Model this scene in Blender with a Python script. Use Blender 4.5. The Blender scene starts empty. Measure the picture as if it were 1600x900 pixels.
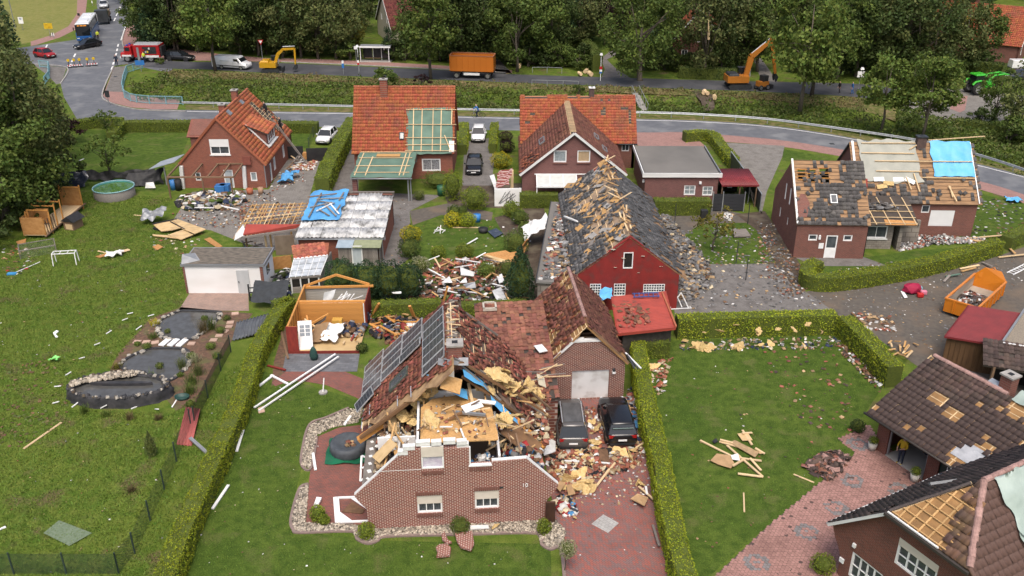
import bpy,bmesh,math,random
import numpy as np
from mathutils import Vector,Matrix,noise
R=random.Random(11);NR=np.random.RandomState(11)
S=bpy.context.scene;COL=S.collection
rad=math.radians
# -- camera, sky, sun, exposure
FP,TH,CH=1430.0,rad(25.9),31.7
cam=bpy.data.objects.new('camera',bpy.data.cameras.new('camera'));COL.objects.link(cam)
cam.location=(0,0,CH);cam.rotation_euler=(rad(90)-TH,0,0)
cam.data.lens=FP/1600*36;cam.data.sensor_width=36;cam.data.clip_end=3000;cam.data.clip_start=1
S.camera=cam
SUN_EL,SUN_AZ=rad(62),rad(178)
w=bpy.data.worlds.new('World');S.world=w;w.use_nodes=True
nt=w.node_tree;sk=nt.nodes.new('ShaderNodeTexSky');sk.sky_type='NISHITA';sk.sun_disc=False
sk.sun_elevation=SUN_EL;sk.sun_rotation=SUN_AZ;sk.air_density=1.0;sk.dust_density=6.0;sk.ozone_density=1.0
bg=nt.nodes['Background'];bg.inputs[1].default_value=0.145
nt.links.new(sk.outputs[0],bg.inputs[0])
sl=bpy.data.lights.new('sun','SUN');sl.energy=1.3;sl.angle=rad(28);sl.color=(1,.96,.91)
so=bpy.data.objects.new('sun',sl);COL.objects.link(so)
sd=Vector((math.sin(SUN_AZ)*math.cos(SUN_EL),math.cos(SUN_AZ)*math.cos(SUN_EL),math.sin(SUN_EL)))
so.rotation_euler=sd.to_track_quat('Z','Y').to_euler();so.location=sd*300
S.view_settings.view_transform='Standard';S.view_settings.look='None'
S.view_settings.exposure=0.52;S.view_settings.gamma=1
def W(u,v,z=0.0):
 """point of the place seen at photo pixel (u, v), at height z"""
 x=(u-800)/FP;y=-(v-450)/FP
 dy=math.cos(TH)+y*math.sin(TH);dz=-math.sin(TH)+y*math.cos(TH)
 t=(z-CH)/dz
 return Vector((x*t,dy*t,z))
def W2(p,z=0.0):
 q=W(p[0],p[1],z);return(q.x,q.y)
 # -- materials
MATS={}
def newmat(name):
 m=bpy.data.materials.new(name);m.use_nodes=True;MATS[name]=m
 return m,m.node_tree,m.node_tree.nodes['Principled BSDF']
def N(t,ty,**k):
 n=t.nodes.new(ty)
 for a,b in k.items():setattr(n,a,b)
 return n
def mixc(t,f,a,b,mode='MIX'):
 n=N(t,'ShaderNodeMix',data_type='RGBA',blend_type=mode)
 for i,val in((0,f),(6,a),(7,b)):
  if hasattr(val,'links'):t.links.new(val,n.inputs[i])
  else:n.inputs[i].default_value=val if i==0 else(*val[:3],1)
 return n.outputs[2]
def coords(t,kind,rz=0,sc=1):
 tc=N(t,'ShaderNodeTexCoord');mp=N(t,'ShaderNodeMapping')
 mp.inputs['Rotation'].default_value=(0,0,rz)
 mp.inputs['Scale'].default_value=(sc,sc,sc)if not hasattr(sc,'__len__')else sc
 t.links.new(tc.outputs[kind],mp.inputs[0]);return mp.outputs[0]
def noi(t,co,scale,detail=4,lo=.35,hi=.65):
 n=N(t,'ShaderNodeTexNoise');n.inputs['Scale'].default_value=scale;n.inputs['Detail'].default_value=detail
 if co is not None:t.links.new(co,n.inputs['Vector'])
 r=N(t,'ShaderNodeMapRange');r.inputs[1].default_value=lo;r.inputs[2].default_value=hi
 t.links.new(n.outputs[0],r.inputs[0]);return r.outputs[0]
def bumpn(t,b,h,s=.4,d=.02):
 n=N(t,'ShaderNodeBump');n.inputs['Strength'].default_value=s;n.inputs['Distance'].default_value=d
 t.links.new(h,n.inputs['Height']);t.links.new(n.outputs[0],b.inputs['Normal'])
def isl(t,col,amt,hue=0.0):
 g=N(t,'ShaderNodeNewGeometry');h=N(t,'ShaderNodeHueSaturation')
 r=N(t,'ShaderNodeMapRange');r.inputs[3].default_value=1-amt;r.inputs[4].default_value=1+amt
 t.links.new(g.outputs['Random Per Island'],r.inputs[0]);t.links.new(r.outputs[0],h.inputs['Value'])
 if hue:
  r2=N(t,'ShaderNodeMapRange');r2.inputs[3].default_value=.5-hue;r2.inputs[4].default_value=.5+hue
  m=N(t,'ShaderNodeMath',operation='FRACT');m2=N(t,'ShaderNodeMath',operation='MULTIPLY');m2.inputs[1].default_value=7.31
  t.links.new(g.outputs['Random Per Island'],m2.inputs[0]);t.links.new(m2.outputs[0],m.inputs[0])
  t.links.new(m.outputs[0],r2.inputs[0]);t.links.new(r2.outputs[0],h.inputs['Hue'])
 t.links.new(col,h.inputs['Color']);return h.outputs[0]
def objr(t,col,amt):
 g=N(t,'ShaderNodeObjectInfo');h=N(t,'ShaderNodeHueSaturation')
 r=N(t,'ShaderNodeMapRange');r.inputs[3].default_value=1-amt;r.inputs[4].default_value=1+amt
 t.links.new(g.outputs['Random'],r.inputs[0]);t.links.new(r.outputs[0],h.inputs['Value'])
 t.links.new(col,h.inputs['Color']);return h.outputs[0]
def M(name,c1,c2=None,sc=3,rough=.8,metal=0,bump=0,bs=None,island=0,hue=0,orand=0,kind='Object',stretch=1,spec=.3,c3=None,sc3=.4):
 if name in MATS:return MATS[name]
 m,t,b=newmat(name);b.inputs['Roughness'].default_value=rough;b.inputs['Metallic'].default_value=metal
 b.inputs['Specular IOR Level'].default_value=spec
 c2=c2 or tuple(x*.8 for x in c1)
 co=coords(t,kind,sc=stretch)
 f=noi(t,co,sc,5);col=mixc(t,f,c1,c2)
 if c3:col=mixc(t,noi(t,co,sc3,6,.5,.68),col,c3)
 if island:col=isl(t,col,island,hue)
 if orand:col=objr(t,col,orand)
 t.links.new(col,b.inputs['Base Color'])
 if bump:bumpn(t,b,noi(t,co,bs or sc*4,4,0,1),bump,.03)
 return m
def brick(name,c1,c2,mortar,bw=.24,rh=.08,ms=.012,rz=0,rough=.85,dirt=.25,kind='UV',off=.5,bias=0,dark=(.05,.04,.035),bump=.5,vs=1):
 if name in MATS:return MATS[name]
 m,t,b=newmat(name);b.inputs['Roughness'].default_value=rough;b.inputs['Specular IOR Level'].default_value=.25
 co=coords(t,kind,rz,(1,vs,1));rh*=vs
 n=N(t,'ShaderNodeTexBrick');n.offset=off
 for k,val in(('Scale',1),('Mortar Size',ms),('Mortar Smooth',.1),('Bias',bias),('Brick Width',bw),('Row Height',rh)):n.inputs[k].default_value=val
 n.inputs['Color1'].default_value=(*c1,1);n.inputs['Color2'].default_value=(*c2,1);n.inputs['Mortar'].default_value=(*mortar,1)
 t.links.new(co,n.inputs['Vector'])
 c=mixc(t,noi(t,co,1.1,6,.45,.8),n.outputs['Color'],dark)
 c=mixc(t,dirt,n.outputs['Color'],c)
 f2=noi(t,co,9,3,.2,.8);c=mixc(t,.35,c,mixc(t,f2,(.5,.5,.5),(1.1,1.1,1.1)),'MULTIPLY')
 t.links.new(c,b.inputs['Base Color']);bumpn(t,b,n.outputs['Fac'],-bump,.01)
 return m
def grassm(name,a,b_,c,dry=None,s=1.0):
 if name in MATS:return MATS[name]
 m,t,b=newmat(name);b.inputs['Roughness'].default_value=.9;b.inputs['Specular IOR Level'].default_value=.1
 co=coords(t,'Object')
 col=mixc(t,noi(t,co,.22*s,5),a,b_)
 col=mixc(t,noi(t,co,1.3*s,6,.42,.66),col,c)
 if dry:col=mixc(t,noi(t,co,.5*s,8,.55,.68),col,dry)
 f=noi(t,co,14,4,.3,.7);col=mixc(t,.6,col,mixc(t,f,(.45,.45,.45),(1.25,1.25,1.25)),'MULTIPLY')
 t.links.new(col,b.inputs['Base Color']);bumpn(t,b,noi(t,co,22,5,0,1),.8,.05)
 return m
def leafm(name,a,b_,amt=.35,hue=.02,tr=.25):
 if name in MATS:return MATS[name]
 m,t,b=newmat(name);b.inputs['Roughness'].default_value=.65;b.inputs['Specular IOR Level'].default_value=.2
 co=coords(t,'Object');col=mixc(t,noi(t,co,.9,3),a,b_);col=isl(t,col,amt,hue);col=objr(t,col,.18)
 t.links.new(col,b.inputs['Base Color'])
 tl=N(t,'ShaderNodeBsdfTranslucent');t.links.new(col,tl.inputs[0]);mx=N(t,'ShaderNodeMixShader');mx.inputs[0].default_value=tr
 o=t.nodes['Material Output'];t.links.new(b.outputs[0],mx.inputs[1]);t.links.new(tl.outputs[0],mx.inputs[2]);t.links.new(mx.outputs[0],o.inputs[0])
 return m
def P(name,c,rough=.5,metal=0,spec=.4):return M(name,c,tuple(x*.9 for x in c),2,rough,metal,spec=spec)
WHITE=M('white_paint',(.72,.72,.70),(.58,.58,.56),3,.5)
PVC=M('white_plastic',(.8,.8,.79),(.72,.72,.7),2,.35)
GLASS=M('window_glass',(.035,.042,.05),(.09,.10,.11),1.2,.08,spec=.6)
CARGLASS=P('car_glass',(.012,.015,.018),.06,spec=.7)
DARK=M('dark_interior',(.012,.011,.010),(.03,.025,.02),2,.95)  # near-black colour stands in for the shade inside openings
WOOD=M('fresh_timber',(.52,.33,.15),(.42,.25,.10),6,.75,orand=.22,stretch=(.4,3,3),bump=.2)
PALEWOOD=M('pale_batten',(.66,.50,.30),(.55,.39,.21),6,.75,orand=.15,stretch=(.4,3,3))
OLDWOOD=M('old_timber',(.20,.125,.075),(.13,.085,.055),5,.85,orand=.25,stretch=(.4,3,3),bump=.2)
GREYWOOD=M('grey_timber',(.24,.215,.19),(.15,.13,.115),5,.9,orand=.25,stretch=(.4,3,3),bump=.3)
ORANGEWOOD=M('orange_pine',(.56,.27,.075),(.47,.215,.055),4,.6,orand=.12,stretch=(.5,3,3))
OSB=M('osb_board',(.53,.32,.13),(.42,.235,.085),9,.8,bump=.2,orand=.1,c3=(.36,.22,.10),sc3=3)
OSBR=M('osb_orange',(.45,.235,.085),(.35,.17,.055),7,.8,bump=.2,orand=.1)
REDWOOD=M('red_painted_wood',(.23,.035,.025),(.16,.025,.02),4,.7,orand=.15)
BLUETARP=M('blue_tarp',(.10,.33,.60),(.075,.25,.49),1.2,.4,bump=.9,bs=2.5)
LIGHTTARP=M('light_blue_tarp',(.13,.43,.72),(.10,.36,.66),1.2,.4,bump=.9,bs=2)
GREYTARP=M('grey_tarp',(.34,.34,.29),(.28,.285,.245),1,.6,bump=.9,bs=2)
GREENTARP=M('green_membrane',(.115,.19,.145),(.085,.145,.11),1,.7,bump=.9,bs=2)
MINTTARP=M('mint_membrane',(.36,.43,.385),(.27,.335,.30),1,.6,bump=1,bs=2.5)
STEEL=M('galvanised_steel',(.45,.47,.48),(.36,.38,.39),3,.4,.6)
DKSTEEL=M('dark_steel',(.05,.055,.06),(.035,.037,.04),3,.5,.3)
BLACK=M('black_plastic',(.018,.018,.02),(.03,.03,.03),3,.6)
RUBBER=P('rubber',(.02,.02,.02),.85)
CONC=M('concrete',(.36,.34,.315),(.26,.245,.225),2,.9,bump=.3)
CHROME=P('rim_alloy',(.45,.45,.46),.3,.8)
PURB=[M('insulation_foam',(.62,.46,.22),(.52,.36,.15),5,.95,bump=.8,orand=.15)]
# -- mesh building
def uvproj(me):
 n=len(me.loops)
 if not n:return
 co=np.empty(len(me.vertices)*3,'f');me.vertices.foreach_get('co',co);co=co.reshape(-1,3)
 vi=np.empty(n,'i');me.loops.foreach_get('vertex_index',vi)
 nr=np.empty(len(me.polygons)*3,'f');me.polygons.foreach_get('normal',nr);nr=nr.reshape(-1,3)
 lt=np.empty(len(me.polygons),'i');me.polygons.foreach_get('loop_total',lt)
 nl=np.repeat(nr,lt,axis=0);p=co[vi]
 h=np.hypot(nl[:,0],nl[:,1]);h1=np.where(h<1e-6,1,h)
 tx,ty=-nl[:,1]/h1,nl[:,0]/h1;flip=np.where(np.abs(tx)>np.abs(ty),np.sign(tx),np.sign(ty))
 u=(tx*p[:,0]+ty*p[:,1])*flip;v=p[:,2]
 flat=np.abs(nl[:,2])>.75
 uv=np.stack([np.where(flat,p[:,0],u),np.where(flat,p[:,1],v)],1).astype('f')
 l=me.uv_layers.new(name='UVMap');l.data.foreach_set('uv',uv.ravel())
def link(o,parent=None):
 COL.objects.link(o)
 if parent is not None:o.parent=parent
 return o
def T(o,label=None,cat=None,group=None,kind=None):
 if label:o['label']=label
 if cat:o['category']=cat
 if group:o['group']=group
 if kind:o['kind']=kind
 return o
def E(name,loc,label,cat,rz=0,group=None):
 o=bpy.data.objects.new(name,None);COL.objects.link(o);o.location=loc;o.rotation_euler=(0,0,rz);o.empty_display_size=.3
 return T(o,label,cat,group)
class MB:
 def __init__(s):s.v=[];s.f=[];s.m=[]
 def add(s,vs,fs,m=0):
  b=len(s.v);s.v+=[tuple(p)for p in vs];s.f+=[tuple(i+b for i in f)for f in fs];s.m+=[m]*len(fs);return s
 def box(s,c,d,m=0,rz=0,tx=1,ty=1,rot=None):
  vs=[]
  for k in(-.5,.5):
   a,e=(tx,ty)if k>0 else(1,1)
   for x,y in((-.5,-.5),(.5,-.5),(.5,.5),(-.5,.5)):vs.append(Vector((x*d[0]*a,y*d[1]*e,k*d[2])))
  q=rot if rot is not None else Matrix.Rotation(rz,3,'Z')
  return s.add([q@p+Vector(c)for p in vs],[(0,3,2,1),(4,5,6,7),(0,1,5,4),(1,2,6,5),(2,3,7,6),(3,0,4,7)],m)
 def beam(s,p,q,w,h,m=0):
  p,q=Vector(p),Vector(q);d=q-p
  return s.box((p+q)/2,(d.length,w,h),m,rot=fr(d))
 def extr(s,pts,vec,m=0):
  pts=[Vector(p)for p in pts];n=len(pts);vec=Vector(vec)
  f=[tuple(range(n-1,-1,-1)),tuple(range(n,2*n))]+[(i,(i+1)%n,n+(i+1)%n,n+i)for i in range(n)]
  return s.add(pts+[p+vec for p in pts],f,m)
 def prism(s,poly,z0,z1,m=0):return s.extr([(x,y,z0)for x,y in poly],(0,0,z1-z0),m)
 def tube(s,pts,r,n=6,m=0,caps=True):
  pts=[Vector(p)for p in pts];k=len(pts);rs=r if hasattr(r,'__len__')else[r]*k;vs=[];fs=[]
  for i,p in enumerate(pts):
   d=pts[min(i+1,k-1)]-pts[max(i-1,0)];q=fr(d)
   for j in range(n):
    a=2*math.pi*j/n;vs.append(p+q@Vector((0,math.cos(a)*rs[i],math.sin(a)*rs[i])))
  for i in range(k-1):
   for j in range(n):fs.append((i*n+j,i*n+(j+1)%n,(i+1)*n+(j+1)%n,(i+1)*n+j))
  if caps:fs+=[tuple(range(n-1,-1,-1)),tuple(range((k-1)*n,k*n))]
  return s.add(vs,fs,m)
 def loft(s,rings,m=0,caps=True):
  n=len(rings[0]);vs=[p for r in rings for p in r];fs=[]
  for i in range(len(rings)-1):
   for j in range(n):fs.append((i*n+j,i*n+(j+1)%n,(i+1)*n+(j+1)%n,(i+1)*n+j))
  if caps:fs+=[tuple(range(n-1,-1,-1)),tuple(range((len(rings)-1)*n,len(rings)*n))]
  return s.add(vs,fs,m)
 def cyl(s,c,r,h,n=12,m=0,r2=None):return s.tube([c,(c[0],c[1],c[2]+h)],[r,r if r2 is None else r2],n,m)
 def mesh(s,name,mats,smooth=False):
  me=bpy.data.meshes.new(name);me.from_pydata(s.v,[],s.f)
  for m in(mats if isinstance(mats,(list,tuple))else[mats]):me.materials.append(m)
  if len(me.materials)>1:me.polygons.foreach_set('material_index',s.m)
  if smooth:me.polygons.foreach_set('use_smooth',[True]*len(me.polygons))
  uvproj(me);return me
 def build(s,name,mats,parent=None,smooth=False,bevel=0):
  o=link(bpy.data.objects.new(name,s.mesh(name,mats,smooth)),parent)
  if bevel:
   b=o.modifiers.new('bevel','BEVEL');b.width=bevel;b.segments=2;b.limit_method='ANGLE'
  return o
def fr(d):
 """rotation whose x axis runs along d, z as upright as it can be"""
 d=Vector(d).normalized();up=Vector((0,0,1))if abs(d.z)<.95 else Vector((1,0,0))
 y=up.cross(d).normalized();z=d.cross(y);return Matrix((d,y,z)).transposed()
def frame(ex,ey):
 ex=Vector(ex).normalized();n=ex.cross(Vector(ey)).normalized();ey=n.cross(ex);return Matrix((ex,ey,n)).transposed()
UB={}
def ub(name,mat,c,d,parent=None,rz=0,rot=None):
 """one box-shaped piece sharing one unit mesh per material"""
 me=UB.get(mat.name)
 if me is None:me=UB[mat.name]=MB().box((0,0,0),(1,1,1)).mesh('piece_'+mat.name,mat)
 o=link(bpy.data.objects.new(name,me),parent)
 q=rot if rot is not None else Matrix.Rotation(rz,3,'Z')
 o.matrix_basis=Matrix.Translation(Vector(c))@q.to_4x4()@Matrix.Diagonal((*d,1));return o
def ubeam(name,mat,p,q,w,h,parent=None,roll=0):
 p,q=Vector(p),Vector(q);d=q-p
 return ub(name,mat,(p+q)/2,(d.length,w,h),parent,rot=fr(d)@Matrix.Rotation(roll,3,'X'))
def npmesh(name,v,quads,mat,smooth=False):
 me=bpy.data.meshes.new(name);nv,nf=len(v),len(quads);k=quads.shape[1]
 me.vertices.add(nv);me.vertices.foreach_set('co',np.asarray(v,'f').ravel())
 me.loops.add(nf*k);me.loops.foreach_set('vertex_index',np.asarray(quads,'i').ravel())
 me.polygons.add(nf);me.polygons.foreach_set('loop_start',np.arange(0,nf*k,k,dtype='i'))
 for m in(mat if isinstance(mat,(list,tuple))else[mat]):me.materials.append(m)
 if smooth:me.polygons.foreach_set('use_smooth',np.ones(nf,bool))
 me.update(calc_edges=True);return me
def O(name,me,parent=None):return link(bpy.data.objects.new(name,me),parent)
# -- panels with openings (walls, roof slabs)
def panel(name,mat,o,ex,ey,prof,ops=(),t=.3,parent=None,base=0.0):
 """plate in the plane (o, ex, ey); prof = top line [(u, h)], ops = (u0, u1, h0, h1) holes; t goes to the inside"""
 o,ex,ey=Vector(o),Vector(ex),Vector(ey);n=ex.cross(ey).normalized();mb=MB()
 us=sorted({u for u,_ in prof}|{u for q in ops for u in q[:2]if prof[0][0]<u<prof[-1][0]})
 def top(u):
  for(a,ha),(b,hb)in zip(prof,prof[1:]):
   if a<=u<=b and b>a:return ha+(hb-ha)*(u-a)/(b-a)
  return prof[-1][1]
 for a,b in zip(us,us[1:]):
  if b-a<1e-6:continue
  e=1e-5;ta,tb=top(a+e),top(b-e);mid=(a+b)/2
  hs=sorted((q[2],q[3])for q in ops if q[0]<=mid<=q[1]);lo=(base,base)
  for h0,h1 in hs+[(None,None)]:
   ya,yb=(ta,tb)if h0 is None else(min(h0,ta),min(h0,tb))
   if ya-lo[0]>.001 or yb-lo[1]>.001:
    pts=[(a,lo[0]),(b,lo[1]),(b,yb),(a,ya)]
    mb.extr([o+ex*u+ey*h-n*t for u,h in pts],n*t)
   lo=(h1,h1)
   if h1 is not None and h1>=ta and h1>=tb:break
 return mb.build(name,mat,parent)
def wall(parent,mat,p0,p1,prof,ops=(),t=.3,name='wall'):
 d=Vector((p1[0]-p0[0],p1[1]-p0[1],0)).normalized()
 return panel(name,mat,(p0[0],p0[1],p0[2]if len(p0)>2 else 0),d,(0,0,1),prof,ops,t,parent)
def window(parent,p0,p1,op,cols=2,rows=1,shut=0,fm=None,fw=.07,inset=.07,glass=None,name='window',wm=.05,sill=None,shm=None):
 fm=fm or PVC;d=Vector((p1[0]-p0[0],p1[1]-p0[1],0)).normalized();n=Vector((d.y,-d.x,0))
 b=Vector((p0[0],p0[1],p0[2]if len(p0)>2 else 0));u0,u1,z0,z1=op;q=frame(d,(0,0,1))
 def at(u,z,y):return b+d*u+Vector((0,0,z))-n*y
 root=MB();cz=z1-(z1-z0)*shut
 def bar(a,c,e,f,y,th):root.box(at((a+c)/2,(e+f)/2,y),(c-a,f-e,th),rot=q)
 bar(u0,u0+fw,z0,z1,inset,.08);bar(u1-fw,u1,z0,z1,inset,.08)
 bar(u0+fw,u1-fw,z0,z0+fw,inset,.078);bar(u0+fw,u1-fw,z1-fw,z1,inset,.078)
 iu0,iu1,iz0,iz1=u0+fw,u1-fw,z0+fw,cz-(0 if shut else fw)
 for k in range(1,cols):x=iu0+(iu1-iu0)*k/cols;bar(x-wm/2,x+wm/2,iz0,iz1,inset+.004,.06)
 for k in range(1,rows):z=iz0+(iz1-iz0)*k/rows;bar(iu0,iu1,z-.018,z+.018,inset+.006,.05)
 wo=root.build(name,fm,parent)
 for i in range(cols):
  for j in range(rows):
   a=iu0+(iu1-iu0)*i/cols;c=iu0+(iu1-iu0)*(i+1)/cols;e=iz0+(iz1-iz0)*j/rows;f=iz0+(iz1-iz0)*(j+1)/rows
   ub('pane',glass or GLASS,at((a+c)/2,(e+f)/2,inset+.045),(c-a,f-e,.012),wo,rot=q)
 if shut:ub('roller_shutter',shm or M('cream_shutter',(.62,.56,.48),(.55,.49,.42),2,.6),at((u0+u1)/2,(cz+z1)/2,inset-.045),(u1-u0-.01,z1-cz,.03),wo,rot=q)
 if sill:ub('sill',sill,at((u0+u1)/2,z0-.05,-.03),(u1-u0+.16,.09,.12),wo,rot=q)
 return wo
 # -- roof tiles
def tileunit(tw,tl,th=.035,wave=.045,n=6):
 x=np.linspace(0,1,n)*tw*.985;z=wave*np.clip(np.sin(np.linspace(-.35,1.12,n)*math.pi)*.9,-.15,1)
 lo=np.stack([x,np.full(n,-.02),z+th],1);up=np.stack([x,np.full(n,tl*1.02),z],1);lip=lo.copy();lip[:,2]-=th*1.0;lip[:,1]+=.004
 v=np.concatenate([lo,up,lip]);i=np.arange(n-1)
 f=np.concatenate([np.stack([i,i+1,n+i+1,n+i],1),np.stack([2*n+i,2*n+i+1,i+1,i],1)])
 return v,f
def tiles(parent,mat,o,ex,ey,Wd,L,tw=.3,tl=.34,hole=None,jit=.012,indiv=0,name='roof_tile',bound=None,wave=.045,near=None,loose=0):
 """lay tiles from the eave o along ex, courses up ey; hole(u, v) true = tile gone"""
 o,ex,ey=Vector(o),Vector(ex).normalized(),Vector(ey).normalized();q=frame(ex,ey);n=q.col[2]
 nu,nv=int(Wd/tw),int(L/tl);tw=Wd/nu;tl=L/nv;tv,tf=tileunit(tw,tl,wave=wave)
 pos=[]
 for j in range(nv):
  for i in range(nu):
   u,v=i*tw,j*tl;cu,cv=u+tw/2,v+tl/2
   if bound and not bound(cu,cv):continue
   if hole:
    h=hole(cu,cv)
    if h is True or(h is not False and R.random()<h):continue
   pos.append((u,v,R.gauss(0,jit),abs(R.gauss(0,jit)),R.gauss(0,jit*1.5)))
 for k in range(loose):
  u,v=R.uniform(0,Wd-tw),R.uniform(0,L-tl)
  if bound and not bound(u,v):continue
  if hole and hole(u,v)is True:continue
  pos.append((u,v,R.uniform(-1.2,1.2),.05+R.random()*.04,R.uniform(-.2,.2)))
 QM=np.array(q);big=pos;single=[]
 if indiv and len(pos):
  key=near or(lambda u,v:v);pos.sort(key=lambda p:key(p[0],p[1]));single,big=pos[:indiv],pos[indiv:]
  me=npmesh('single_'+name,tv,tf,mat)
  for u,v,a,dz,sl in single:
   t=O(name,me,parent);t.matrix_basis=Matrix.Translation(o+ex*u+ey*v+n*(dz+.03))@(q@Matrix.Rotation(a*.5,3,'Z')@Matrix.Rotation(sl,3,'X')).to_4x4()
 if big:
  A=np.array(big);ca,sa=np.cos(A[:,2]),np.sin(A[:,2]);V=np.repeat(tv[None],len(A),0)
  x=V[:,:,0]-tw/2;y=V[:,:,1]-tl/2;z=V[:,:,2]+A[:,4:5]*y
  X=x*ca[:,None]-y*sa[:,None]+tw/2+A[:,0:1];Y=x*sa[:,None]+y*ca[:,None]+tl/2+A[:,1:2];Z=z+A[:,3:4]+.03
  Pp=np.stack([X,Y,Z],2).reshape(-1,3)@QM.T+np.array(o)
  F=(tf[None]+(np.arange(len(A))*len(tv))[:,None,None]).reshape(-1,4)
  t=O(name+'s',npmesh(name+'s',Pp,F,mat),parent);t['kind']='stuff'
 return len(pos)
def battens(parent,mat,o,ex,ey,Wd,L,step=.34,w=.05,h=.03,lift=.004,rafters=0,rw=.06,v0=0,name='batten',jag=0):
 o,ex,ey=Vector(o),Vector(ex).normalized(),Vector(ey).normalized();n=ex.cross(ey)
 v=v0
 while v<L:
  a,b=R.uniform(0,jag),Wd-R.uniform(0,jag)
  ubeam(name,mat,o+ex*a+ey*v+n*lift,o+ex*b+ey*v+n*(lift+R.uniform(-.01,.01)*(jag>0)),w,h,parent);v+=step
 if rafters:
  k=max(1,round(Wd/rafters))
  for i in range(k+1):
   u=min(max(Wd*i/k,rw/2),Wd-rw/2);ubeam('rafter',mat,o+ex*u+ey*.02+n*(lift-.006),o+ex*u+ey*(L-.02)+n*(lift-.006),rw,.03,parent)
def ridge(parent,mat,a,b,r=.13,step=.4,skip=0,name='ridge_tile'):
 a,b=Vector(a),Vector(b);d=b-a;k=max(1,int(d.length/step));me=MATS.setdefault('_rm',{}).get((mat.name,r))
 if me is None:
  mb=MB();n=7;vs=[]
  for x,rr in((-.22,r*1.06),(.22,r*.94)):
   for j in range(n):an=math.pi*j/(n-1);vs.append((x,math.cos(an)*rr,math.sin(an)*rr*.9))
  mb.add(vs,[(j,j+1,n+j+1,n+j)for j in range(n-1)]+[tuple(range(n))[::-1],tuple(range(n,2*n))]);me=MATS['_rm'][(mat.name,r)]=mb.mesh('ridge_cap',mat)
 for i in range(k):
  if R.random()<skip:continue
  o=O(name,me,parent);p=a+d*((i+.5)/k);o.matrix_basis=Matrix.Translation(p+Vector((0,0,R.uniform(0,.02))))@(fr(d)@Matrix.Rotation(R.gauss(0,.03),3,'Z')).to_4x4()
def corr(parent,name,mat,o,ex,ey,Wd,L,pitch=.18,amp=.03,sag=0,rows=2,across=True,thick=.0):
 """corrugated sheet; ribs run up the slope when across"""
 o,ex,ey=Vector(o),Vector(ex).normalized(),Vector(ey).normalized();n=ex.cross(ey)
 k=max(2,int((Wd if across else L)/pitch))*6+1;U=np.linspace(0,Wd,k if across else rows);Vv=np.linspace(0,L,rows if across else k)
 uu,vv=np.meshgrid(U,Vv);ph=(uu if across else vv)/pitch*2*math.pi
 zz=amp*np.clip(np.cos(ph)*1.6,-1,1)+sag*np.sin(vv/L*3.1)*np.sin(uu/Wd*3.1)
 Pp=np.array(o)+uu[...,None]*np.array(ex)+vv[...,None]*np.array(ey)+zz[...,None]*np.array(n)
 a,b=uu.shape;idx=np.arange(a*b).reshape(a,b);F=np.stack([idx[:-1,:-1],idx[:-1,1:],idx[1:,1:],idx[1:,:-1]],-1).reshape(-1,4)
 ob=O(name,npmesh(name,Pp.reshape(-1,3),F,mat),parent)
 sm=ob.modifiers.new('thickness','SOLIDIFY');sm.thickness=.012;return ob
def cloth(parent,name,mat,o,ex,ey,Wd,L,amp=.06,nu=24,nv=24,edge=.1,seed=0,sc=1.5):
 o,ex,ey=Vector(o),Vector(ex).normalized(),Vector(ey).normalized();n=ex.cross(ey);mb=MB();vs=[]
 for j in range(nv+1):
  for i in range(nu+1):
   u,v=i/nu*Wd,j/nv*L;e=Vector((u*sc,v*sc,seed*7.3))
   du=noise.noise(e*.7+Vector((9,0,0)))*edge*2*(i in(0,nu));dv=noise.noise(e*.7+Vector((0,9,0)))*edge*2*(j in(0,nv))
   vs.append(o+ex*(u+du)+ey*(v+dv)+n*(amp*(noise.noise(e)+.8+.6*abs(noise.noise(e*2.3)))))
 return mb.add(vs,[(j*(nu+1)+i,j*(nu+1)+i+1,(j+1)*(nu+1)+i+1,(j+1)*(nu+1)+i)for j in range(nv)for i in range(nu)]).build(name,mat,parent,True)
def text(name,body,size,mat,parent,lc,rot,ext=.012):
 tx=bpy.data.curves.new(name,'FONT');tx.body=body;tx.size=size;tx.extrude=ext;tx.align_x='CENTER';tx.resolution_u=3
 tmp=bpy.data.objects.new(name,tx);COL.objects.link(tmp);me=bpy.data.meshes.new_from_object(tmp.evaluated_get(bpy.context.evaluated_depsgraph_get()))
 bpy.data.objects.remove(tmp);me.materials.clear();me.materials.append(mat);o=O(name,me,parent);o.location=lc;o.rotation_euler=rot;return o
 # == ground, roads, paths
GR_MEADOW=grassm('meadow_grass',(.066,.116,.015),(.098,.140,.020),(.130,.165,.030),dry=(.12,.105,.045))
GR_LAWN=grassm('mown_lawn',(.062,.104,.016),(.094,.138,.023),(.048,.084,.013),s=1.4,dry=(.105,.125,.035))
GR_FIELD=grassm('pale_field',(.20,.20,.055),(.15,.17,.04),(.23,.21,.075))
GR_BANK=grassm('bank_grass',(.075,.10,.02),(.13,.13,.04),(.20,.165,.075),dry=(.22,.17,.09))
ASPH=M('asphalt',(.125,.13,.14),(.10,.105,.115),1.2,.75,bump=.25,bs=30,c3=(.175,.18,.185),sc3=.35)
ASPHD=M('dark_asphalt',(.062,.064,.07),(.048,.05,.056),1.2,.7,bump=.25,bs=30,c3=(.085,.085,.09),sc3=.3)
YARD=M('gravel_yard',(.115,.10,.082),(.085,.075,.064),3,.95,bump=.5,bs=25,c3=(.145,.11,.08),sc3=.35)
SOIL=M('garden_soil',(.085,.062,.045),(.055,.042,.03),3,.95,bump=.9,bs=10,c3=(.12,.10,.07),sc3=.8)
MULCH=M('bark_mulch',(.15,.085,.055),(.085,.055,.038),4,.95,bump=.9,bs=14,c3=(.10,.10,.04),sc3=.9)
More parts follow.
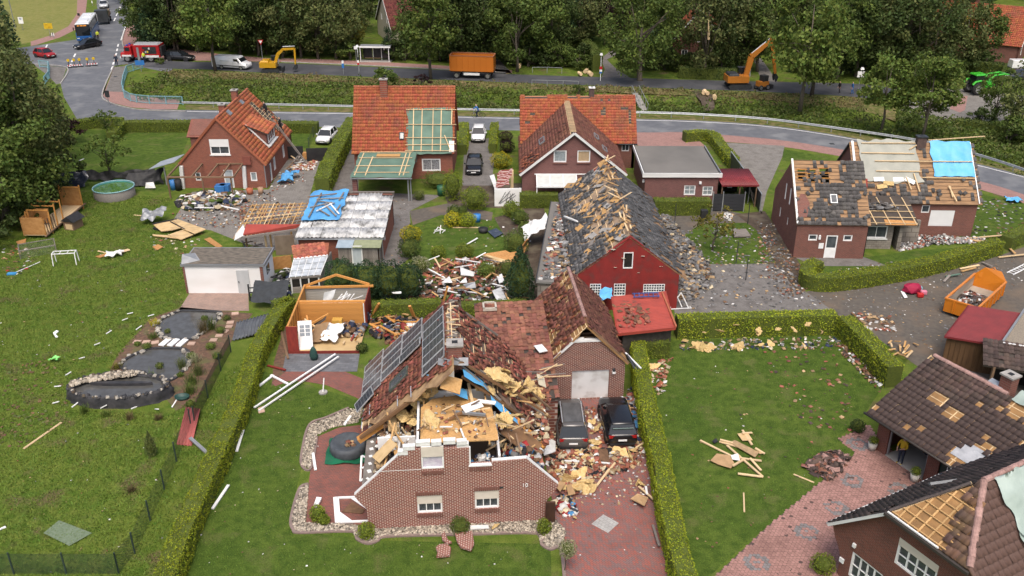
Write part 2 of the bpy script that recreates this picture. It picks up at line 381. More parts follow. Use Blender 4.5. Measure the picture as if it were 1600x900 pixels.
PINKPAVE=brick('pink_pavers',(.36,.20,.17),(.28,.155,.135),(.22,.16,.14),.2,.1,.008,.6)
REDPAVE=brick('red_brick_paving',(.35,.10,.072),(.20,.125,.118),(.13,.085,.075),.21,.105,.010,rad(45),dirt=.3,bias=.1)
REDPAVE2=brick('terrace_brick_paving',(.28,.10,.075),(.19,.09,.075),(.11,.065,.055),.2,.1,.009,rad(8),dirt=.35)
GREYPAVE=brick('grey_pavers',(.25,.235,.21),(.20,.185,.165),(.12,.11,.10),.22,.11,.01,.5,dirt=.5)
GREYSET=brick('grey_setts',(.215,.20,.185),(.16,.15,.14),(.12,.11,.10),.2,.1,.012,.25,dirt=.55)
SLATEPAD=brick('slate_slabs',(.17,.175,.185),(.12,.125,.135),(.10,.10,.105),.5,.25,.01,.1,dirt=.4)
BLOCKPAVE=brick('block_pavers',(.36,.235,.185),(.28,.20,.165),(.24,.19,.16),.2,.1,.01,0,dirt=.3)
STRUCT=[]
DITCH=[W2(p)for p in((150,146),(215,148),(420,151),(700,155),(1000,158),(1200,170),(1400,203),(1600,262),(1900,380))]
def ditch_z(x,y):
 d=1e9
 for(a,b),(c,e)in zip(DITCH,DITCH[1:]):
  t=max(0,min(1,((x-a)*(c-a)+(y-b)*(e-b))/((c-a)**2+(e-b)**2)));d=min(d,math.hypot(x-a-t*(c-a),y-b-t*(e-b)))
 return-1.3*max(0,1-d/5.0)**1.2 if d<5 else 0.0
xs=np.concatenate([[-1800,-900,-400,-260],np.arange(-160,161,2.0),[260,400,900,1800]])
ys=np.concatenate([[-400,-100,0,15],np.arange(28,262,2.0),[320,420,700,1200,2200]])
gv=[(x,y,ditch_z(x,y)if 90<y<140 and abs(x)<160 else 0)for y in ys for x in xs]
idx=np.arange(len(gv)).reshape(len(ys),len(xs))
g=O('ground',npmesh('ground',gv,np.stack([idx[:-1,:-1],idx[:-1,1:],idx[1:,1:],idx[1:,:-1]],-1).reshape(-1,4),GR_MEADOW,True));g['kind']='structure'
def smooth(pts,n=6,closed=False):
 out=[];k=len(pts)
 for i in range(k if closed else k-1):
  g=lambda j:Vector(pts[j%k]if closed else pts[min(max(j,0),k-1)])
  p0,p1,p2,p3=g(i-1),g(i),g(i+1),g(i+2)
  for s in range(n):
   t=s/n;out.append(.5*((2*p1)+(p2-p0)*t+(2*p0-5*p1+4*p2-p3)*t*t+(3*p1-p0-3*p2+p3)*t**3))
 if not closed:out.append(Vector(pts[-1]))
 return out
SHEETZ=[0.0]
def sheet(name,px,mat,lvl,sm=False):
 """flat sheet, 4 mm per level above the ground"""
 pts=[Vector(W2(p))for p in px]
 if sm:pts=smooth(pts,5,True)
 z=lvl*.004;me=bpy.data.meshes.new(name);me.from_pydata([(p[0],p[1],z)for p in pts],[],[tuple(range(len(pts)))]);me.materials.append(mat)
 me.update();
 if me.polygons[0].normal.z<0:me.flip_normals()
 uvproj(me);o=O(name,me);o['kind']='structure';return o
def ribbon(name,top,bot,mat,lvl):
 t=smooth([Vector(W2(p))for p in top],6);b=smooth([Vector(W2(p))for p in bot],6);z=lvl*.004
 pts=t+b[::-1];me=bpy.data.meshes.new(name);me.from_pydata([(p[0],p[1],z)for p in pts],[],[tuple(range(len(pts)))]);me.materials.append(mat);me.update()
 if me.polygons[0].normal.z<0:me.flip_normals()
 uvproj(me);o=O(name,me);o['kind']='structure';return o
def strip(name,px,wdt,h,mat,z0=0.0,sm=True,wpts=None):
 pts=[Vector(p)for p in wpts]if wpts else[Vector(W2(p))for p in px]
 if sm:pts=smooth(pts,5)
 L,Rr=[],[]
 for i,p in enumerate(pts):
  d=(pts[min(i+1,len(pts)-1)]-pts[max(i-1,0)]).normalized();n=Vector((-d.y,d.x))*wdt/2;L.append(p+n);Rr.append(p-n)
 mb=MB();rings=[[(a.x,a.y,z0),(b.x,b.y,z0),(b.x,b.y,z0+h),(a.x,a.y,z0+h)]for a,b in zip(L,Rr)]
 o=mb.loft(rings).build(name,mat);o['kind']='structure';return o
sheet('field',[(-400,-60),(128,-60),(125,2),(121,24),(105,44),(78,57),(40,68),(-400,90)],GR_FIELD,1)
sheet('cycle_path',[(122,-40),(136,-40),(136,2),(133,25),(119,46),(95,58),(58,70),(48,72),(48,65),(80,55),(107,41),(120,22)],PINKPAVE,2)
ribbon('road',[(154,-60),(151,5),(157,25),(140,50),(118,62),(75,69),(45,73),(-60,84)],[(193,-60),(197,2),(201,28),(190,62),(205,85),(262,97),(262,112),(200,100)],ASPH,2)
sheet('road',[(-60,84),(45,73),(118,62),(140,50),(190,62),(205,85),(225,96),(178,103),(160,146),(170,160),(205,170),(290,172),(290,187),(180,189),(122,189),(100,152),(95,132),(106,106),(52,100),(-60,106)],ASPH,3)
sheet('pavement',[(52,101),(104,106),(96,130),(88,132),(75,118)],GREYSET,4)
sheet('pavement',[(178,105),(199,103),(192,132),(196,145),(214,151),(282,156),(277,171),(240,171),(205,168),(172,160),(161,150)],PINKPAVE,5,False)
sheet('pavement',[(178,105),(199,103),(192,132),(194,144),(165,143)],GREYSET,6)
sheet('pavement',[(203,29),(214,34),(217,55),(245,72),(340,84),(440,93),(440,97),(262,94),(205,80),(191,67),(192,50)],PINKPAVE,4)
ribbon('back_road',[(200,88),(262,95),(330,97),(400,97),(700,110),(800,116),(985,122),(1128,126),(1212,128),(1350,132),(1420,146),(1480,172)],[(200,102),(262,107),(330,109),(400,113),(700,125),(800,129),(985,136),(1128,141),(1200,144),(1340,152),(1400,165),(1450,190)],ASPHD,4)
ribbon('pavement',[(440,91),(560,95),(700,103),(800,110)],[(440,97),(560,102),(700,109),(800,115)],PINKPAVE,3)
ribbon('verge',[(262,108),(400,114),(700,126),(800,130),(985,137),(1128,142),(1200,145),(1340,153),(1400,166)],[(262,121),(400,125),(700,134),(800,137),(985,146),(1128,151),(1200,156),(1340,172),(1400,190)],GR_BANK,1)
ribbon('forecourt',[(1400,148),(1460,140),(1520,140),(1600,150)],[(1400,170),(1470,190),(1520,195),(1600,190)],GREYPAVE,5)
sheet('forecourt',[(1492,152),(1512,150),(1508,172),(1500,176),(1484,170)],PINKPAVE,6)
sheet('lane',[(938,92),(960,75),(965,85),(948,93),(960,105),(985,122),(940,121),(945,108)],GREYSET,3)
sheet('lane',[(1175,85),(1190,92),(1215,128),(1190,128)],GREYSET,3)
sheet('lane',[(770,108),(756,82),(768,80),(800,115),(775,112)],GREYSET,3)
sheet('lawn',[(880,60),(970,55),(965,70),(935,80),(880,85)],GR_LAWN,2)
ribbon('front_road',[(180,178),(290,172),(400,174),(615,177),(740,182),(1000,186),(1100,189),(1200,196),(1300,210),(1400,229),(1500,250),(1600,275),(1760,330)],[(180,190),(290,192),(400,196),(615,201),(740,203),(1000,207),(1070,207),(1200,217),(1300,231),(1400,250),(1500,275),(1600,304),(1760,365)],ASPH,4)
ribbon('pavement',[(990,206),(1070,206),(1200,216),(1300,230),(1400,249),(1500,274),(1600,303),(1760,364)],[(990,228),(1070,220),(1200,227),(1300,242),(1400,262),(1500,288),(1600,318),(1760,385)],PINKPAVE,3)
ribbon('verge',[(290,164),(400,167),(615,170),(740,175),(1000,179),(1100,182),(1200,189),(1300,203),(1400,221),(1500,242),(1600,267)],[(290,174),(400,176),(615,179),(740,184),(1000,188),(1100,191),(1200,198),(1300,212),(1400,231),(1500,252),(1600,277)],GR_BANK,2)
LINE=M('road_paint',(.75,.75,.73),(.6,.6,.58),4,.7)
for px,w_ in(([(292,174),(400,176),(615,179),(740,184),(1000,188),(1100,191),(1200,198),(1300,212),(1400,231),(1500,252),(1600,277)],.14),([(200,30),(189,63)],.18)):strip('road_marking',px,w_,.004,LINE,.021)
for a,b in(((194,-6),(190,6)),((188.5,10),(186,16)),((184.5,19),(181.5,25)),((180.5,28),(178,33)),((185,69),(184,73)),((183.5,76),(182.5,80)),((182,83),(180.5,87)),((180,90),(178.5,94)),((178,97),(176.5,101)),((176,104),(174,109)),((74,70),(70,77)),((118,84),(115.5,89)),((114.5,92),(112,97)),((111,100),(108,106))):
 strip('road_marking',[a,b],.25,.004,LINE,.017,False)
for px in([(178,104),(160,146),(170,160),(205,170),(240,173),(290,174)],[(440,97),(560,102),(700,109),(790,114)],[(203,29),(191,64),(205,82),(262,95)],[(54,101),(105,106),(95,131)]):strip('kerb',px,.15,.12,CONC)
sheet('lawn',[(125,203),(300,203),(285,240),(255,255),(270,300),(90,295),(110,240)],GR_LAWN,1,False)
sheet('lawn',[(448,209),(488,208),(482,232),(450,230)],GR_LAWN,3)
sheet('lawn',[(262,900),(330,760),(380,640),(412,580),(440,590),(560,625),(565,660),(480,690),(460,780),(455,830),(600,845),(860,850),(862,905)],GR_LAWN,1)
sheet('lawn',[(1002,562),(1055,532),(1300,522),(1380,604),(1345,655),(1311,683),(1337,708),(1130,880),(1105,905),(1070,905),(1050,760),(1020,690)],GR_LAWN,1)
sheet('lawn',[(1062,372),(1095,350),(1165,348),(1190,362),(1212,412),(1110,413),(1080,395)],GR_LAWN,4)
sheet('lawn',[(1224,233),(1300,246),(1290,254),(1222,252)],GR_LAWN,4)
sheet('lawn',[(1495,293),(1600,321),(1700,360),(1620,385),(1500,372)],GR_LAWN,3)
sheet('lawn',[(1262,425),(1345,403),(1430,392),(1520,385),(1570,385),(1450,420),(1290,445)],GR_LAWN,3)
sheet('lawn',[(640,350),(690,335),(790,345),(830,392),(770,425),(700,445),(640,425),(655,385)],GR_LAWN,3,True)
sheet('path',[(425,598),(447,580),(540,581),(567,592),(568,624),(560,623),(510,602),(475,596),(450,596),(430,604)],REDPAVE2,3)
sheet('path',[(446,505),(458,515),(444,590),(424,604),(428,565)],MULCH,2)
sheet('slab_pad',[(447,553),(562,553),(558,581),(441,581)],SLATEPAD,5)
sheet('terrace',[(492,684),(530,668),(600,660),(600,820),(478,820),(482,757)],REDPAVE2,3)
sheet('driveway',[(840,655),(852,620),(990,620),(1003,680),(1018,740),(1027,800),(1046,905),(882,905),(878,858),(884,832),(868,812)],REDPAVE,3)
sheet('driveway_inlay',[(924,819),(942.5,804),(967,817.5),(950,833)],brick('inlay_slabs',(.42,.41,.38),(.36,.35,.33),(.26,.25,.24),.2,.2,.01,rad(45)),4)
sheet('yard',[(1245,470),(1262,455),(1430,432),(1560,400),(1640,372),(1800,480),(1640,640),(1480,600),(1430,570),(1330,500),(1300,490)],YARD,2)
sheet('yard',[(1055,500),(1050,440),(1060,380),(1120,413),(1205,412),(1245,420),(1258,455),(1310,492),(1180,500)],GREYSET,3)
sheet('yard',[(1000,300),(1165,335),(1200,380),(1212,413),(1080,402),(1060,390),(1040,360)],YARD,1)
sheet('flower_bed',[(1150,335),(1195,330),(1242,400),(1268,440),(1250,462),(1225,430),(1205,400),(1185,362)],SOIL,5)
sheet('parking_space',[(1112,222),(1226,228),(1222,246),(1198,300),(1190,335),(1168,300),(1150,260)],GREYPAVE,5)
sheet('slab_terrace',[(1240,402),(1350,402),(1388,416),(1275,416)],GREYSET,4)
sheet('yard',[(265,352),(300,300),(420,296),(447,250),(490,236),(500,250),(484,306),(500,312),(470,400),(380,380),(330,360)],GREYPAVE,2)
sheet('yard',[(495,300),(545,235),(560,230),(560,300),(690,305),(640,330),(645,400),(610,425),(590,400),(500,320)],GREYSET,3)
sheet('flower_bed',[(600,432),(650,415),(700,442),(770,424),(830,392),(865,330),(880,420),(850,500),(590,500)],SOIL,2)
sheet('driveway',[(726,222),(776,214),(768,290),(722,290)],GREYSET,3)
sheet('flower_bed',[(690,290),(850,285),(850,330),(700,320)],SOIL,1)
sheet('driveway',[(1002,208),(1078,208),(1104,230),(995,235)],PINKPAVE,5)
sheet('slab_pad',[(297,457),(388,458),(389,486),(279,485)],BLOCKPAVE,3)
sheet('flower_bed',[(772,340),(850,322),(858,392),(812,402),(790,372)],SOIL,4)
sheet('path',[(640,330),(700,318),(770,332),(768,345),(690,336),(645,352)],YARD,5)
sheet('flower_bed',[(282,480),(350,486),(395,490),(361,534),(307,628),(275,642),(250,612),(172,578),(185,552),(213,522),(235,497)],MULCH,3)
WATER=M('pond_water',(.085,.085,.082),(.065,.062,.055),2,.12,bump=.05,bs=3,spec=.5)
for px in([(1140,145),(1340,150),(1380,165),(1330,230),(1240,300),(1180,325),(1020,315),(985,250),(1000,210),(1070,165)],[(960,380),(1150,385),(1190,440),(1180,480),(1090,570),(1000,585),(900,570),(850,545),(760,500),(770,460),(880,400)]):
 pp=[(x/4,450+y/4)for x,y in px];sheet('pond',pp,WATER,4,True)
 o=strip('pond_edge',pp+pp[:1],.22,.10,M('pond_liner',(.05,.05,.052),(.03,.03,.032),5,.8,bump=.8))
wpts=None
STONE=M('garden_stone',(.36,.33,.28),(.22,.20,.17),4,.9,orand=.4,bump=.5)
for i,(x,y)in enumerate(((1033,346),(1086,348),(1138,350))):
 p=W(x/4,450+y/4);o=ub('stepping_slab',PVC,(p.x,p.y,.10),(.42,1.0,.08),rz=-.25)
 T(o,'white slab of the three laid side by side between the two dark ponds','stepping stone','white stepping slabs between the ponds')
for x,y in((858,339),(915,340),(970,343),(1197,350),(1335,328),(1370,300),(1405,272),(1432,244),(1440,218),(1470,162)):
 p=W(x/4,450+y/4);o=ub('stepping_stone',M('sandstone',(.45,.31,.24),(.36,.25,.19),5,.9,orand=.15),(p.x,p.y,.04),(.5,.42,.06),rz=R.uniform(-.4,.4))
 T(o,'pinkish sandstone stepping slab in the bark mulch by the ponds','stepping stone','pink stepping slabs round the ponds')
strip('gravel_edging',[(482,757),(468,765),(455,810),(458,828),(470,833),(550,831),(558,843),(575,850),(590,846),(605,839),(720,836),(838,834),(846,851),(860,859),(876,858),(882,905)],.16,.09,brick('edging_brick',(.27,.19,.16),(.22,.16,.14),(.2,.17,.15),.2,.1,.01))
strip('gravel_edging',[(545,638),(510,653),(484,664),(473,700),(471,727),(485,734),(493,700),(495,683)],.14,.09,MATS['edging_brick'])
def inside(p,poly):
 c=False;n=len(poly)
 for i in range(n):
  (x1,y1),(x2,y2)=poly[i][:2],poly[i-1][:2]
  if(y1>p[1])!=(y2>p[1])and p[0]<(x2-x1)*(p[1]-y1)/(y2-y1)+x1:c=not c
 return c
def randin(poly,n):
 xs_=[p[0]for p in poly];ys_=[p[1]for p in poly];out=[]
 while len(out)<n:
  p=(R.uniform(min(xs_),max(xs_)),R.uniform(min(ys_),max(ys_)))
  if inside(p,poly):out.append(p)
 return out
def bits(name,pts,size,mat,flat=.6,z=0.0,parent=None,var=.6,tilt=.6):
 """many small angular bits in one mesh: pts are (x, y[, z])"""
 base=np.array([(-.5,-.5,0),(.5,-.5,0),(.5,.5,0),(-.5,.5,0),(-.38,-.35,1),(.35,-.4,1),(.4,.36,1),(-.35,.38,1)])
 f=np.array([(0,1,5,4),(1,2,6,5),(2,3,7,6),(3,0,4,7),(4,5,6,7)]);V=[];n=len(pts)
 for p in pts:
  s=size*(1+R.uniform(-var,var));q=Matrix.Rotation(R.uniform(0,6.3),3,'Z')@Matrix.Rotation(R.gauss(0,tilt*.4),3,'X')
  b=(base+NR.uniform(-.12,.12,base.shape))*np.array((s,s*R.uniform(.5,1),s*flat*R.uniform(.6,1.2)));V.append(b@np.array(q).T+np.array((p[0],p[1],p[2]if len(p)>2 else z)))
 F=(f[None]+(np.arange(n)*8)[:,None,None]).reshape(-1,4);me=npmesh(name,np.concatenate(V),F,mat)
 if isinstance(mat,(list,tuple)):me.polygons.foreach_set('material_index',np.repeat(NR.randint(0,len(mat),n),5).astype('i'))
 o=O(name,me,parent);o['kind']='stuff';return o
PEB=M('pebbles',(.36,.315,.25),(.24,.205,.16),3,.85,island=.75)
for px,n in(([(482,757),(468,765),(456,810),(459,827),(470,832),(550,830),(558,842),(575,849),(590,845),(605,838),(838,833),(846,850),(860,858),(878,850),(884,832),(868,812),(578,825),(545,820),(477,818)],6500),([(545,640),(510,655),(485,665),(474,700),(472,727),(485,733),(492,700),(495,680),(520,668),(560,660),(566,640)],2500)):
 poly=[W2(p)for p in px];sheet('gravel_bed',px,M('gravel_base',(.22,.19,.15),(.12,.105,.085),12,.95),5);bits('gravel',randin(poly,n),.085,PEB,.7,.02)
def netting(name,a,b,h,parent,mat,step=.11,wd=.02):
 a,b=Vector(a),Vector(b);d=(b-a);L=d.length;d.normalize();mb=MB();up=Vector((0,0,1));k=int((L+h)/step)
 for i in range(k):
  for sgn in(1,-1):
   u0=i*step-(h if sgn>0 else 0);pts=[]
   t0,t1=0,h;x0,x1=(u0,u0+h)if sgn>0 else(i*step,i*step-h)
   if sgn>0:
    if x0<0:t0=-x0;x0=0
    if x1>L:t1=h-(x1-L);x1=L
   else:
    if x1<0:t1=h+x1;x1=0
    if x0>L:t0=x0-L;x0=L
   if t1-t0<.02:continue
   p,q=a+d*x0+up*t0,a+d*x1+up*t1;w_=d*wd
   mb.add([p,p+w_,q+w_,q],[(0,1,2,3)])
 return mb.build(name,mat,parent)
GREENWIRE=P('green_wire',(.03,.05,.045),.6)
def netfence(label,pts,h,group=None,mat=None,dense=.11,wd=.022):
 f=E('wire_fence',(0,0,0),label,'fence')
 for p in pts:ub('post',GREENWIRE,(p[0],p[1],h/2+.04),(.06,.06,h+.1),f)
 for p,q in zip(pts,pts[1:]):netting('wire_netting',(p[0],p[1],.02),(q[0],q[1],.02),h,f,mat or GREENWIRE,dense,wd)
netfence('green wire mesh fence running beside the long yellowish hedge',[W2(p)for p in((299,668),(276,721),(257,765),(235,814),(211,865),(186,897))],1.25)
netfence('low green wire fence along the bottom left edge of the meadow',[W2(p)for p in((-60,897),(22,897),(104,897),(186,897))],1.25)
netfence('black netting fence between the pond garden and the long hedge',[W2(p)for p in((361,550),(345,580),(325,622),(305,664))],1.25,None,BLACK,.05,.02)
rp=E('raised_pond',W(190,615),'raised pond basin wrapped in wrinkled black liner with pebbled back rim','pond')
LIN=M('black_liner',(.028,.028,.031),(.05,.048,.05),2,.55,bump=1,bs=4)
mb=MB();rings=[]
for k,(rr,z)in enumerate(((1.1,0),(1.06,.2),(1.07,.4),(1.02,.6),(1.0,.74),(.93,.72),(.9,.5),(.86,.3))):
 rings.append([((3.1*rr+.10*math.sin(a*17+k*.6)+.07*math.sin(a*31+k))*math.cos(a),(1.55*rr+.06*math.sin(a*9))*math.sin(a)-.1,z+.04*math.sin(a*5+k))for a in[2*math.pi*i/40 for i in range(40)]])
mb.loft(rings,caps=False);mb.build('liner',LIN,rp,True)
MB().prism([(2.9*math.cos(a*.1571),1.35*math.sin(a*.1571)-.1)for a in range(40)],.05,.5).build('water',WATER,rp)
MB().prism([(2.0*math.cos(a*.1571),.16*math.sin(a*.1571)+.25)for a in range(40)],.48,.70).build('liner_ridge',LIN,rp)
bits('debris_on_liner',[(3.1*k_*math.cos(t_),1.55*k_*math.sin(t_)-.1,z_)for t_,k_,z_ in[(R.uniform(0,6.28),R.uniform(.93,1.03),.72)for _ in range(160)]],.16,[LIN,LIN,STONE,SOIL],.6,parent=rp)
bits('pebbles',[(x,y,.68+R.random()*.1)for x,y in randin([(-3.2,.2),(-1,1.3),(.8,1.5),(.6,1.0),(-2.2,.3),(-3.0,-.4)],500)],.14,PEB,.7,parent=rp)
HEXA=[M('hex_paver',(.34,.19,.16),(.29,.16,.135),3,.85,island=.13,c3=(.22,.12,.10),sc3=.3),M('hex_paver_grey',(.20,.185,.18),(.16,.15,.145),3,.85,island=.12)]
hp=[W2(p)for p in((1112,905),(1200,822),(1337,708),(1309,686),(1358,664),(1375,690),(1440,735),(1475,770),(1440,850),(1330,905))]
sheet('forecourt',[(1112,905),(1200,822),(1337,708),(1309,686),(1358,664),(1375,690),(1440,735),(1475,770),(1440,850),(1330,905)],M('paver_joint',(.10,.065,.055),(.08,.055,.05),3,.95),2)
rc=[W2(p)for p in((1331,751),(1260,831),(1307,794),(1340,694),(1405,766),(1182,879))];V=[];MI=[]
rr=.108;dx,dy=rr*math.sqrt(3),rr*1.5
x0,x1,y0,y1=min(p[0]for p in hp),max(p[0]for p in hp),min(p[1]for p in hp),max(p[1]for p in hp);j=0;y=y0
while y<y1:
 x=x0+(dx/2 if j%2 else 0)
 while x<x1:
  if inside((x,y),hp):
   dd=min(math.hypot(x-a,y-b)for a,b in rc);MI.append(1 if(.34<dd<.62 and R.random()<.9)or dd<.11 else 0)
   t=R.gauss(0,.006);V+=[(x+rr*.93*math.sin(k*math.pi/3),y+rr*.93*math.cos(k*math.pi/3),.022+R.gauss(0,.002)+t)for k in range(6)]
  x+=dx
 y+=dy;j+=1
n=len(MI);me=npmesh('paver',V,np.arange(n*6).reshape(n,6),HEXA);me.polygons.foreach_set('material_index',np.array(MI,'i'))
o=O('hexagonal_pavers',me);o['kind']='stuff'
# == buildings
def tilemat(name,a,b,c=None,isl_=.28):return M(name,a,b,2.5,.8,island=isl_,hue=.012,c3=c,sc3=.6)
T_ORANGE=tilemat('orange_tile',(.36,.105,.046),(.31,.088,.040),(.25,.085,.05),.14)
T_BROWN=tilemat('redbrown_tile',(.195,.078,.052),(.15,.064,.046),(.235,.10,.066),.25)
T_RED=tilemat('red_tile',(.28,.095,.06),(.215,.08,.054),(.16,.07,.052),.35)
T_DARK=tilemat('darkbrown_tile',(.070,.048,.041),(.052,.038,.033),(.095,.062,.05),.3)
T_GREY=tilemat('grey_tile',(.088,.082,.078),(.066,.062,.060),(.125,.115,.105),.28)
T_SLATE=tilemat('slate',(.135,.13,.125),(.092,.09,.088),(.19,.18,.17),.35)
PLY_=M('torn_plywood',(.50,.36,.19),(.40,.28,.14),3,.8)
jm_pale=M('pale_lath',(.5,.43,.33),(.38,.32,.25),4,.8,orand=.2)
T_RIDGE=M('ridge_clay',(.36,.12,.06),(.28,.09,.05),4,.8,orand=.2)
T_PINK=M('ridge_weathered',(.36,.22,.19),(.24,.15,.13),9,.9,orand=.2)
T_DRIDGE=M('ridge_dark',(.075,.06,.055),(.05,.042,.04),4,.85,orand=.2)
B_A=brick('brick_speckled',(.265,.088,.062),(.19,.068,.053),(.50,.42,.36),.24,.083,.021,dirt=.12,bias=-.1,vs=4,bump=.2)
B_G=brick('brick_brown',(.225,.080,.055),(.15,.058,.045),(.42,.35,.30),.24,.083,.018,dirt=.2,vs=3)
B_ORANGE=brick('brick_orange',(.30,.085,.05),(.22,.062,.04),(.24,.16,.125),.24,.083,.010,dirt=.25)
B_DARKRED=brick('brick_darkred',(.22,.078,.057),(.165,.062,.048),(.20,.14,.115),.24,.083,.010,dirt=.3)
B_PURPLE=brick('brick_purple',(.205,.080,.070),(.155,.062,.057),(.21,.145,.13),.24,.083,.010,dirt=.25)
B_GREY=brick('block_grey',(.30,.265,.225),(.23,.205,.175),(.15,.13,.11),.4,.2,.015,dirt=.5)
B_M=brick('brick_m',(.20,.066,.045),(.135,.050,.038),(.19,.125,.10),.24,.083,.010,dirt=.2)
REDRENDER=M('red_render',(.235,.026,.022),(.185,.021,.019),1.5,.85,bump=.3,bs=8,c3=(.15,.035,.03),sc3=1.6)
BOARDS=M('roof_boards',(.34,.205,.105),(.25,.15,.08),3,.85,bump=.3,stretch=(.5,4,4),c3=(.18,.11,.065),sc3=1.2)
FELTBROWN=M('fibre_underlay',(.33,.185,.075),(.24,.135,.055),2.2,.9,bump=.4,c3=(.20,.115,.05),sc3=1)
UNDERDARK=M('dark_underlay',(.075,.06,.05),(.05,.042,.036),2,.9)
FELTGREY=M('roof_felt',(.165,.155,.14),(.115,.11,.10),1.5,.9,bump=.4,bs=14,c3=(.30,.295,.28),sc3=.35)
GRAVELROOF=M('gravel_roof',(.17,.145,.115),(.085,.075,.062),14,.95,bump=1,bs=18)
GRAVELPALE=M('gravel_roof_pale',(.27,.23,.175),(.19,.16,.125),12,.95,bump=1,bs=18)
MAROON=M('maroon_sheet',(.19,.028,.030),(.15,.024,.026),1.5,.45,bump=.1)
REDSHEET=M('red_sheet',(.34,.060,.042),(.27,.05,.037),1.5,.5)
WHITEWALL=M('white_render',(.82,.82,.81),(.76,.75,.74),1.2,.8,c3=(.68,.66,.63),sc3=.8)
ZINC=M('zinc_trim',(.30,.31,.32),(.22,.23,.24),2,.5,.4)
def nz(x,y,s=1.0,seed=0):return noise.noise(Vector((x*s,y*s,seed*3.7)))
SHUTWHITE=M('white_shutter',(.72,.72,.71),(.66,.66,.65),2,.5)
def loc(root,u,v,z):
 """place-point seen at pixel (u, v) and height z, in the frame of root"""
 q=W(u,v,z)-root.location;return Matrix.Rotation(-root.rotation_euler.z,3,'Z')@q
def chimney(root,x,y,z0,z1,sx=.55,sy=.55,mat=None,cap=None):
 c=ub('chimney',mat or B_ORANGE,(x,y,(z0+z1)/2),(sx,sy,z1-z0),root)
 MBc=MB().box((0,0,0),(sx+.14,sy+.14,.1));k=MBc.build('cap',cap or CONC,root);k.location=(x,y,z1+.05)
 o=ub('flue',BLACK,(x,y,z1+.11),(sx*.4,sy*.4,.04),root);return c
def skylight(root,o,ex,ey,u,v,wd=.75,hd=1.1,mat=None):
 ex,ey=Vector(ex).normalized(),Vector(ey).normalized();q=frame(ex,ey);n=q.col[2];c=Vector(o)+ex*u+ey*v+n*.13;mb=MB()
 for a,b,w_,h_ in((-wd/2,0,.08,hd),(wd/2,0,.08,hd),(0,-hd/2,wd+.08,.08),(0,hd/2,wd+.08,.08)):mb.box(c+ex*a+ey*b,(w_,h_,.14+.002*(w_>.1)),rot=q)
 f=mb.build('skylight',mat or ZINC,root);ub('pane',GLASS,c+n*.02,(wd,hd,.03),f,rot=q);return f
def gutter(root,a,b,mat=None,r=.07):return MB().tube([a,b],r,8).build('gutter',mat or ZINC,root,True)
def verge(root,a,b,mat,h=.2,w_=.05):return ubeam('bargeboard',mat,a,b,w_,h,root)
c_,s_=math.cos,math.sin
# -- A: the wrecked house in front
A=E('house',(-2.78,37.2,0),'wrecked speckled-brick house with its front roof torn open and solar panels hanging on','house',rad(4.5))
D=11.2;X,XE,ZE,ZR=4.6,5.15,2.2,7.5;LS=math.hypot(XE,ZR-ZE);sn,cs=(ZR-ZE)/LS,XE/LS
ops=[(2.56,3.83,.89,2.02),(5.485,6.72,1.0,2.14)]
wall(A,B_A,(-X,0),(X,0),[(0,2.2),(9.2,2.2)],ops)
for o_ in ops:
 window(A,(-X,0),(X,0),o_,3,1,.48,inset=.09,fw=.09,glass=M('curtained_glass',(.10,.11,.12),(.035,.04,.045),7,.15))
 for z in(o_[2]-.09,o_[3]+.12):
  for k in range(12):ub('soldier_brick',B_DARKRED,(-X+o_[0]-.04+(o_[1]-o_[0]+.08)*(k+.5)/12,-.012-(z<o_[2])*.03,z),(.09,.06,.21),A)
prof=[(0,2.205),(2.67,4.87),(3.42,4.87),(3.421,3.64),(4.55,3.64),(4.551,4.83),(5.8,4.83),(5.801,3.74),(6.91,3.74),(6.911,3.9),(8.65,3.98),(10.3,2.25)]
panel('gable_wall',B_A,(-XE,0,0),(1,0,0),(0,0,1),prof,(),.3,A,base=2.2)
for s in(-1,1):MB().extr([(s*X,.001,1.35),(s*(X+.2),.001,1.62),(s*(X+.42),.001,1.95),(s*XE,.001,2.2),(s*X,.001,2.2)],(0,.298,0)).build('corbel',B_A,A)
for x,z in((-1.735+.56,3.6),(1.205,3.7)):
 for k in range(11):ub('soldier_brick',B_DARKRED,(x-.56+.102*(k+.5),-.02,z-.16),(.085,.06,.2),A)
f=window(A,(-XE,0),(XE,0),(3.43,4.54,3.66,4.98),1,1,.45,inset=.06,glass=M('white_curtain',(.6,.58,.62),(.42,.36,.47),2,.9,bump=1))
ub('window_sill',PVC,(1.2,.05,3.74),(1.15,.2,.07),A);ub('window_post',PVC,(.69,.05,4.3),(.07,.12,1.1),A)
for a,b in(((-XE,.15,2.24),(-2.48,.15,4.92)),((3.5,.15,4.03),(XE,.15,2.3))):ubeam('mortar_edge',WHITE,a,b,.2,.045,A)
ubeam('mortar_edge',WHITE,(1.78,.15,3.93),(3.5,.15,4.0),.2,.045,A);ub('crack_line',WHITE,(-2.9,-.004,3.66),(2.3,.012,.03),A)
for x,z,l in((-2.3,4.97,.6),(-1.6,5.12,.7),(-.95,5.16,.5),(-.3,5.18,.6),(.3,5.14,.5),(.35,4.94,.6),(-2.6,4.7,.5)):ub('white_block',WHITE,(x,R.uniform(.1,.25),z),(l,.28,.22),A,rz=R.gauss(0,.06))
text('house_number','10',.32,PVC,A,(3.45,-.03,2.28),(rad(90),0,0))
ub('vent',DKSTEEL,(2.25,-.01,2.3),(.2,.03,.11),A)
for s in(-1,1):wall(A,B_A,(-X,D,0)if s<0 else(X,0.3,0),(-X,0.3,0)if s<0 else(X,D,0),[(0,2.3),(D-.3,2.3)],[])
wall(A,B_A,(X,D),(-X,D),[(0,2.2),(X,7.1),(2*X,2.2)])
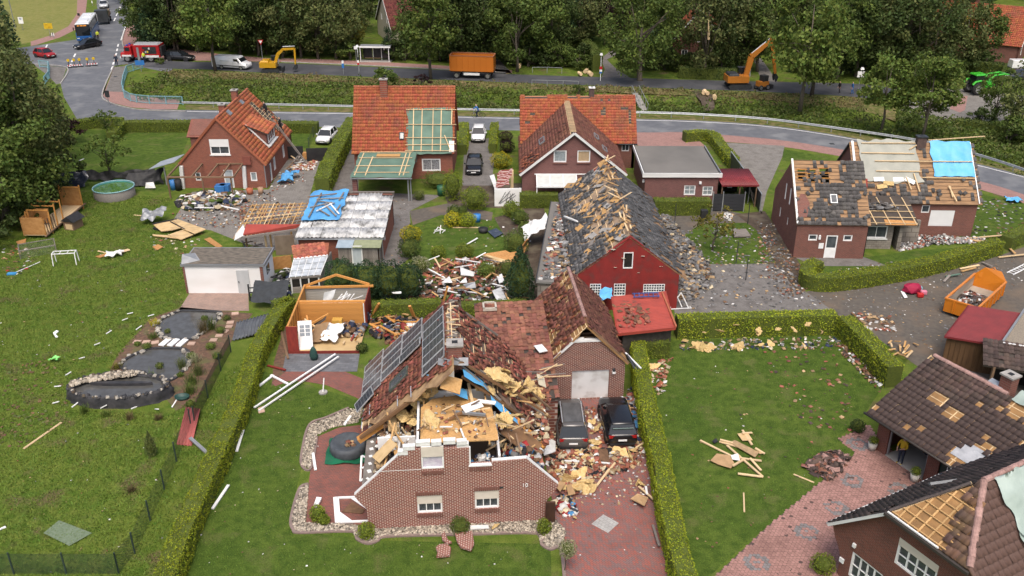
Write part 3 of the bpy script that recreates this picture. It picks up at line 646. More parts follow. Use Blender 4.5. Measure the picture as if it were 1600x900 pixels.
ub('attic_floor',M('attic_floor',(.16,.12,.09),(.09,.07,.055),2,.95),(0,D/2,2.45),(2*X-.62,D-.62,.2),A)
panel('collar_boards',OSB,(-1.75,.55,4.86),(1,0,0),(0,1,0),[(0,3.2),(.6,4.0),(2.2,4.3),(3.7,3.4),(3.9,.6)],(),.06,A)
for x in(-1.6,-.5,.6,1.7):ub('collar_beam',WOOD,(x,2.7,4.72),(.09,4.4,.2),A)
ub('inner_wall',WHITEWALL,(-1.9,3.2,3.6),(.12,5.0,2.1),A);ub('inner_wall',WHITEWALL,(0,5.4,3.7),(4.2,.12,2.2),A);ub('inner_wall',WHITEWALL,(2.2,2.6,3.2),(.12,4.0,1.3),A)
ub('white_board',PVC,(-.15,3.9,6.3),(.42,.06,1.5),A,rot=Matrix.Rotation(.12,3,'X'))
ub('wall_plate',GREYWOOD,(-4.55,3.2,2.40),(.5,6.0,.12),A);ub('plate_edge',WHITE,(-4.18,3.0,2.46),(.1,5.4,.14),A)
for k in range(7):ub('plaster_patch',WHITE,(-4.5,1.0+k*.65,2.465),(R.uniform(.12,.25),R.uniform(.15,.3),.02),A,rz=R.random())
o1=Vector((-XE,D,ZE));S1=lambda u,v,l=0:o1+Vector((0,-1,0))*u+Vector((cs,0,sn))*v+Vector((-sn,0,cs))*l
r1=MB().extr([S1(u,v,-.08)for u,v in((-1.9,0),(5.0,0),(5.2,.5),(6.2,1.2),(6.2,2.0),(6.9,2.5),(6.6,3.5),(7.5,4.3),(7.4,5.3),(8.2,6.1),(8.1,LS),(0,LS))],Vector((-sn,0,cs))*.08).build('roof',M('torn_boards',(.42,.28,.15),(.30,.19,.10),2.5,.85,bump=.4,c3=(.20,.12,.07),sc3=1.2),A)
r2=panel('roof',M('broken_underlay',(.17,.115,.085),(.10,.075,.06),2.5,.9,bump=.6),(XE,4.4,ZE),(0,1,0),(-cs,0,sn),[(0,3.0),(.9,5.2),(2.2,LS),(D-4.4,LS)],(),.14,A)
def holeA(u,v):
 if u>4.7+.42*v+.35*nz(u,v,1.3,2):return True
 return.5 if nz(u,v,.8,3)>.33 else(.9 if v>LS-.4 and u<5 else.05)
tiles(r1,T_RED,S1(-1.9,0),(0,-1,0),(cs,0,sn),D+1.9,LS,.27,.33,lambda u,v:holeA(u-1.9,v),.035,loose=90,bound=lambda u,v:u-1.9<5.3+.42*v and u>1.9*v/LS)
battens(r1,PALEWOOD,S1(0,0),(0,-1,0),(cs,0,sn),5.6,LS,.55,jag=.3)
tiles(r2,T_RED,(XE,4.4,ZE),(0,1,0),(-cs,0,sn),D-4.4,LS,.27,.33,lambda u,v:(.72 if nz(u,v,.7,9)>.02-(v>5.6)*.3 else.2)if v>3.0-.0 else.5,.07,loose=170)
battens(r2,PALEWOOD,(XE,4.4,ZE),(0,1,0),(-cs,0,sn),D-4.4,LS,.34,v0=1.6,jag=.9)
for y in np.arange(4.5,D,.8):ubeam('rafter',GREYWOOD,(-.05,y,ZR-.02),(1.9+R.random(),y+R.gauss(0,.1),ZR-2.1-R.random()),.08,.1,A)
for k in range(26):ub('ridge_lath',R.choice((jm_pale,PALEWOOD,GREYWOOD)),(R.gauss(.05,.12),5.2+k*.23,ZR-.02+R.gauss(0,.03)),(R.uniform(.3,.7),.07,.04),A,rz=R.gauss(0,.5))
ubeam('ridge_board',GREYWOOD,(0,5.0,7.44),(0,D,7.44),.1,.06,A)
chimney(A,.15,4.9,6.6,8.0,.75,.7,B_DARKRED)
for k,(x,y)in enumerate(((-.5,4.3),(0,4.05),(.55,4.35),(-.2,4.5),(.35,4.55))):ub('flashing',ZINC,(x,y,7.35-.25*abs(x)),(.55,.5,.03),A,rot=Matrix.Rotation(R.gauss(0,.5),3,'Y')@Matrix.Rotation(R.gauss(0,.3),3,'X'))
PV=M('pv_cells',(.022,.026,.038),(.032,.036,.048),2,.16,spec=.6,c3=(.06,.065,.075),sc3=1.5)
pm=newmat('pv_face')[0];t=pm.node_tree;b=t.nodes['Principled BSDF'];co=coords(t,'Object');bt=N(t,'ShaderNodeTexBrick');bt.offset=0
for k,val in(('Scale',1),('Mortar Size',.02),('Brick Width',.1),('Row Height',.1667)):bt.inputs[k].default_value=val
bt.inputs['Color1'].default_value=(.02,.024,.036,1);bt.inputs['Color2'].default_value=(.026,.03,.043,1);bt.inputs['Mortar'].default_value=(.10,.105,.115,1)
t.links.new(co,bt.inputs['Vector']);t.links.new(bt.outputs['Color'],b.inputs['Base Color']);b.inputs['Roughness'].default_value=.14
exL,eyL=Vector((0,-1,0)),Vector((cs,0,sn));nL=exL.cross(eyL)
ALU=M('aluminium_frame',(.55,.56,.57),(.48,.49,.5),2,.35,.5)
def pvpanel(u,v,lift=.14,tilt=None,du=1.0,dv=1.72):
 q=frame(exL,eyL)
 if tilt is not None:q=q@tilt
 c=Vector((-XE,D,ZE))+exL*u+eyL*v+nL*lift;p=ub('solar_panel',pm,c,(du-.05,dv-.05,.04),A,rot=q)
 p2=bpy.data.objects.new('frame',PVF);link(p2,p)
 return p
fm=MB()
for a,b_,w_,h_ in((-.5,0,.075,1.03),(.5,0,.075,1.03),(0,-.5,1.075,.03),(0,.5,1.075,.03)):fm.box((a,b_,.1+.02*(w_>1)),(w_,h_,1.3))
PVF=fm.mesh('panel_frame',ALU)
for vc,rows,u0_,pt in((6.08,6,.5,.97),(4.22,4,-.65,.85),(2.42,4,-1.1,.87),(.62,5,-1.6,.82)):
 for r_ in range(rows):
  tl=Matrix.Rotation(R.gauss(0,.012),3,'X')@Matrix.Rotation(R.gauss(0,.012),3,'Y')
  pvpanel(u0_+pt*(r_+.5),vc,.15+R.uniform(0,.03)+(.12 if vc==4.22 and r_==3 else 0),tl,pt+.02,1.78)
pvpanel(2.95,.3,.34,Matrix.Rotation(.22,3,'Z')@Matrix.Rotation(.10,3,'Y'),1.0,1.5)
for u,v in((6.0,4.2),(5.6,3.1),(3.6,.6)):ubeam('mounting_rail',ALU,Vector((-XE,D,ZE))+exL*u+eyL*v+nL*.1,Vector((-XE,D,ZE))+exL*(u+1.1)+eyL*(v+.05)+nL*.1,.05,.04,A)
skylight(A,(-XE,D,ZE),exL,eyL,3.95,3.15,.9,1.45,M('dark_green_frame',(.10,.11,.09),(.07,.08,.065),3,.5))
gutter(A,(-XE-.05,D+1.8,ZE-.05),(-XE-.05,6.0,ZE-.05))
BEAM=M('dark_rafter',(.22,.12,.055),(.15,.08,.04),4,.75,orand=.2,stretch=(.4,3,3))
for(a,b_,za,zb,w_,m)in(((563,684),(664,610),2.7,5.5,.2,BEAM),((722,588),(834,662),6.3,3.0,.16,BEAM),((705,572),(722,566),7.0,7.2,.15,BEAM),((722,566),(790,608),7.2,5.3,.15,BEAM),((790,602),(860,652),5.2,2.9,.16,BEAM),((762,580),(838,640),6.0,3.4,.12,OLDWOOD),((664,676),(722,644),4.3,5.3,.14,BEAM),((560,688),(598,662),2.5,3.3,.35,ORANGEWOOD),((732,600),(742,648),5.2,5.0,.16,PALEWOOD),((600,665),(604,690),3.6,2.6,.08,OLDWOOD),((622,660),(626,690),4,2.6,.08,PALEWOOD),((628,668),(640,690),3.8,2.6,.08,PALEWOOD),((800,650),(850,700),3.6,2.7,.3,ORANGEWOOD),((780,660),(815,690),3.8,3.0,.12,BEAM),((745,575),(850,648),6.2,3.2,.1,GREYWOOD),((815,600),(862,640),4.4,3.0,.12,OLDWOOD)):
 ubeam('broken_rafter',m,loc(A,*a,za),loc(A,*b_,zb),w_,w_*.8,A)
for k in range(13):
 x=R.uniform(1.6,4.4);y=R.uniform(1.0,4.6);z=ZR-x*1.03-R.uniform(.1,.5);ubeam('broken_batten',R.choice((PALEWOOD,OLDWOOD,WOOD)),(x,y,z),(x+R.gauss(0,.5),max(.5,y+R.gauss(0,1.2)),z+R.gauss(0,.35)),.06,.05,A)
ub('fallen_panel',M('brown_panel',(.21,.115,.055),(.16,.09,.045),2,.6),loc(A,815,686,3.6),(2.0,1.3,.06),A,rot=Matrix.Rotation(-.6,3,'Z')@Matrix.Rotation(.5,3,'Y'))
ub('osb_sheet',OSB,loc(A,705,600,6.4),(1.1,.9,.04),A,rot=Matrix.Rotation(.4,3,'Y')@Matrix.Rotation(.5,3,'X'))
ub('white_sheet',PVC,loc(A,738,635,5.25),(1.1,.5,.05),A,rot=Matrix.Rotation(.5,3,'Z')@Matrix.Rotation(.3,3,'X'))
ub('gutter_piece',ZINC,loc(A,735,646,5.1),(1.6,.16,.12),A,rz=-.25);ub('white_sheet',WHITE,loc(A,760,628,5.2),(1.0,.3,.05),A,rz=-.3)
def blob(seed,amp=.35,flat=.6,sd=2):
 me=bpy.data.meshes.new('lump');bm=bmesh.new();bmesh.ops.create_icosphere(bm,subdivisions=sd,radius=.5)
 for v in bm.verts:
  d=1+amp*2*noise.noise(v.co*2.6+Vector((seed*5.1,0,0)))+amp*.9*noise.noise(v.co*7+Vector((0,seed*3.3,0)));v.co*=d;v.co.z*=flat
 bm.to_mesh(me);bm.free();return me
FOAM=[]
for k in range(6):
 me=blob(k,.45,.34,3);me.materials.append(PURB[0]);FOAM.append(me)
def foam(name,p,s,parent=None,rot=None):
 o=O(name,R.choice(FOAM),parent);o.location=p;o.scale=(s*R.uniform(.8,1.5),s,s*R.uniform(.6,1));o.rotation_euler=rot or(R.gauss(0,.5),R.gauss(0,.5),R.uniform(0,6));return o
for(u,v,z,n,sp)in((668,612,5.2,7,7),(640,655,3.6,9,12),(785,592,5.4,10,13),(800,615,4.8,6,12),(822,605,4,6,12),(770,585,5.9,4,8),(675,660,5.0,4,5),(790,655,4.6,5,10),(652,625,4.6,6,8),(840,620,3.2,5,10),(760,612,5.2,3,8)):
 for k in range(n):foam('insulation',loc(A,u+R.gauss(0,sp*.6),v+R.gauss(0,sp*.5),z+R.gauss(0,.15)),R.uniform(.3,.75),A)
for pts in([(668,590,6.2),(684,592,6.0),(698,606,5.6),(716,612,5.4),(728,614,5.1)],[(722,580,6.8),(738,588,6.2),(752,598,5.8),(762,606,5.3)],[(765,620,5),(778,632,4.6),(796,648,4.0),(808,658,3.5)],[(668,592,6),(672,606,5.4)]):
 v=[];
 for i,(a,b_,z)in enumerate(pts):
  p=loc(A,a,b_,z);w_=.28+.18*math.sin(i*2.1);v+=[p+Vector((-.1,w_,.1*(i%2))),p+Vector((.05,0,.12-.1*(i%2))),p+Vector((.1,-w_,-.15))]
 n_=len(pts);MB().add(v,[(3*i+j,3*i+j+1,3*i+j+4,3*i+j+3)for i in range(n_-1)for j in(0,1)]).build('torn_membrane',LIGHTTARP,A,True)
JUNK=[M('junk_'+n_,c,tuple(x*.7 for x in c),5,.8,island=.35,bump=.5)for n_,c in(('white',(.62,.61,.58)),('cream',(.5,.42,.28)),('navy',(.03,.04,.08)),('brown',(.16,.09,.05)),('black',(.02,.02,.022)),('tan',(.38,.26,.14)),('blue',(.05,.17,.33)),('red',(.30,.03,.03)),('grey',(.22,.22,.22)),('brick',(.28,.10,.065)))]
jm={k.name[5:]:k for k in JUNK}
def heap(name,parent,poly,n,size,mats,hgt,z0=0.0,flat=.35,tilt=2.0,cz=None):
 pts=[];cx=sum(p[0]for p in poly)/len(poly);cy=sum(p[1]for p in poly)/len(poly);rx=max(math.hypot(p[0]-cx,p[1]-cy)for p in poly)
 for x,y in randin(poly,n):pts.append((x,y,z0+R.random()*hgt*max(.12,1-math.hypot(x-cx,y-cy)/rx)))
 return bits(name,pts,size,mats,flat,parent=parent,tilt=tilt)
for k in range(14):a_=R.uniform(1.9,4.4);y_=R.uniform(.8,5);ubeam('splinter',R.choice((WOOD,PALEWOOD,OLDWOOD,GREYWOOD)),(a_,y_,3.4+R.random()),(a_+R.gauss(0,.6),max(.5,y_+R.gauss(0,.9)),3.3+R.random()*1.2),.09,.05,A)
heap('belongings',A,[(2.4,.4),(4.4,.5),(4.5,2.6),(2.6,2.6)],420,.26,JUNK,1.2,2.6,.45)
heap('belongings',A,[(.6,.35),(2.4,.35),(2.4,1.4),(.6,1.4)],170,.24,[jm[k]for k in('white','navy','grey','white','blue','brown')],.9,2.9,.5)
for k in range(9):ubeam('broken_stud',R.choice((PALEWOOD,OLDWOOD,WOOD,WHITE)),(R.uniform(-4,-2),R.uniform(.8,5.5),2.6),(R.uniform(-4,-2),R.uniform(.8,5.5),R.uniform(3.2,4.4)),.09,.08,A)
for k in range(5):ub('torn_board',R.choice((OSB,PLY_,WHITE,UNDERDARK)),(R.uniform(-4,-2.2),R.uniform(1.2,6),R.uniform(2.9,3.6)),(R.uniform(.7,1.5),R.uniform(.5,1.0),.03),A,rot=Matrix.Rotation(R.uniform(0,3),3,'Z')@Matrix.Rotation(R.gauss(0,.4),3,'X')@Matrix.Rotation(R.gauss(0,.4),3,'Y'))
ub('inner_wall',WHITEWALL,(-3.1,3.2,3.0),(2.0,.1,.9),A)
heap('rubble',A,[(-4.2,.5),(-2,.5),(-2,7),(-4.2,6)],300,.25,[jm[k]for k in('tan','cream','white','brown','black','brick')],.5,2.6)
heap('rubble',A,[(-1.6,.7),(1.8,.7),(1.8,3.6),(-1.2,3.9)],70,.15,[jm[k]for k in('tan','cream','white','brick','brown')],.15,4.9)
for k in range(16):p_=Vector((R.uniform(-1.6,1.7),R.uniform(.7,3.8),4.95+R.random()*.15));q_=p_+Vector((R.gauss(0,.6),R.gauss(0,.6),R.random()*.5));q_.y=max(.5,q_.y);ubeam('splinter',R.choice((WOOD,PALEWOOD,OLDWOOD,WHITE)),p_,q_,.09,.04,A)
heap('rubble',A,[(1.8,2.6),(5,2.6),(5.2,6),(2.6,6)],260,.24,[jm[k]for k in('cream','tan','brick','brick','cream','white')],1.0,2.9)
lo=Vector((1.6,7.6,2.6));lk=panel('link_roof',UNDERDARK,lo,(1,0,0),(0,c_(.165),s_(.165)),[(0,9.6),(4.6,9.6)],(),.14,A)
tiles(lk,T_BROWN,lo,(1,0,0),(0,c_(.165),s_(.165)),4.6,9.6,.28,.34,lambda u,v:.06+.35*(v<1.6)*(nz(u,v,1,5)>0),.02,wave=.03,loose=70)
ub('link_wall',B_G,(3.9,7.9,1.25),(4.4,.25,2.5),A);ub('link_wall',B_G,(3.9,16.7,1.9),(4.4,.25,3.8),A)
mb=MB()
for a,b_,w_,h_ in((-.4,0,.12,1.0),(.4,0,.12,1.0),(0,-.45,.92,.12),(0,.45,.92,.12)):mb.box(lo+Vector((1.0+a,8.9+b_,1.62)),(w_,h_,.2))
mb.build('chimney_rim',M('cream_render',(.5,.46,.38),(.4,.36,.3),3,.9),A)
heap('broken_tiles',A,[(2.6,5.6),(5.6,7.0),(5.2,9.6),(3.2,8.8)],420,.3,[T_RED,T_RED,T_RIDGE,T_BROWN,jm['tan']],.5,2.72,.12,1.2)
ub('white_board',WHITE,lo+Vector((3.9,4.2,.95)),(.55,.9,.04),A,rz=.3);ub('blown_sheet',M('cream_sheet',(.55,.5,.36),(.45,.4,.3),2,.7),lo+Vector((3.6,1.0,.6)),(.5,1.2,.04),A,rot=Matrix.Rotation(.5,3,'Y'))
for k in range(8):x,y=R.uniform(2.2,5),R.uniform(.8,2.6);ubeam('broken_batten',R.choice((PALEWOOD,GREYWOOD)),lo+Vector((x-.8,y,.5)),lo+Vector((x+.6,y+R.gauss(0,.8),.9)),.06,.04,A)
# -- garage with white door
G=E('garage',(2.14,48.9,0),'brick garage with steep brown tiled roof and closed white door behind two dark cars','garage',rad(5))
gx,gd,ge,gr=4.95,8.2,2.6,5.35;hl=gx/2+.18
panel('wall',B_G,(0,0,0),(1,0,0),(0,0,1),[(0,2.6),(1.5,4.2),(3.45,4.2),(4.95,2.6)],[(1.62,3.98,.05,2.12)],.25,G)
gl_=ub('garage_door',M('garage_door_white',(.66,.66,.65),(.55,.55,.54),1.5,.6,c3=(.42,.40,.38),sc3=3),(2.8,.12,1.09),(2.34,.06,2.06),G)
for x0,x1 in((0.0,.001),):pass
wall(G,B_G,(0,gd),(0,.25),[(0,2.6),(gd-.25,2.6)],t=.25);wall(G,B_G,(gx,.25),(gx,gd),[(0,2.6),(gd-.25,2.6)],t=.25);wall(G,B_G,(gx,gd),(0,gd),[(0,2.6),(gx/2,5.2),(gx,2.6)],t=.25)
ub('broken_edge',WHITE,(2.48,.1,4.24),(1.9,.3,.12),G);ub('broken_edge',WHITE,(1.9,.08,4.34),(.8,.26,.1),G,rz=.1);ub('attic_floor',OLDWOOD,(2.48,4,3.9),(2.6,7,.08),G)
for k in range(5):ubeam('ceiling_beam',OLDWOOD,(1.55,.5+k*.5,4.22),(3.4,.5+k*.5,4.22),.06,.1,G)
LG=math.hypot(hl,gr-ge);sg,cg=(gr-ge)/LG,hl/LG;mx=gx/2
gr1=panel('roof',FELTBROWN,(mx-hl,gd+.15,ge-.05),(0,-1,0),(cg,0,sg),[(0,LG),(gd-.25,LG),(gd+.25,LG-.9),(gd+.3,0)],[(2.6,3.1,2.2,2.75)],.1,G)
gr2=panel('roof',FELTBROWN,(mx+hl,-.15,ge-.05),(0,1,0),(-cg,0,sg),[(0,LG),(gd+.3,LG)],(),.1,G)
def hg(u,v):
 if 2.5<u<3.2 and 2.1<v<2.85:return True
 if u>7.7 and 1.0<v:return.75
 if 5.3<u<6.6 and v<1.9-(u-5.3)*.3:return True
 if abs(u-4.3)<.6 and v<2.6 and nz(u,v,2,1)>-.1:return.7
 if v>LG-.5 and u<3:return.8
 return.09
tiles(gr1,T_BROWN,(mx-hl,gd+.15,ge-.05),(0,-1,0),(cg,0,sg),gd+.3,LG,.26,.31,hg,.03,loose=60)
tiles(gr1,T_RIDGE,(mx-hl,gd+.15,ge+.02),(0,-1,0),(cg,0,sg),gd+.3,LG,.26,.31,lambda u,v:R.random()>.05,.15,loose=45,name='loose_tile')
battens(gr1,PALEWOOD,(mx-hl,gd+.15,ge-.05),(0,-1,0),(cg,0,sg),gd+.2,LG,.31,rafters=.9)
tiles(gr2,T_BROWN,(mx+hl,-.15,ge-.05),(0,1,0),(-cg,0,sg),gd+.3,LG,.26,.31,lambda u,v:.02+.4*(v<.5)+.5*(u<.4),.015,loose=25)
ridge(G,T_PINK,(mx,1.1,gr+.02),(mx,gd+.1,gr+.02),.12,.34)
verge(G,(mx-hl,-.1,ge-.05),(mx-.9,-.1,gr-1.1),WHITE,.16);verge(G,(mx+hl,-.1,ge-.05),(mx+.3,-.1,gr-.35),OLDWOOD,.2)
ub('torn_sheet',M('cream_sheet',(.5,.5,.4),(.4,.4,.3),2,.7),(-.05,gd-5.9,3.2),(.7,1.0,.03),G,rot=Matrix.Rotation(-.85,3,'Y'))
for k in range(3):ubeam('torn_gutter',R.choice((WHITE,DKSTEEL)),(gx+.2,.2+k*.4,2.9-k*.1),(gx+.5+.2*k,-.5,2.4),.1,.05,G)
lamp=ub('wall_lamp',DKSTEEL,(gx-.72,-.1,2.05),(.16,.2,.3),G);ub('lamp_glass',PVC,(gx-.72,-.1,1.98),(.2,.22,.14),G)
# -- B: red barn
Bn=E('barn',(8.64,61.5,0),'long barn with dark red gable wall and torn slate roof','barn',rad(1.0))
bx,bd,be,br=3.78,17.5,3.0,6.15;bo=.3;hb=bx+bo;LB=math.hypot(hb,br-be);sb,cb=(br-be)/LB,hb/LB
bops=[(3.33,4.05,3.45,4.75),(.95,1.78,1.25,2.2),(2.75,3.62,1.2,2.2),(4.95,6.55,1.25,2.15)]
wall(Bn,REDRENDER,(-bx,0),(bx,0),[(0,be),(bx,br-.15),(2*bx,be)],bops)
for i,o_ in enumerate(bops):
 if i==0:window(Bn,(-bx,0),(bx,0),o_,1,1,fw=.07,glass=DARK,inset=.02)  # attic hole filled with a near-black sheet, its shade put into the colour
 else:window(Bn,(-bx,0),(bx,0),o_,8 if i==3 else 4,4,fw=.05,wm=.045,inset=.02)
for x,z,s in((-.55,4.3,.35),(1.0,4.45,.3),(-1.0,3.55,.25),(.75,3.1,.28),(-1.2,5.0,.4),(2.4,3.6,.2)):bits('bare_patch',[(x+R.gauss(0,.05),-.012,z)for _ in range(3)],s*.6,M('bare_plaster',(.38,.33,.27),(.3,.26,.2),5,.9),.08,parent=Bn,tilt=0)
wall(Bn,REDRENDER,(-bx,bd),(-bx,.3),[(0,3),(bd-.3,3)]);wall(Bn,REDRENDER,(bx,.3),(bx,bd),[(0,3),(bd-.3,3)]);wall(Bn,REDRENDER,(bx,bd),(-bx,bd),[(0,3),(bx,6.0),(2*bx,3)])
holes1=[(14.2,16.6,3.3,4.7),(.4,2.0,3.2,4.8)]
SHEATH=M('bare_sheathing',(.37,.27,.18),(.27,.19,.125),2,.85,bump=.3,c3=(.24,.17,.11),sc3=1.3)
b1=panel('roof',SHEATH,(-hb,bd+.2,be-.22),(0,-1,0),(cb,0,sb),[(0,LB),(bd+.2,LB)],holes1,.1,Bn)
b2=panel('roof',BOARDS,(hb+.35,0,be-.5),(0,1,0),(-cb,0,sb),[(0,LB+.45),(bd+.2,LB+.45)],[(.5,1.3,4.0,4.8)],.1,Bn)
def hB(u,v):
 f=nz(u,v*1.3,.42,2)*.8+.85*(v/LB-.60)+.25*nz(u,v,1.6,4)
 if u>bd-3.2 and v<LB*(.62+.1*nz(u,v,1)):return.10
 return.96 if f>-.02 else(.35 if f>-.12 else.08)
tiles(b1,T_SLATE,(-hb,bd+.2,be-.22),(0,-1,0),(cb,0,sb),bd+.2,LB,.3,.3,hB,.022,wave=.006,loose=170)
battens(b1,PALEWOOD,(-hb,bd+.2,be-.22),(0,-1,0),(cb,0,sb),bd+.1,LB,.6,jag=.5,lift=.02,rafters=1.7)
for h in holes1:
 for k in range(6):
  u=h[0]+(h[1]-h[0])*(k+.5)/6;a=Vector((-hb+cb*h[2],bd+.2-u,be-.3+sb*h[2]));ubeam('rafter',WOOD,a,a+Vector((cb,0,sb))*(h[3]-h[2]),.07,.12,Bn)
tiles(b2,T_SLATE,(hb+.35,0,be-.5),(0,1,0),(-cb,0,sb),bd+.2,LB+.45,.3,.3,lambda u,v:.02+.3*(nz(u,v,.9,6)>.45)+.6*(v>LB+.15)+.45*(v<1.2)*(nz(u,v,1.2,8)>-.1)+.6*(v>LB-.8 and nz(u,v,.5,3)>.05)+.5*(u<1.6 and nz(u,v,1.5,3)>0),.014,wave=.006,loose=60)
for k in range(40):
 y=R.uniform(.3,bd);ubeam('ridge_timber',R.choice((WOOD,PALEWOOD,OLDWOOD)),(R.gauss(0,.3),y,br+.02+R.random()*.1),(R.gauss(.1,.5),y+R.uniform(.5,2),br-.1+R.random()*.15),.12,.04,Bn)
for k in range(46):
 u,v=R.uniform(0,bd),R.uniform(1.0,LB);p=Vector((-hb+cb*v,bd+.2-u,be-.1+sb*v));q=frame((0,-1,0),(cb,0,sb))@Matrix.Rotation(R.gauss(0,.6),3,'Z')
 ub('loose_board',R.choice((OSB,OSB,CONC,GREYWOOD,WOOD)),p,(R.uniform(.3,1.5),R.uniform(.15,.8),.03),Bn,rot=q@Matrix.Rotation(R.gauss(0,.1),3,'X'))
ubeam('torn_pipe',PVC,loc(Bn,882,338,3.4),loc(Bn,902,346,3.8),.14,.1,Bn)
fl=E('flat_roof_annex',(1.9,61.3,0),'low annex with rubble strewn grey flat roof along the red barn','annex',rad(-6))
ub('wall',B_GREY,(1.1,8.3,1.2),(2.2,16.6,2.4),fl);ub('roof',FELTGREY,(1.15,8.3,2.47),(2.5,16.9,.14),fl);ub('roof_edge',DKSTEEL,(-.12,8.3,2.52),(.06,16.9,.2),fl)
heap('roof_rubble',fl,[(.2,.3),(2.3,.3),(3.4,16),(.6,16)],900,.3,[T_SLATE,T_SLATE,T_SLATE,jm['tan'],jm['white'],T_RED],.18,2.55,.12,1)
heap('roof_rubble',fl,[(1.2,.3),(2.5,.3),(4.2,16),(2.2,16)],500,.34,[T_SLATE,T_SLATE,jm['tan'],jm['grey']],.6,2.55,.12,2)
# -- C: brown winged house with orange cross roof
C=E('house',(6.0,85.6,0),'purple-brick house with brown front gable and orange roofed cross wing behind','house',0)
wx,we,wr=5.0,2.6,6.7;hx=5.25;cd=12.9;LC=math.hypot(hx,wr-we);sc_,cc_=(wr-we)/LC,hx/LC
cops=[(3.05,4.3,3.75,4.95),(5.35,6.6,3.75,4.95),(4.55,5.6,.6,1.7)]
wall(C,B_PURPLE,(-wx,0),(wx,0),[(0,2.75),(wx,wr-.1),(2*wx,2.75)],cops)
window(C,(-wx,0),(wx,0),cops[0],1,1,glass=M('grey_blind',(.30,.34,.35),(.2,.23,.24),6,.4),fw=.1);window(C,(-wx,0),(wx,0),cops[1],1,1,glass=M('chipboard_pane',(.42,.31,.19),(.36,.26,.15),4,.8),fw=.1);window(C,(-wx,0),(wx,0),cops[2],2,1)
for i in(0,1):ub('sill',B_DARKRED,(-wx+(cops[i][0]+cops[i][1])/2,-.04,3.68),(1.4,.12,.1),C)
for s in(-1,1):wall(C,B_PURPLE,(-wx,10)if s<0 else(wx,.3),(-wx,.3)if s<0 else(wx,10),[(0,2.7),(9.7,2.7)])
c1=panel('roof',UNDERDARK,(-hx,cd,we-.08),(0,-1,0),(cc_,0,sc_),[(0,LC),(cd+.25,LC)],(),.12,C);c2=panel('roof',UNDERDARK,(hx,-.25,we-.08),(0,1,0),(-cc_,0,sc_),[(0,LC),(cd+.25,LC)],(),.12,C)
def hC(u,v):return.6 if(u>cd-3.6 and v<2.6 and nz(u*.6,v,1.1,2)>.12)or v>LC-.45 else.03
tiles(c1,T_BROWN,(-hx,cd,we-.08),(0,-1,0),(cc_,0,sc_),cd+.25,LC,.28,.34,hC,.012,loose=25);tiles(c1,T_RIDGE,(-hx,cd,we),(0,-1,0),(cc_,0,sc_),cd,LC,.28,.34,lambda u,v:not(u>cd-3.4 and v<2.4 and R.random()<.22),.12,name='turned_tile')
tiles(c2,T_BROWN,(hx,-.25,we-.08),(0,1,0),(-cc_,0,sc_),cd+.25,LC,.28,.34,lambda u,v:.55 if(u<.9 and 2<v<4.6 and nz(u,v,2,1)>-.1)else.02,.01,loose=12)
battens(C,PALEWOOD,(-.33,0,wr-.22),(0,1,0),(-1,0,.0),cd-.6,.1,.2)
for k in range(30):ub('ridge_batten',PALEWOOD,(-.05,.5+k*.4,wr+.0),(.55,.07,.05),C)
skylight(C,(-hx,cd,we-.08),(0,-1,0),(cc_,0,sc_),8.0,3.0,1.6,.6);skylight(C,(hx,0,we-.08),(0,1,0),(-cc_,0,sc_),5.6,3.4,1.3,.5);skylight(C,(hx,0,we-.08),(0,1,0),(-cc_,0,sc_),3.0,2.6,1.3,.5)
for s in(-1,1):verge(C,(s*hx,-.28,we-.1),(0,-.28,wr+.02),WHITE,.22)
pg=(-3.75,-2.2);ub('canopy_wall',B_PURPLE,(-1.7,-.02,.6),(3.9,.05,1.2),C)
for k in range(4):ubeam('canopy_bar',PVC,(-3.6+k*1.3,0,2.5),(-3.6+k*1.3,-2.1,2.0),.08,.08,C)
for k in range(3):panel('canopy_pane',M('opal_sheet',(.55,.58,.55),(.48,.5,.48),2,.3),(-3.58+k*1.3,-2.1,2.02),(1,0,0),(0,c_(.234),s_(.234)),[(0,2.12),(1.26,2.12)],(),.02,C)
ub('canopy_bar',PVC,(-1.65,-2.12,1.98),(4.05,.1,.14),C);ub('canopy_bar',PVC,(-1.2,-.03,2.55),(5.2,.07,.1),C)
for x in(-3.6,-.9,.3):ub('canopy_post',PVC,(x,-2.1,.95),(.08,.08,1.9),C)
OX0,OX1,oy0,oe,orr,oyr=-5.15,7.4,9.2,2.8,7.05,12.9;LO=math.hypot(oyr-oy0,orr-oe);so_,co_=(orr-oe)/LO,(oyr-oy0)/LO
o1=panel('roof',UNDERDARK,(OX0,oy0,oe),(1,0,0),(0,co_,so_),[(0,LO),(OX1-OX0,LO)],(),.12,C);o2=panel('roof',T_ORANGE,(OX1,2*oyr-oy0,oe),(-1,0,0),(0,-co_,so_),[(0,LO),(OX1-OX0,LO)],(),.12,C)
tiles(o1,T_ORANGE,(OX0,oy0,oe),(1,0,0),(0,co_,so_),OX1-OX0,LO,.27,.33,lambda u,v:True if(11.6<u<12.05 and 2.2<v<3.9)or(8.8<u<9.3 and 3.4<v<3.9)or(11<u<11.8 and 3.9<v<4.2)or(.5<u<1.2 and 2.2<v<2.8)or(1.0<u<1.6 and 3.2<v<3.6)or(v>LO-.3 and(.6<u<2.9 or 5.2<u<6.2 or 6.5<u<7.6))else.004,.008)
battens(o1,PALEWOOD,(OX0,oy0,oe),(1,0,0),(0,co_,so_),OX1-OX0,LO,.33)
for a,b_ in((0,.6),(2.9,5.2),(6.2,6.5),(7.6,12.5)):ridge(C,T_RIDGE,(OX0+a,oyr,orr+.03),(OX0+b_,oyr,orr+.03),.12,.4)
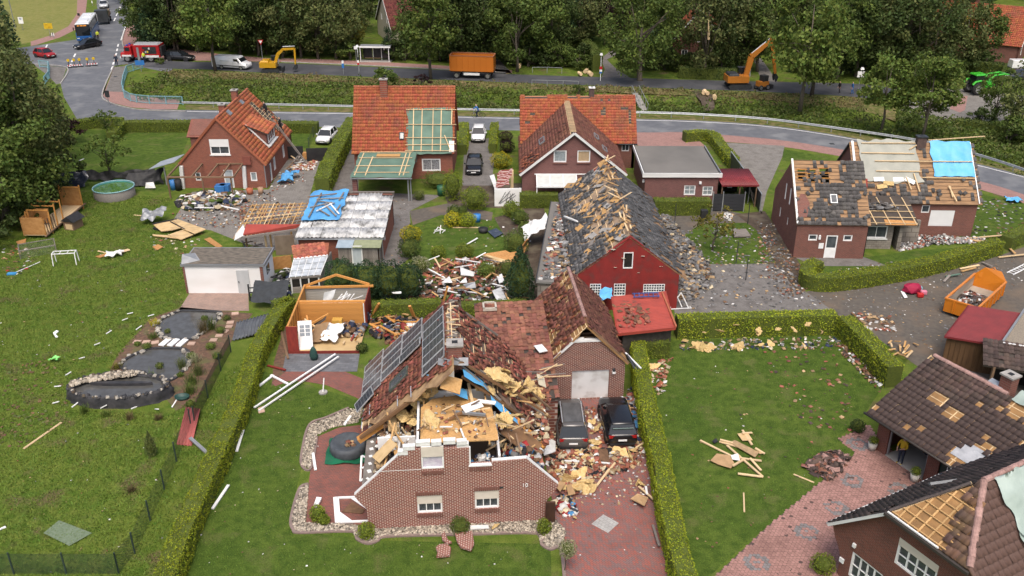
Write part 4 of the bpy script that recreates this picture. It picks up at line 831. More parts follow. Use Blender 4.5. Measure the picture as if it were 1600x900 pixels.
for x0,x1 in((5.3,7.2),(-4.95,-5.0)):wall(C,B_DARKRED,(min(x0,x1),9.5),(max(x0,x1),9.5),[(0,2.85),(abs(x1-x0),2.85)],[(.5,1.3,1.9,2.7)]if x0>0 else())
window(C,(5.3,9.5),(7.2,9.5),(.5,1.3,1.9,2.7));wall(C,B_DARKRED,(7.2,9.5),(7.2,16.3),[(0,2.9),(3.4,6.8),(6.8,2.9)]);wall(C,B_DARKRED,(-4.95,16.3),(-4.95,9.5),[(0,2.9),(3.4,6.8),(6.8,2.9)])
chimney(C,2.65,13.0,6.7,7.9,.55,.5,M('dark_chimney',(.11,.075,.065),(.08,.055,.05),5,.9),WHITE)
gutter(C,(5.4,9.12,2.76),(OX1,9.12,2.76),DKSTEEL)
FG=E('flat_garage',(12.95,84.6,0),'brick flat roofed garage with white fascia and two small barred windows','garage',rad(-.5))
fo=[(3.85,4.95,.75,1.75),(5.75-.1,6.65,.7,1.65)]
wall(FG,B_PURPLE,(0,0),(7.1,0),[(0,2.8),(7.1,2.8)],fo)
for o_ in fo:window(FG,(0,0),(7.1,0),o_,2,2,fw=.1,glass=M('grey_blind',(.30,.34,.35),(.2,.23,.24),6,.4))
wall(FG,B_PURPLE,(0,9),(0,.3),[(0,2.8),(8.7,2.8)]);wall(FG,B_PURPLE,(7.1,.3),(7.1,9),[(0,2.8),(8.7,2.8)]);wall(FG,B_PURPLE,(7.1,9),(0,9),[(0,2.8),(7.1,2.8)])
ub('roof',FELTGREY,(3.55,4.5,2.87),(7.2,9.1,.14),FG);ub('fascia',WHITE,(3.55,-.15,2.83),(7.7,.1,.42),FG);ub('fascia',WHITE,(-.2,4.5,2.83),(.1,9.2,.40),FG);ub('fascia',ZINC,(7.32,4.5,2.83),(.1,9.2,.38),FG)
ub('wall_lamp',PVC,(5.35,-.1,2.05),(.22,.2,.22),FG);ub('wall_lamp',PVC,(-.1,.5,2.0),(.2,.22,.22),FG)
CP=E('carport',(20.1,83.2,0),'open carport with maroon corrugated sheet roof beside the flat garage','carport',0)
corr(CP,'roof_sheet',MAROON,(0,0,2.25),(1,0,0),(0,1,.03),3.6,4.6,.18,.025)
for x,y in((.1,.1),(1.8,.1),(3.4,.1),(3.4,4.4),(.1,4.4)):ub('post',OLDWOOD,(x,y,1.1),(.12,.12,2.2),CP)
ub('fascia',MAROON,(1.8,-.03,2.2),(3.6,.05,.14),CP)
# -- D: orange roof with green membrane
Dh=E('house',(-11.3,91.2,0),'red-brick house with big orange roof half patched by green membrane and pale battens','house',0)
dx0,dx1,dey,dez,drz,dry=-5.3,5.35,0,2.8,8.7,4.5;LD=math.hypot(dry,drz-dez);sdd,cdd=(drz-dez)/LD,dry/LD
dop=[(7.0,8.95,.85,2.2),(1.5,2.35,0.02,2.0),(3.2,4.4,1.0,2.0),(4.7,5.9,1.0,2.0)]
wall(Dh,B_ORANGE,(-5.1,.35),(5.1,.35),[(0,3.0),(10.2,3.0)],dop)
window(Dh,(-5.1,.35),(5.1,.35),dop[0],2,1,fw=.13,glass=M('patterned_curtain',(.32,.32,.33),(.12,.12,.13),6,.5));window(Dh,(-5.1,.35),(5.1,.35),dop[2],1,1,fm=OLDWOOD);window(Dh,(-5.1,.35),(5.1,.35),dop[3],1,1,fm=OLDWOOD)
window(Dh,(-5.1,.35),(5.1,.35),dop[1],1,1,fw=.12,name='door',glass=M('grey_door',(.42,.46,.48),(.36,.40,.42),3,.5))
wall(Dh,B_ORANGE,(5.1,.65),(5.1,8.6),[(0,2.9),(3.9,8.4),(7.95,2.9)]);wall(Dh,B_ORANGE,(-5.1,8.6),(-5.1,.65),[(0,2.9),(3.9,8.4),(7.95,2.9)]);wall(Dh,B_ORANGE,(5.1,8.6),(-5.1,8.6),[(0,2.9),(10.2,2.9)])
d1=panel('roof',UNDERDARK,(dx0,dey,dez),(1,0,0),(0,cdd,sdd),[(0,LD),(dx1-dx0,LD)],(),.12,Dh);d2=panel('roof',T_ORANGE,(dx1,9,dez),(-1,0,0),(0,-cdd,sdd),[(0,LD),(dx1-dx0,LD)],(),.12,Dh)
GU0,GU1,GV1=5.75,10.35,4.95
tiles(d1,T_ORANGE,(dx0,dey,dez),(1,0,0),(0,cdd,sdd),dx1-dx0,LD,.26,.37,lambda u,v:(GU0<u<GU1 and v<GV1)or(4.95<u<5.4 and 1.6<v<2.3),.007)
cloth(d1,'membrane',GREENTARP,(dx0+GU0-.1,dey-.02,dez+.03),(1,0,0),(0,cdd,sdd),GU1-GU0+.1,GV1+.1,.05,30,30,.08,3)
nD=Vector((0,-sdd,cdd));oD=Vector((dx0,dey,dez))
def onD(u,v,l=.12):return oD+Vector((1,0,0))*u+Vector((0,cdd,sdd))*v+nD*l
for u in(6.35,7.2,8.35,9.2,10.3):ubeam('counter_batten',PALEWOOD,onD(u,.25 if u<10 else 3.2),onD(u+R.gauss(0,.04),GV1),.09,.05,d1)
for v in(.35,.95,1.75,3.2,4.85):ubeam('batten',PALEWOOD,onD(5.55,v,.165),onD(10.8,v+R.gauss(0,.05),.165),.09,.05,d1)
ubeam('loose_batten',PALEWOOD,onD(9.6,2.0,.2),onD(10.3,.2,.2),.08,.05,d1);ub('white_box',PVC,onD(10.35,.8,.1),(.5,1.2,.1),d1,rot=frame((1,0,0),(0,cdd,sdd)))
skylight(Dh,oD,(1,0,0),(0,cdd,sdd),5.17,1.95,.42,.7,DKSTEEL)
chimney(Dh,-2.1,4.0,7.0,9.6,.75,.55,B_ORANGE,CONC);ridge(Dh,T_RIDGE,(dx0,dry,drz+.03),(dx1,dry,drz+.03),.13,.4)
ub('satellite_dish',GREYWOOD,(1.1,.0,2.35),(.7,.1,.8),Dh)
px0,px1,py=-4.3,1.5,-6.6;LPc=math.hypot(6.4,.6)
p1=panel('porch_roof',OLDWOOD,(px0,py,2.5),(1,0,0),(0,.996,.09),[(0,LPc),(px1-px0,LPc)],(),.1,Dh)
cloth(p1,'membrane',GREENTARP,(px0-.05,py-.05,2.53),(1,0,0),(0,.996,.09),px1-px0+.1,LPc,.035,26,30,.08,6)
def onP(u,v,l=.1):return Vector((px0+u,py+v*.996,2.5+v*.09+l))
for v in(1.0,2.6,4.6,6.1):ubeam('batten',PALEWOOD,onP(.1,v,.15),onP(5.3+R.random()*.3,v,.15),.09,.05,p1)
for u in(.25,1.3,4.6,5.0):ubeam('batten',PALEWOOD,onP(u,.4),onP(u+.15,6.0 if u!=1.3 else 5.0),.09,.05,p1)
ub('osb_sheet',OSB,onP(3.0,5.3,.14),(2.4,.9,.03),p1);gutter(Dh,(px0-.1,py-.12,2.45),(px1+.1,py-.12,2.45))
ub('brick_pillar',B_PURPLE,(px0+.25,py+.35,1.2),(.45,.45,2.4),Dh);ub('post',ZINC,(px1-.35,py+.3,1.2),(.14,.14,2.4),Dh);ub('post',ZINC,(px1-.1,py+.3,1.2),(.1,.1,2.4),Dh)
# -- E: steep orange roof left, men on it
Eh=E('house',(-29.3,88.7,0),'steep orange roofed brick house with roofers at work and a box dormer','house',0)
ex0,ee,er,ed=4.3,2.5,7.25,12.0;he=4.45;LE=math.hypot(he,er-ee);se,ce=(er-ee)/LE,he/LE
eop=[(3.3,5.25,3.55,5.15),(1.4,1.95,.8,1.65),(7.0,7.65,.75,1.7),(4.3,5.25,.02,1.95)]
wall(Eh,B_ORANGE,(-ex0,0),(ex0,0),[(0,2.6),(ex0,er-.1),(2*ex0,2.6)],eop)
window(Eh,(-ex0,0),(ex0,0),eop[0],2,1,.5,fw=.12,shm=SHUTWHITE,sill=WHITE);window(Eh,(-ex0,0),(ex0,0),eop[1],1,1);window(Eh,(-ex0,0),(ex0,0),eop[2],1,1,fw=.1,glass=M('grey_blind',(.30,.34,.35),(.2,.23,.24),6,.4))
window(Eh,(-ex0,0),(ex0,0),eop[3],1,1,fw=.1,name='door',glass=M('grey_door',(.42,.46,.48),(.36,.40,.42),3,.5))
esd=[(3.0,3.9,.7,2.1),(7.2,8.1,.7,2.1),(1.3,2.1,.1,2.0)]
wall(Eh,B_ORANGE,(ex0,.3),(ex0,ed),[(0,2.6),(ed-.3,2.6)],esd)
for o_ in esd:window(Eh,(ex0,.3),(ex0,ed),o_,1 if o_[0]<2 else 2,1,fw=.1)
wall(Eh,B_ORANGE,(-ex0,ed),(-ex0,.3),[(0,2.6),(ed-.3,2.6)]);wall(Eh,B_ORANGE,(ex0,ed),(-ex0,ed),[(0,2.6),(ex0,er-.1),(2*ex0,2.6)])
e1=panel('roof',T_ORANGE,(-he,ed+.1,ee-.05),(0,-1,0),(ce,0,se),[(0,LE),(ed+.2,LE)],(),.12,Eh);e2=panel('roof',UNDERDARK,(he,-.1,ee-.05),(0,1,0),(-ce,0,se),[(0,LE),(ed+.2,LE)],(),.12,Eh)
T_ORANGE2=tilemat('bright_orange_tile',(.46,.145,.06),(.40,.12,.052),(.32,.11,.06),.14)
tiles(e2,T_ORANGE2,(he,-.1,ee-.05),(0,1,0),(-ce,0,se),ed+.2,LE,.3,.38,lambda u,v:True if(u>9.3 and 1.2<v<5.2 and(nz(u,v,.8,2)>-.05 or abs(u-10)<.5))else.003,.007,wave=.03)
battens(e2,PALEWOOD,(he,8.6,ee-.05),(0,1,0),(-ce,0,se),3.3,LE,.38,rafters=.8)
tiles(e1,T_ORANGE,(-he,ed+.1,ee-.05),(0,-1,0),(ce,0,se),ed+.2,LE,.3,.38,None,.007)
ridge(Eh,T_RIDGE,(0,0,er+.03),(0,ed,er+.03),.13,.4)
for s in(-1,1):verge(Eh,(s*(he+.02),-.14,ee-.06),(0,-.14,er+.04),T_RIDGE,.22)
chimney(Eh,-.25,8.0,6.4,8.1,.6,.6,B_ORANGE);chimney(Eh,-.35,3.6,6.2,7.7,.6,.6,B_ORANGE)
ub('flashing',ZINC,(.4,8.0,6.85),(.1,.8,.5),Eh,rot=Matrix.Rotation(-.8,3,'Y'));ub('flashing',ZINC,(.35,3.4,6.95),(.1,.8,.6),Eh,rot=Matrix.Rotation(-.8,3,'Y'))
dm=MB().extr([(1.7,3.7,5.55),(3.75,3.7,3.3),(3.75,3.7,4.7)],(0,3.6,0)).build('dormer',B_DARKRED,Eh)
dr=panel('dormer_roof',UNDERDARK,(4.0,3.5,4.62),(0,1,0),(-.92,0,.375),[(0,2.9),(4.0,2.9)],(),.08,Eh);tiles(dr,T_ORANGE2,(4.0,3.5,4.62),(0,1,0),(-.92,0,.375),4.0,2.8,.3,.38,None,.006,wave=.03)
window(Eh,(3.76,4.2,3.4),(3.76,7.0,3.4),(.05,2.75,.05,1.2),3,1,fw=.14,inset=-.02);ubeam('dormer_trim',WHITE,(1.75,3.63,5.6),(4.0,3.63,3.2),.06,.14,Eh);ub('dormer_sill',WHITE,(3.95,5.5,3.28),(.35,3.4,.08),Eh)
MB().extr([(-4.5,4.6,2.6),(-4.5,8.6,2.6),(-4.5,8.6,4.2),(-4.5,6.6,5.4),(-4.5,4.6,4.2)],(3.0,0,0)).build('side_gable',B_DARKRED,Eh)
for s in(-1,1):panel('side_roof',T_BROWN,(-4.8 if s<0 else-1.2,6.6+s*2.2,4.05),(1 if s<0 else-1,0,0),(0,-s*.86,.51),[(0,2.6),(3.6,2.6)],(),.1,Eh)
for a,b_ in(((-4.6,-3.0,2.2),(1.9,-3.0,2.2)),((-4.6,-3.0,2.2),(-4.3,0,2.6)),((1.9,-3.0,2.2),(2.1,0,2.6)),((-.6,0,2.6),(2.1,0,2.62)),((-.6,-3,2.25),(-.4,0,2.6)),((-2.2,-3,2.25),(-2.0,0,2.6)),((.7,-3,2.25),(.8,0,2.6))):ubeam('pergola_beam',OLDWOOD,a,b_,.14,.14,Eh)
for x,y in((-4.6,-3),(-1.2,-3),(1.6,-2.9)):ub('pergola_post',OLDWOOD,(x,y,1.1),(.13,.13,2.2),Eh)
for x in(-4.2,2.15):ub('white_post',WHITE,(x,-.15,1.2),(.35,.3,2.4),Eh,rot=Matrix.Rotation(.06,3,'Y'))
ub('satellite_dish',M('brown_dish',(.22,.07,.05),(.18,.06,.045),3,.6),(2.6,-.25,3.0),(.8,.12,.85),Eh);ub('pipe',ZINC,(ex0-.05,-.08,1.3),(.08,.08,2.5),Eh)
cl=MB().extr([(-5.2,1.0,2.4),(-7.6,.2,1.9),(-7.2,2.6,1.95),(-4.9,3.4,2.5)],(0,0,.05)).build('lean_to_roof',M('grey_sheet',(.30,.33,.36),(.24,.27,.30),2,.5),Eh);ub('lean_to_post',ZINC,(-6.3,.9,1.0),(.12,.12,2.0),Eh)
# -- F: brick shed with corrugated roof
Fs=E('brick_shed',(-17.9,70.75,0),'orange brick shed with patched corrugated roof and blue tarp on its corner','shed',0)
wall(Fs,B_ORANGE,(0,0),(7.0,0),[(0,2.05),(7.0,2.05)]);wall(Fs,B_ORANGE,(7.0,.3),(7.0,8.0),[(0,2.1),(7.7,3.05)],[(1.2,1.9,1.0,1.8)]);wall(Fs,B_ORANGE,(0,8.0),(0,.3),[(0,3.05),(7.7,2.1)]);wall(Fs,B_ORANGE,(7.0,8.0),(0,8.0),[(0,3.05),(7.0,3.05)])
window(Fs,(7.0,.3),(7.0,8),(1.2,1.9,1.0,1.8),1,1)
CORR=M('fibre_cement',(.60,.60,.58),(.42,.42,.41),1.4,.8,orand=.14,c3=(.16,.16,.155),sc3=1.1,bump=.3)
sl_=math.atan(1.02/8.0);ud=panel('roof',UNDERDARK,(-.15,-.2,2.02),(1,0,0),(0,c_(sl_),s_(sl_)),[(0,8.25),(7.35,8.25)],(),.08,Fs)
for i in range(7):
 for j in range(5):
  o=corr(ud,'roof_sheet',CORR,(-.2+i*1.06,-.22+j*1.62*c_(sl_),2.09+j*1.62*s_(sl_)+.012*(4-j)+R.gauss(0,.008)),(1,R.gauss(0,.006),0),(0,c_(sl_),s_(sl_)),1.03 if R.random()>.1 else.95,1.72 if(i,j)not in((6,4),(3,4))else 1.1,.345,.045)
ub('roof_edge',GREYWOOD,(3.5,7.95,3.2),(7.4,.12,.1),Fs);gutter(Fs,(-.2,-.28,2.0),(7.2,-.28,2.0));ub('downpipe',ZINC,(7.05,-.25,1.0),(.09,.09,2.0),Fs);ub('downpipe',ZINC,(.02,-.3,1.0),(.09,.09,2.0),Fs)
tp=cloth(None,'tarpaulin',BLUETARP,Vector((-17.95,73.1,2.56)),(1,.02,0),(0,c_(sl_),s_(sl_)),3.1,5.6,.12,30,36,.14,5);T(tp,'blue tarpaulin weighted with loose battens on the corrugated shed roof','tarpaulin')
for k,(x,y,a,l)in enumerate(((-17.0,77.4,.25,2.6),(-16.2,76.8,.1,2.4),(-16.8,75.6,.5,2.0),(-16.4,75.2,.9,1.9),(-15.8,74.6,-1.0,2.4),(-15.5,74.9,-1.05,2.2),(-16.3,74.2,-.8,1.6),(-17.3,75.6,1.5,4.5),(-15.25,77.2,1.45,1.5),(-15.2,75.0,1.4,1.2),(-16.4,76.1,-.3,1.6))):
 z=2.75+(y-73.1)*.128;o=ubeam('weighting_batten',R.choice((GREYWOOD,WHITE,GREYWOOD,OLDWOOD)),(x-l/2*c_(a),y-l/2*s_(a),z-l/2*s_(a)*.128+.06),(x+l/2*c_(a),y+l/2*s_(a),z+l/2*s_(a)*.128+.06),.13,.06);T(o,'weathered batten thrown over the blue tarpaulin of the corrugated shed','batten','battens weighing down the blue tarpaulin')
lt=E('lean_to',W(480,425),'lean-to with red tiles above and cloudy plastic glazing below','lean-to')
def quad_tiles(root,mat,p0,p1,p2,p3,tw,tl,hole=None):
 p0,p1,p2,p3=(Vector(p)for p in(p0,p1,p2,p3));ex=p1-p0;ey=p3-p0;ex.normalize();q=frame(ex,ey);return tiles(root,mat,p0,ex,q.col[1],(p1-p0).length,(p3-p0).dot(q.col[1]),tw,tl,hole)
zt,zm,zb=2.0,1.75,1.35
P_=lambda u,v,z:loc(lt,u,v,z)
a0,a1,b0,b1,c0,c1_=P_(466,383,zt),P_(514,379,zt),P_(459,406,zm),P_(512,400,zm),P_(452,434,zb),P_(500,430,zb)
MB().add([b0,b1,a1,a0,b0-Vector((0,0,.08)),b1-Vector((0,0,.08)),a1-Vector((0,0,.08)),a0-Vector((0,0,.08))],[(0,1,2,3),(7,6,5,4),(0,4,5,1),(1,5,6,2),(2,6,7,3),(3,7,4,0)]).build('roof',T_RIDGE,lt)
quad_tiles(lt,tilemat('faded_red_tile',(.36,.12,.07),(.28,.09,.06),(.20,.09,.06)),b0,b1,a1,a0,.3,.36)
OPAL=M('cloudy_plastic',(.50,.53,.55),(.36,.39,.42),1.5,.25,c3=(.28,.29,.29),sc3=2)
for i in range(5):
 for j in range(3):
  f=lambda s,t:(c0.lerp(c1_,s)).lerp(b0.lerp(b1,s),t)
  q=[f(i/5+.01,j/3+.012),f((i+1)/5-.01,j/3+.012),f((i+1)/5-.01,(j+1)/3-.012),f(i/5+.01,(j+1)/3-.012)]
  MB().extr([p+Vector((0,0,.03))for p in q],(0,0,.02)).build('plastic_pane',OPAL,lt)
for s in(0,.2,.4,.6,.8,1):ubeam('glazing_bar',WHITE,c0.lerp(c1_,s),b0.lerp(b1,s),.06,.05,lt)
ubeam('eave_beam',GREYWOOD,c0-Vector((.1,0,.08)),c1_+Vector((.1,0,-.08)),.12,.14,lt);ubeam('valley_strip',WHITE,b0+Vector((0,0,.08)),b1+Vector((0,0,.08)),.25,.03,lt)
for s in(.05,.35,.62,.95):p=c0.lerp(c1_,s);ub('window_post',WHITE,(p.x,p.y,.65),(.1,.1,1.3),lt)
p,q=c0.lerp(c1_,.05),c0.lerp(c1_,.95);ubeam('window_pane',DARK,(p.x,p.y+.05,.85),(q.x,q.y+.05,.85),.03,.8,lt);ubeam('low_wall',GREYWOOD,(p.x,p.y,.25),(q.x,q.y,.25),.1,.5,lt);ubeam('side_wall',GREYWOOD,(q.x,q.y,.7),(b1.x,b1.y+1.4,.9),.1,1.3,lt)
ts=E('timber_shed',(-14.0,69.6,0),'weathered grey board shed with white door frame against the brick shed','shed',0)
for k in range(22):ub('board',GREYWOOD,(-.35+k*.15,0,.85+R.gauss(0,.01)),(.14,.05+.01*(k%2),1.7),ts)
ub('side_wall',GREYWOOD,(3.0,.55,.85),(.06,1.1,1.7),ts);ub('side_wall',GREYWOOD,(-.4,.55,.85),(.06,1.1,1.7),ts)
for x,w_,z,h_ in((.75,.1,.9,1.8),(1.55,.1,.9,1.8),(1.15,.9,1.75,.1)):ub('door_frame',WHITE,(x,-.06,z),(w_,.08,h_),ts)
ub('door',M('grey_door',(.2,.2,.19),(.14,.14,.135),3,.7),(1.15,-.045,.85),(.7,.04,1.7),ts)
panel('roof',M('blue_grey_sheet',(.30,.36,.40),(.24,.30,.34),2,.5),(-.55,-.25,1.72),(1,0,0),(.06,.97,.24),[(0,1.5),(1.35,1.5)],(),.05,ts);panel('roof',M('mossy_felt',(.25,.27,.16),(.20,.22,.13),3,.8),(.85,-.25,1.72),(1,0,0),(.03,.97,.24),[(0,1.45),(2.3,1.4)],(),.05,ts)
sr=E('stripped_roof',W(420,345),'stripped lath roof frame of a collapsed outbuilding beside the brick shed','roof frame')
q=lambda s,t,z=0:(loc(sr,366,372,.5).lerp(loc(sr,462,352,1.6),s)).lerp(loc(sr,394,321,1.3).lerp(loc(sr,478,318,2.3),s),t)+Vector((0,0,z))
for k in range(15):s=k/14;ubeam('lath',R.choice((PALEWOOD,WOOD,GREYWOOD)),q(s,-.05,.06),q(s+R.gauss(0,.02),1.03,.06),.07,.05,sr)
for k in range(8):t=k/7;ubeam('rafter',R.choice((OLDWOOD,PALEWOOD,WOOD)),q(0,t),q(1.05,t+R.gauss(0,.01)),.12,.1,sr)
rb=E('outbuilding',W(415,390),'open fronted outbuilding under a slumped red tiled lean roof','shed')
P2=lambda u,v,z:loc(rb,u,v,z)
mb=MB().extr([P2(380,368,1.9),P2(462,357,2.1),P2(470,352,2.35),P2(385,352,2.35)],(0,0,.1));mb.build('roof',REDSHEET,rb);MB().extr([P2(366,376,1.2),P2(386,366,1.85),P2(380,352,2.2),P2(368,366,1.5)],(0,0,.05)).build('bent_sheet',WHITE,rb)
ubeam('fascia',GREYWOOD,P2(380,371,1.8),P2(462,359,2.05),.12,.16,rb)
for u,v,m in((387,392,OLDWOOD),(417,391,PALEWOOD),(425,390,WOOD),(458,388,WOOD)):p=P2(u,v,0);ub('post',m,(p.x,p.y,.95),(.13,.13,1.9),rb)
ubeam('osb_wall',M('weathered_board',(.20,.155,.115),(.145,.11,.08),2,.9),P2(430,384,.9),P2(460,382,.9),.06,1.8,rb);ubeam('osb_wall',OSBR,P2(425,412,.55),P2(456,408,.6),.05,1.1,rb)
for k in range(12):ubeam('fallen_timber',R.choice((OLDWOOD,GREYWOOD,DKSTEEL,WOOD)),P2(R.uniform(375,412),R.uniform(376,398),R.uniform(.1,.8)),P2(R.uniform(375,415),R.uniform(376,398),R.uniform(.2,1.2)),.14,.06,rb)
# -- white container garage
Gc=E('container_garage',(-25.4,64.35,0),'white container garage with gravel roof and single grey door','garage',0)
ub('wall',WHITEWALL,(3.05,1.55,1.2),(6.1,3.1,2.4),Gc);ub('roof',GRAVELROOF,(3.0,1.55,2.46),(6.3,3.2,.12),Gc);ub('roof_edge',ZINC,(3.05,-.06,2.42),(6.5,.1,.2),Gc);ub('roof_edge',ZINC,(6.24,1.55,2.42),(.1,3.3,.22),Gc);ub('roof_edge',ZINC,(-.12,1.7,2.42),(.1,2.9,.22),Gc);ub('roof_edge',ZINC,(3.05,3.2,2.42),(6.5,.1,.2),Gc)
d_=ub('door',M('pale_grey_door',(.47,.48,.48),(.42,.43,.43),2,.5),(4.5,-.03,1.0),(.95,.08,2.0),Gc);ub('handle',DKSTEEL,(4.15,-.09,1.0),(.05,.06,.16),Gc)
ub('brick_quoin',B_DARKRED,(6.0,-.02,1.15),(.22,.1,2.3),Gc);ub('brick_quoin',B_DARKRED,(.0,-.02,1.15),(.14,.1,2.3),Gc);ub('side_window',GLASS,(6.11,1.4,1.5),(.04,.9,.7),Gc)
MB().extr([(-.1,-.1,2.5),(1.1,.6,2.55),(.6,1.2,2.9),(-.1,.4,3.15)],(.02,.03,.02)).build('peeled_edge_sheet',ZINC,Gc)
# -- H: roofless garden shed
H=E('garden_shed',(-15.3,54.9,0),'roofless orange timber garden shed with white door leaning inside','shed',rad(1))
hw,hb_=4.8,6.4
ub('floor',M('chipboard_floor',(.50,.36,.18),(.42,.29,.14),6,.8),(hw/2,1.9,.12),(hw-.1,3.7,.14),H);ub('floor_edge',REDWOOD,(hw/2,-.02,.1),(hw,.06,.2),H)
def planked(root,a,b,h,m1,m2,n,name='plank'):
 a,b=Vector(a),Vector(b)
 for k in range(n):
  z=h*(k+.5)/n;ubeam(name,m1,a+Vector((0,0,z)),b+Vector((0,0,z)),.06+.008*(k%2),h/n-.008,root)
planked(H,(-.05,.1,0),(-.05,hb_,0),2.1,ORANGEWOOD,0,10);ubeam('outer_cladding',REDWOOD,(-.12,.1,1.0),(-.12,hb_,1.0),.04,2.0,H)
planked(H,(.0,3.75,0),(hw,3.75,0),2.0,ORANGEWOOD,0,9);ub('top_plate',ORANGEWOOD,(hw/2,3.9,2.06),(hw,.22,.1),H)
planked(H,(hw,3.6,0),(hw,hb_,0),2.1,REDWOOD,0,10);ub('white_corner',WHITE,(hw-.1,3.6,1.0),(.07,.1,2.0),H)
planked(H,(0,hb_,0),(hw,hb_,0),1.9,M('grey_white_boards',(.40,.385,.345),(.30,.285,.25),4,.8),0,9)
for a,b_ in(((0,hb_,2.1),(hw/2,hb_,3.0)),((hw/2,hb_,3.0),(hw,hb_,2.2)),((0,hb_-.1,2.02),(hw+.3,hb_-.1,2.12)),((0,3.9,2.1),(0,hb_,2.15)),((0,0.1,2.05),(0,3.8,2.1))):ubeam('top_beam',ORANGEWOOD,a,b_,.12,.16,H)
for k in range(5):ub('stud',ORANGEWOOD,(.05,.5+k*.75,1.0),(.07,.07,2.0),H)
ub('red_front_wall',REDWOOD,(.25,0.02,1.05),(.75,.08,2.1),H);ub('red_front_wall',ORANGEWOOD,(.25,0.08,1.05),(.72,.05,2.08),H)
dr_=E('white_door',H.matrix_basis@Vector((1.05,.25,.18)),'white half glazed door leaning in front of the roofless shed','door',rad(4));dr_.rotation_euler=(rad(-24),0,rad(8))
ub('door_leaf',PVC,(0,0,1.0),(.95,.06,2.0),dr_)
for i in range(2):
 for j in range(3):ub('pane',M('pale_glass',(.30,.33,.36),(.18,.2,.22),4,.2),(-.19+i*.38,-.035,1.05+j*.27),(.3,.02,.22),dr_)
MB().extr([(0,0,0),(1.3,.2,.9),(1.25,1.1,.9),(-.1,.5,0)],(0,.03,.05)).build('collapsed_panel',UNDERDARK,H).location=(.9,1.9,.6)
for(a,b_,m,w_)in(((.5,1.9,.9),(2.3,2.8,1.6),ORANGEWOOD,.14),((.4,1.6,.7),(1.8,1.9,.8),ORANGEWOOD,.14),((.6,2.6,1.3),(1.9,1.7,.8),PALEWOOD,.1),((.3,1.0,.5),(1.6,1.3,.6),ORANGEWOOD,.12)):ubeam('fallen_beam',m,a,b_,w_,.14,H)
cloth(H,'white_sheet',WHITE,(1.9,.9,.35),(.95,.1,.05),(0,.9,.25),1.4,1.5,.3,10,10,.3,3,2.2);cloth(H,'brown_sheet',M('brown_hardboard',(.27,.17,.09),(.2,.125,.065),2,.8),(1.1,.9,.3),(.9,0,.1),(.35,.8,.55),.9,1.6,.1,8,8,.1,8)
heap('jumble',H,[(2.6,1.9),(4.7,1.9),(4.7,3.5),(2.6,3.5)],170,.3,[jm[k]for k in('black','brown','grey','navy','tan')],.5,.2,.6,2)
heap('jumble',H,[(.4,4.2),(4.5,4.2),(4.5,6.1),(.4,6.1)],170,.28,[jm[k]for k in('white','brown','grey','tan')],.6,.2,.5,2);ub('yellow_board',M('yellow_board',(.52,.30,.06),(.46,.26,.05),3,.6),(2.9,2.7,1.0),(.7,.5,.5),H)
for k in range(9):ubeam('white_lath',WHITE,(R.uniform(1,3),R.uniform(4.4,5),.8),(R.uniform(2.8,4.6),R.uniform(5,6),R.uniform(1.6,2.1)),.07,.03,H)
cloth(H,'plastic_sheet',M('clear_sheet',(.5,.51,.5),(.4,.41,.4),2,.3),(1.5,4.6,.9),(.9,.3,.2),(.2,.4,.9),.7,1.4,.2,8,8,.15,4)
# -- I: house with two torn roofs and tarps
I=E('house',(23.9,71.2,0),'dark red brick house with torn tiled roofs and grey and blue tarps','house',rad(-2.5))
iD,ie,ir,iW=8.8,3.1,7.25,5.85;LI=math.hypot(iD/2+.1,ir-ie);si,ci=(ir-ie)/LI,(iD/2+.1)/LI
iop=[(1.05,1.8,1.6,2.15),(3.95,4.7,1.6,2.15),(2.55,3.5,.03,2.1)]
wall(I,B_DARKRED,(0,0),(iW,0),[(0,ie),(iW,ie)],iop)
for o_ in iop[:2]:window(I,(0,0),(iW,0),o_,1,1,fw=.1)
dI=MB();
for x,z,w_,h_ in((2.6,1.06,.1,2.06),(3.45,1.06,.1,2.06),(3.03,2.05,.75,.1),(3.03,.5,.75,.9)):dI.box((x,.05,z),(w_,.09,h_))
dI=dI.build('door',PVC,I);ub('pane',GLASS,(3.03,.08,1.45),(.75,.03,1.1),dI)
ub('notice',PVC,(2.2,-.03,1.15),(.4,.02,.5),I);ub('wall_lamp',PVC,(1.95,-.1,1.95),(.16,.16,.35),I)
io2=[(2.6,3.0,1.4,2.3),(5.4,5.75,1.7,2.4),(3.5,3.95,3.4,4.9),(5.1,5.55,3.5,5.0)]
wall(I,B_DARKRED,(0,iD),(0,.3),[(0,3.1),(iD/2,ir-.1),(iD-.3,3.3)],io2)
for k,o_ in enumerate(io2):window(I,(0,iD),(0,.3),o_,1,1,fw=.08,glass=PVC if k>1 else GLASS)
wall(I,B_DARKRED,(iW,.3),(iW,iD),[(0,3.2),(iD/2,ir-.1),(iD-.3,3.1)])
ih=[(1.35,2.0,4.0,5.2),(2.35,3.1,3.9,5.35),(.5,1.15,4.2,5.2)]
i1=panel('roof',BOARDS,(-.12,-.1,ie-.05),(1,0,0),(0,ci,si),[(0,LI),(iW+.3,LI)],ih,.1,I);i1b=panel('roof',T_GREY,(iW+.2,iD+.1,ie-.05),(-1,0,0),(0,-ci,si),[(0,LI),(iW-.2,LI)],[(iW-3.2,iW-.3,3.8,5.4)],.1,I)
def hI(u,v):
 f=nz(u,v,.75,12)+.3*nz(u,v,2,3)
 if v<.9:return.08
 if 4.0<u and v>4.2+.4*nz(u,v,1):return.06
 if u<1.0+.9*(v>2):return.93
 if 1.4<u<5.2 and v<2.9 and f>-.2:return.12
 return.92 if f>-.02-.5*(v>4.1 and u<4)else.1
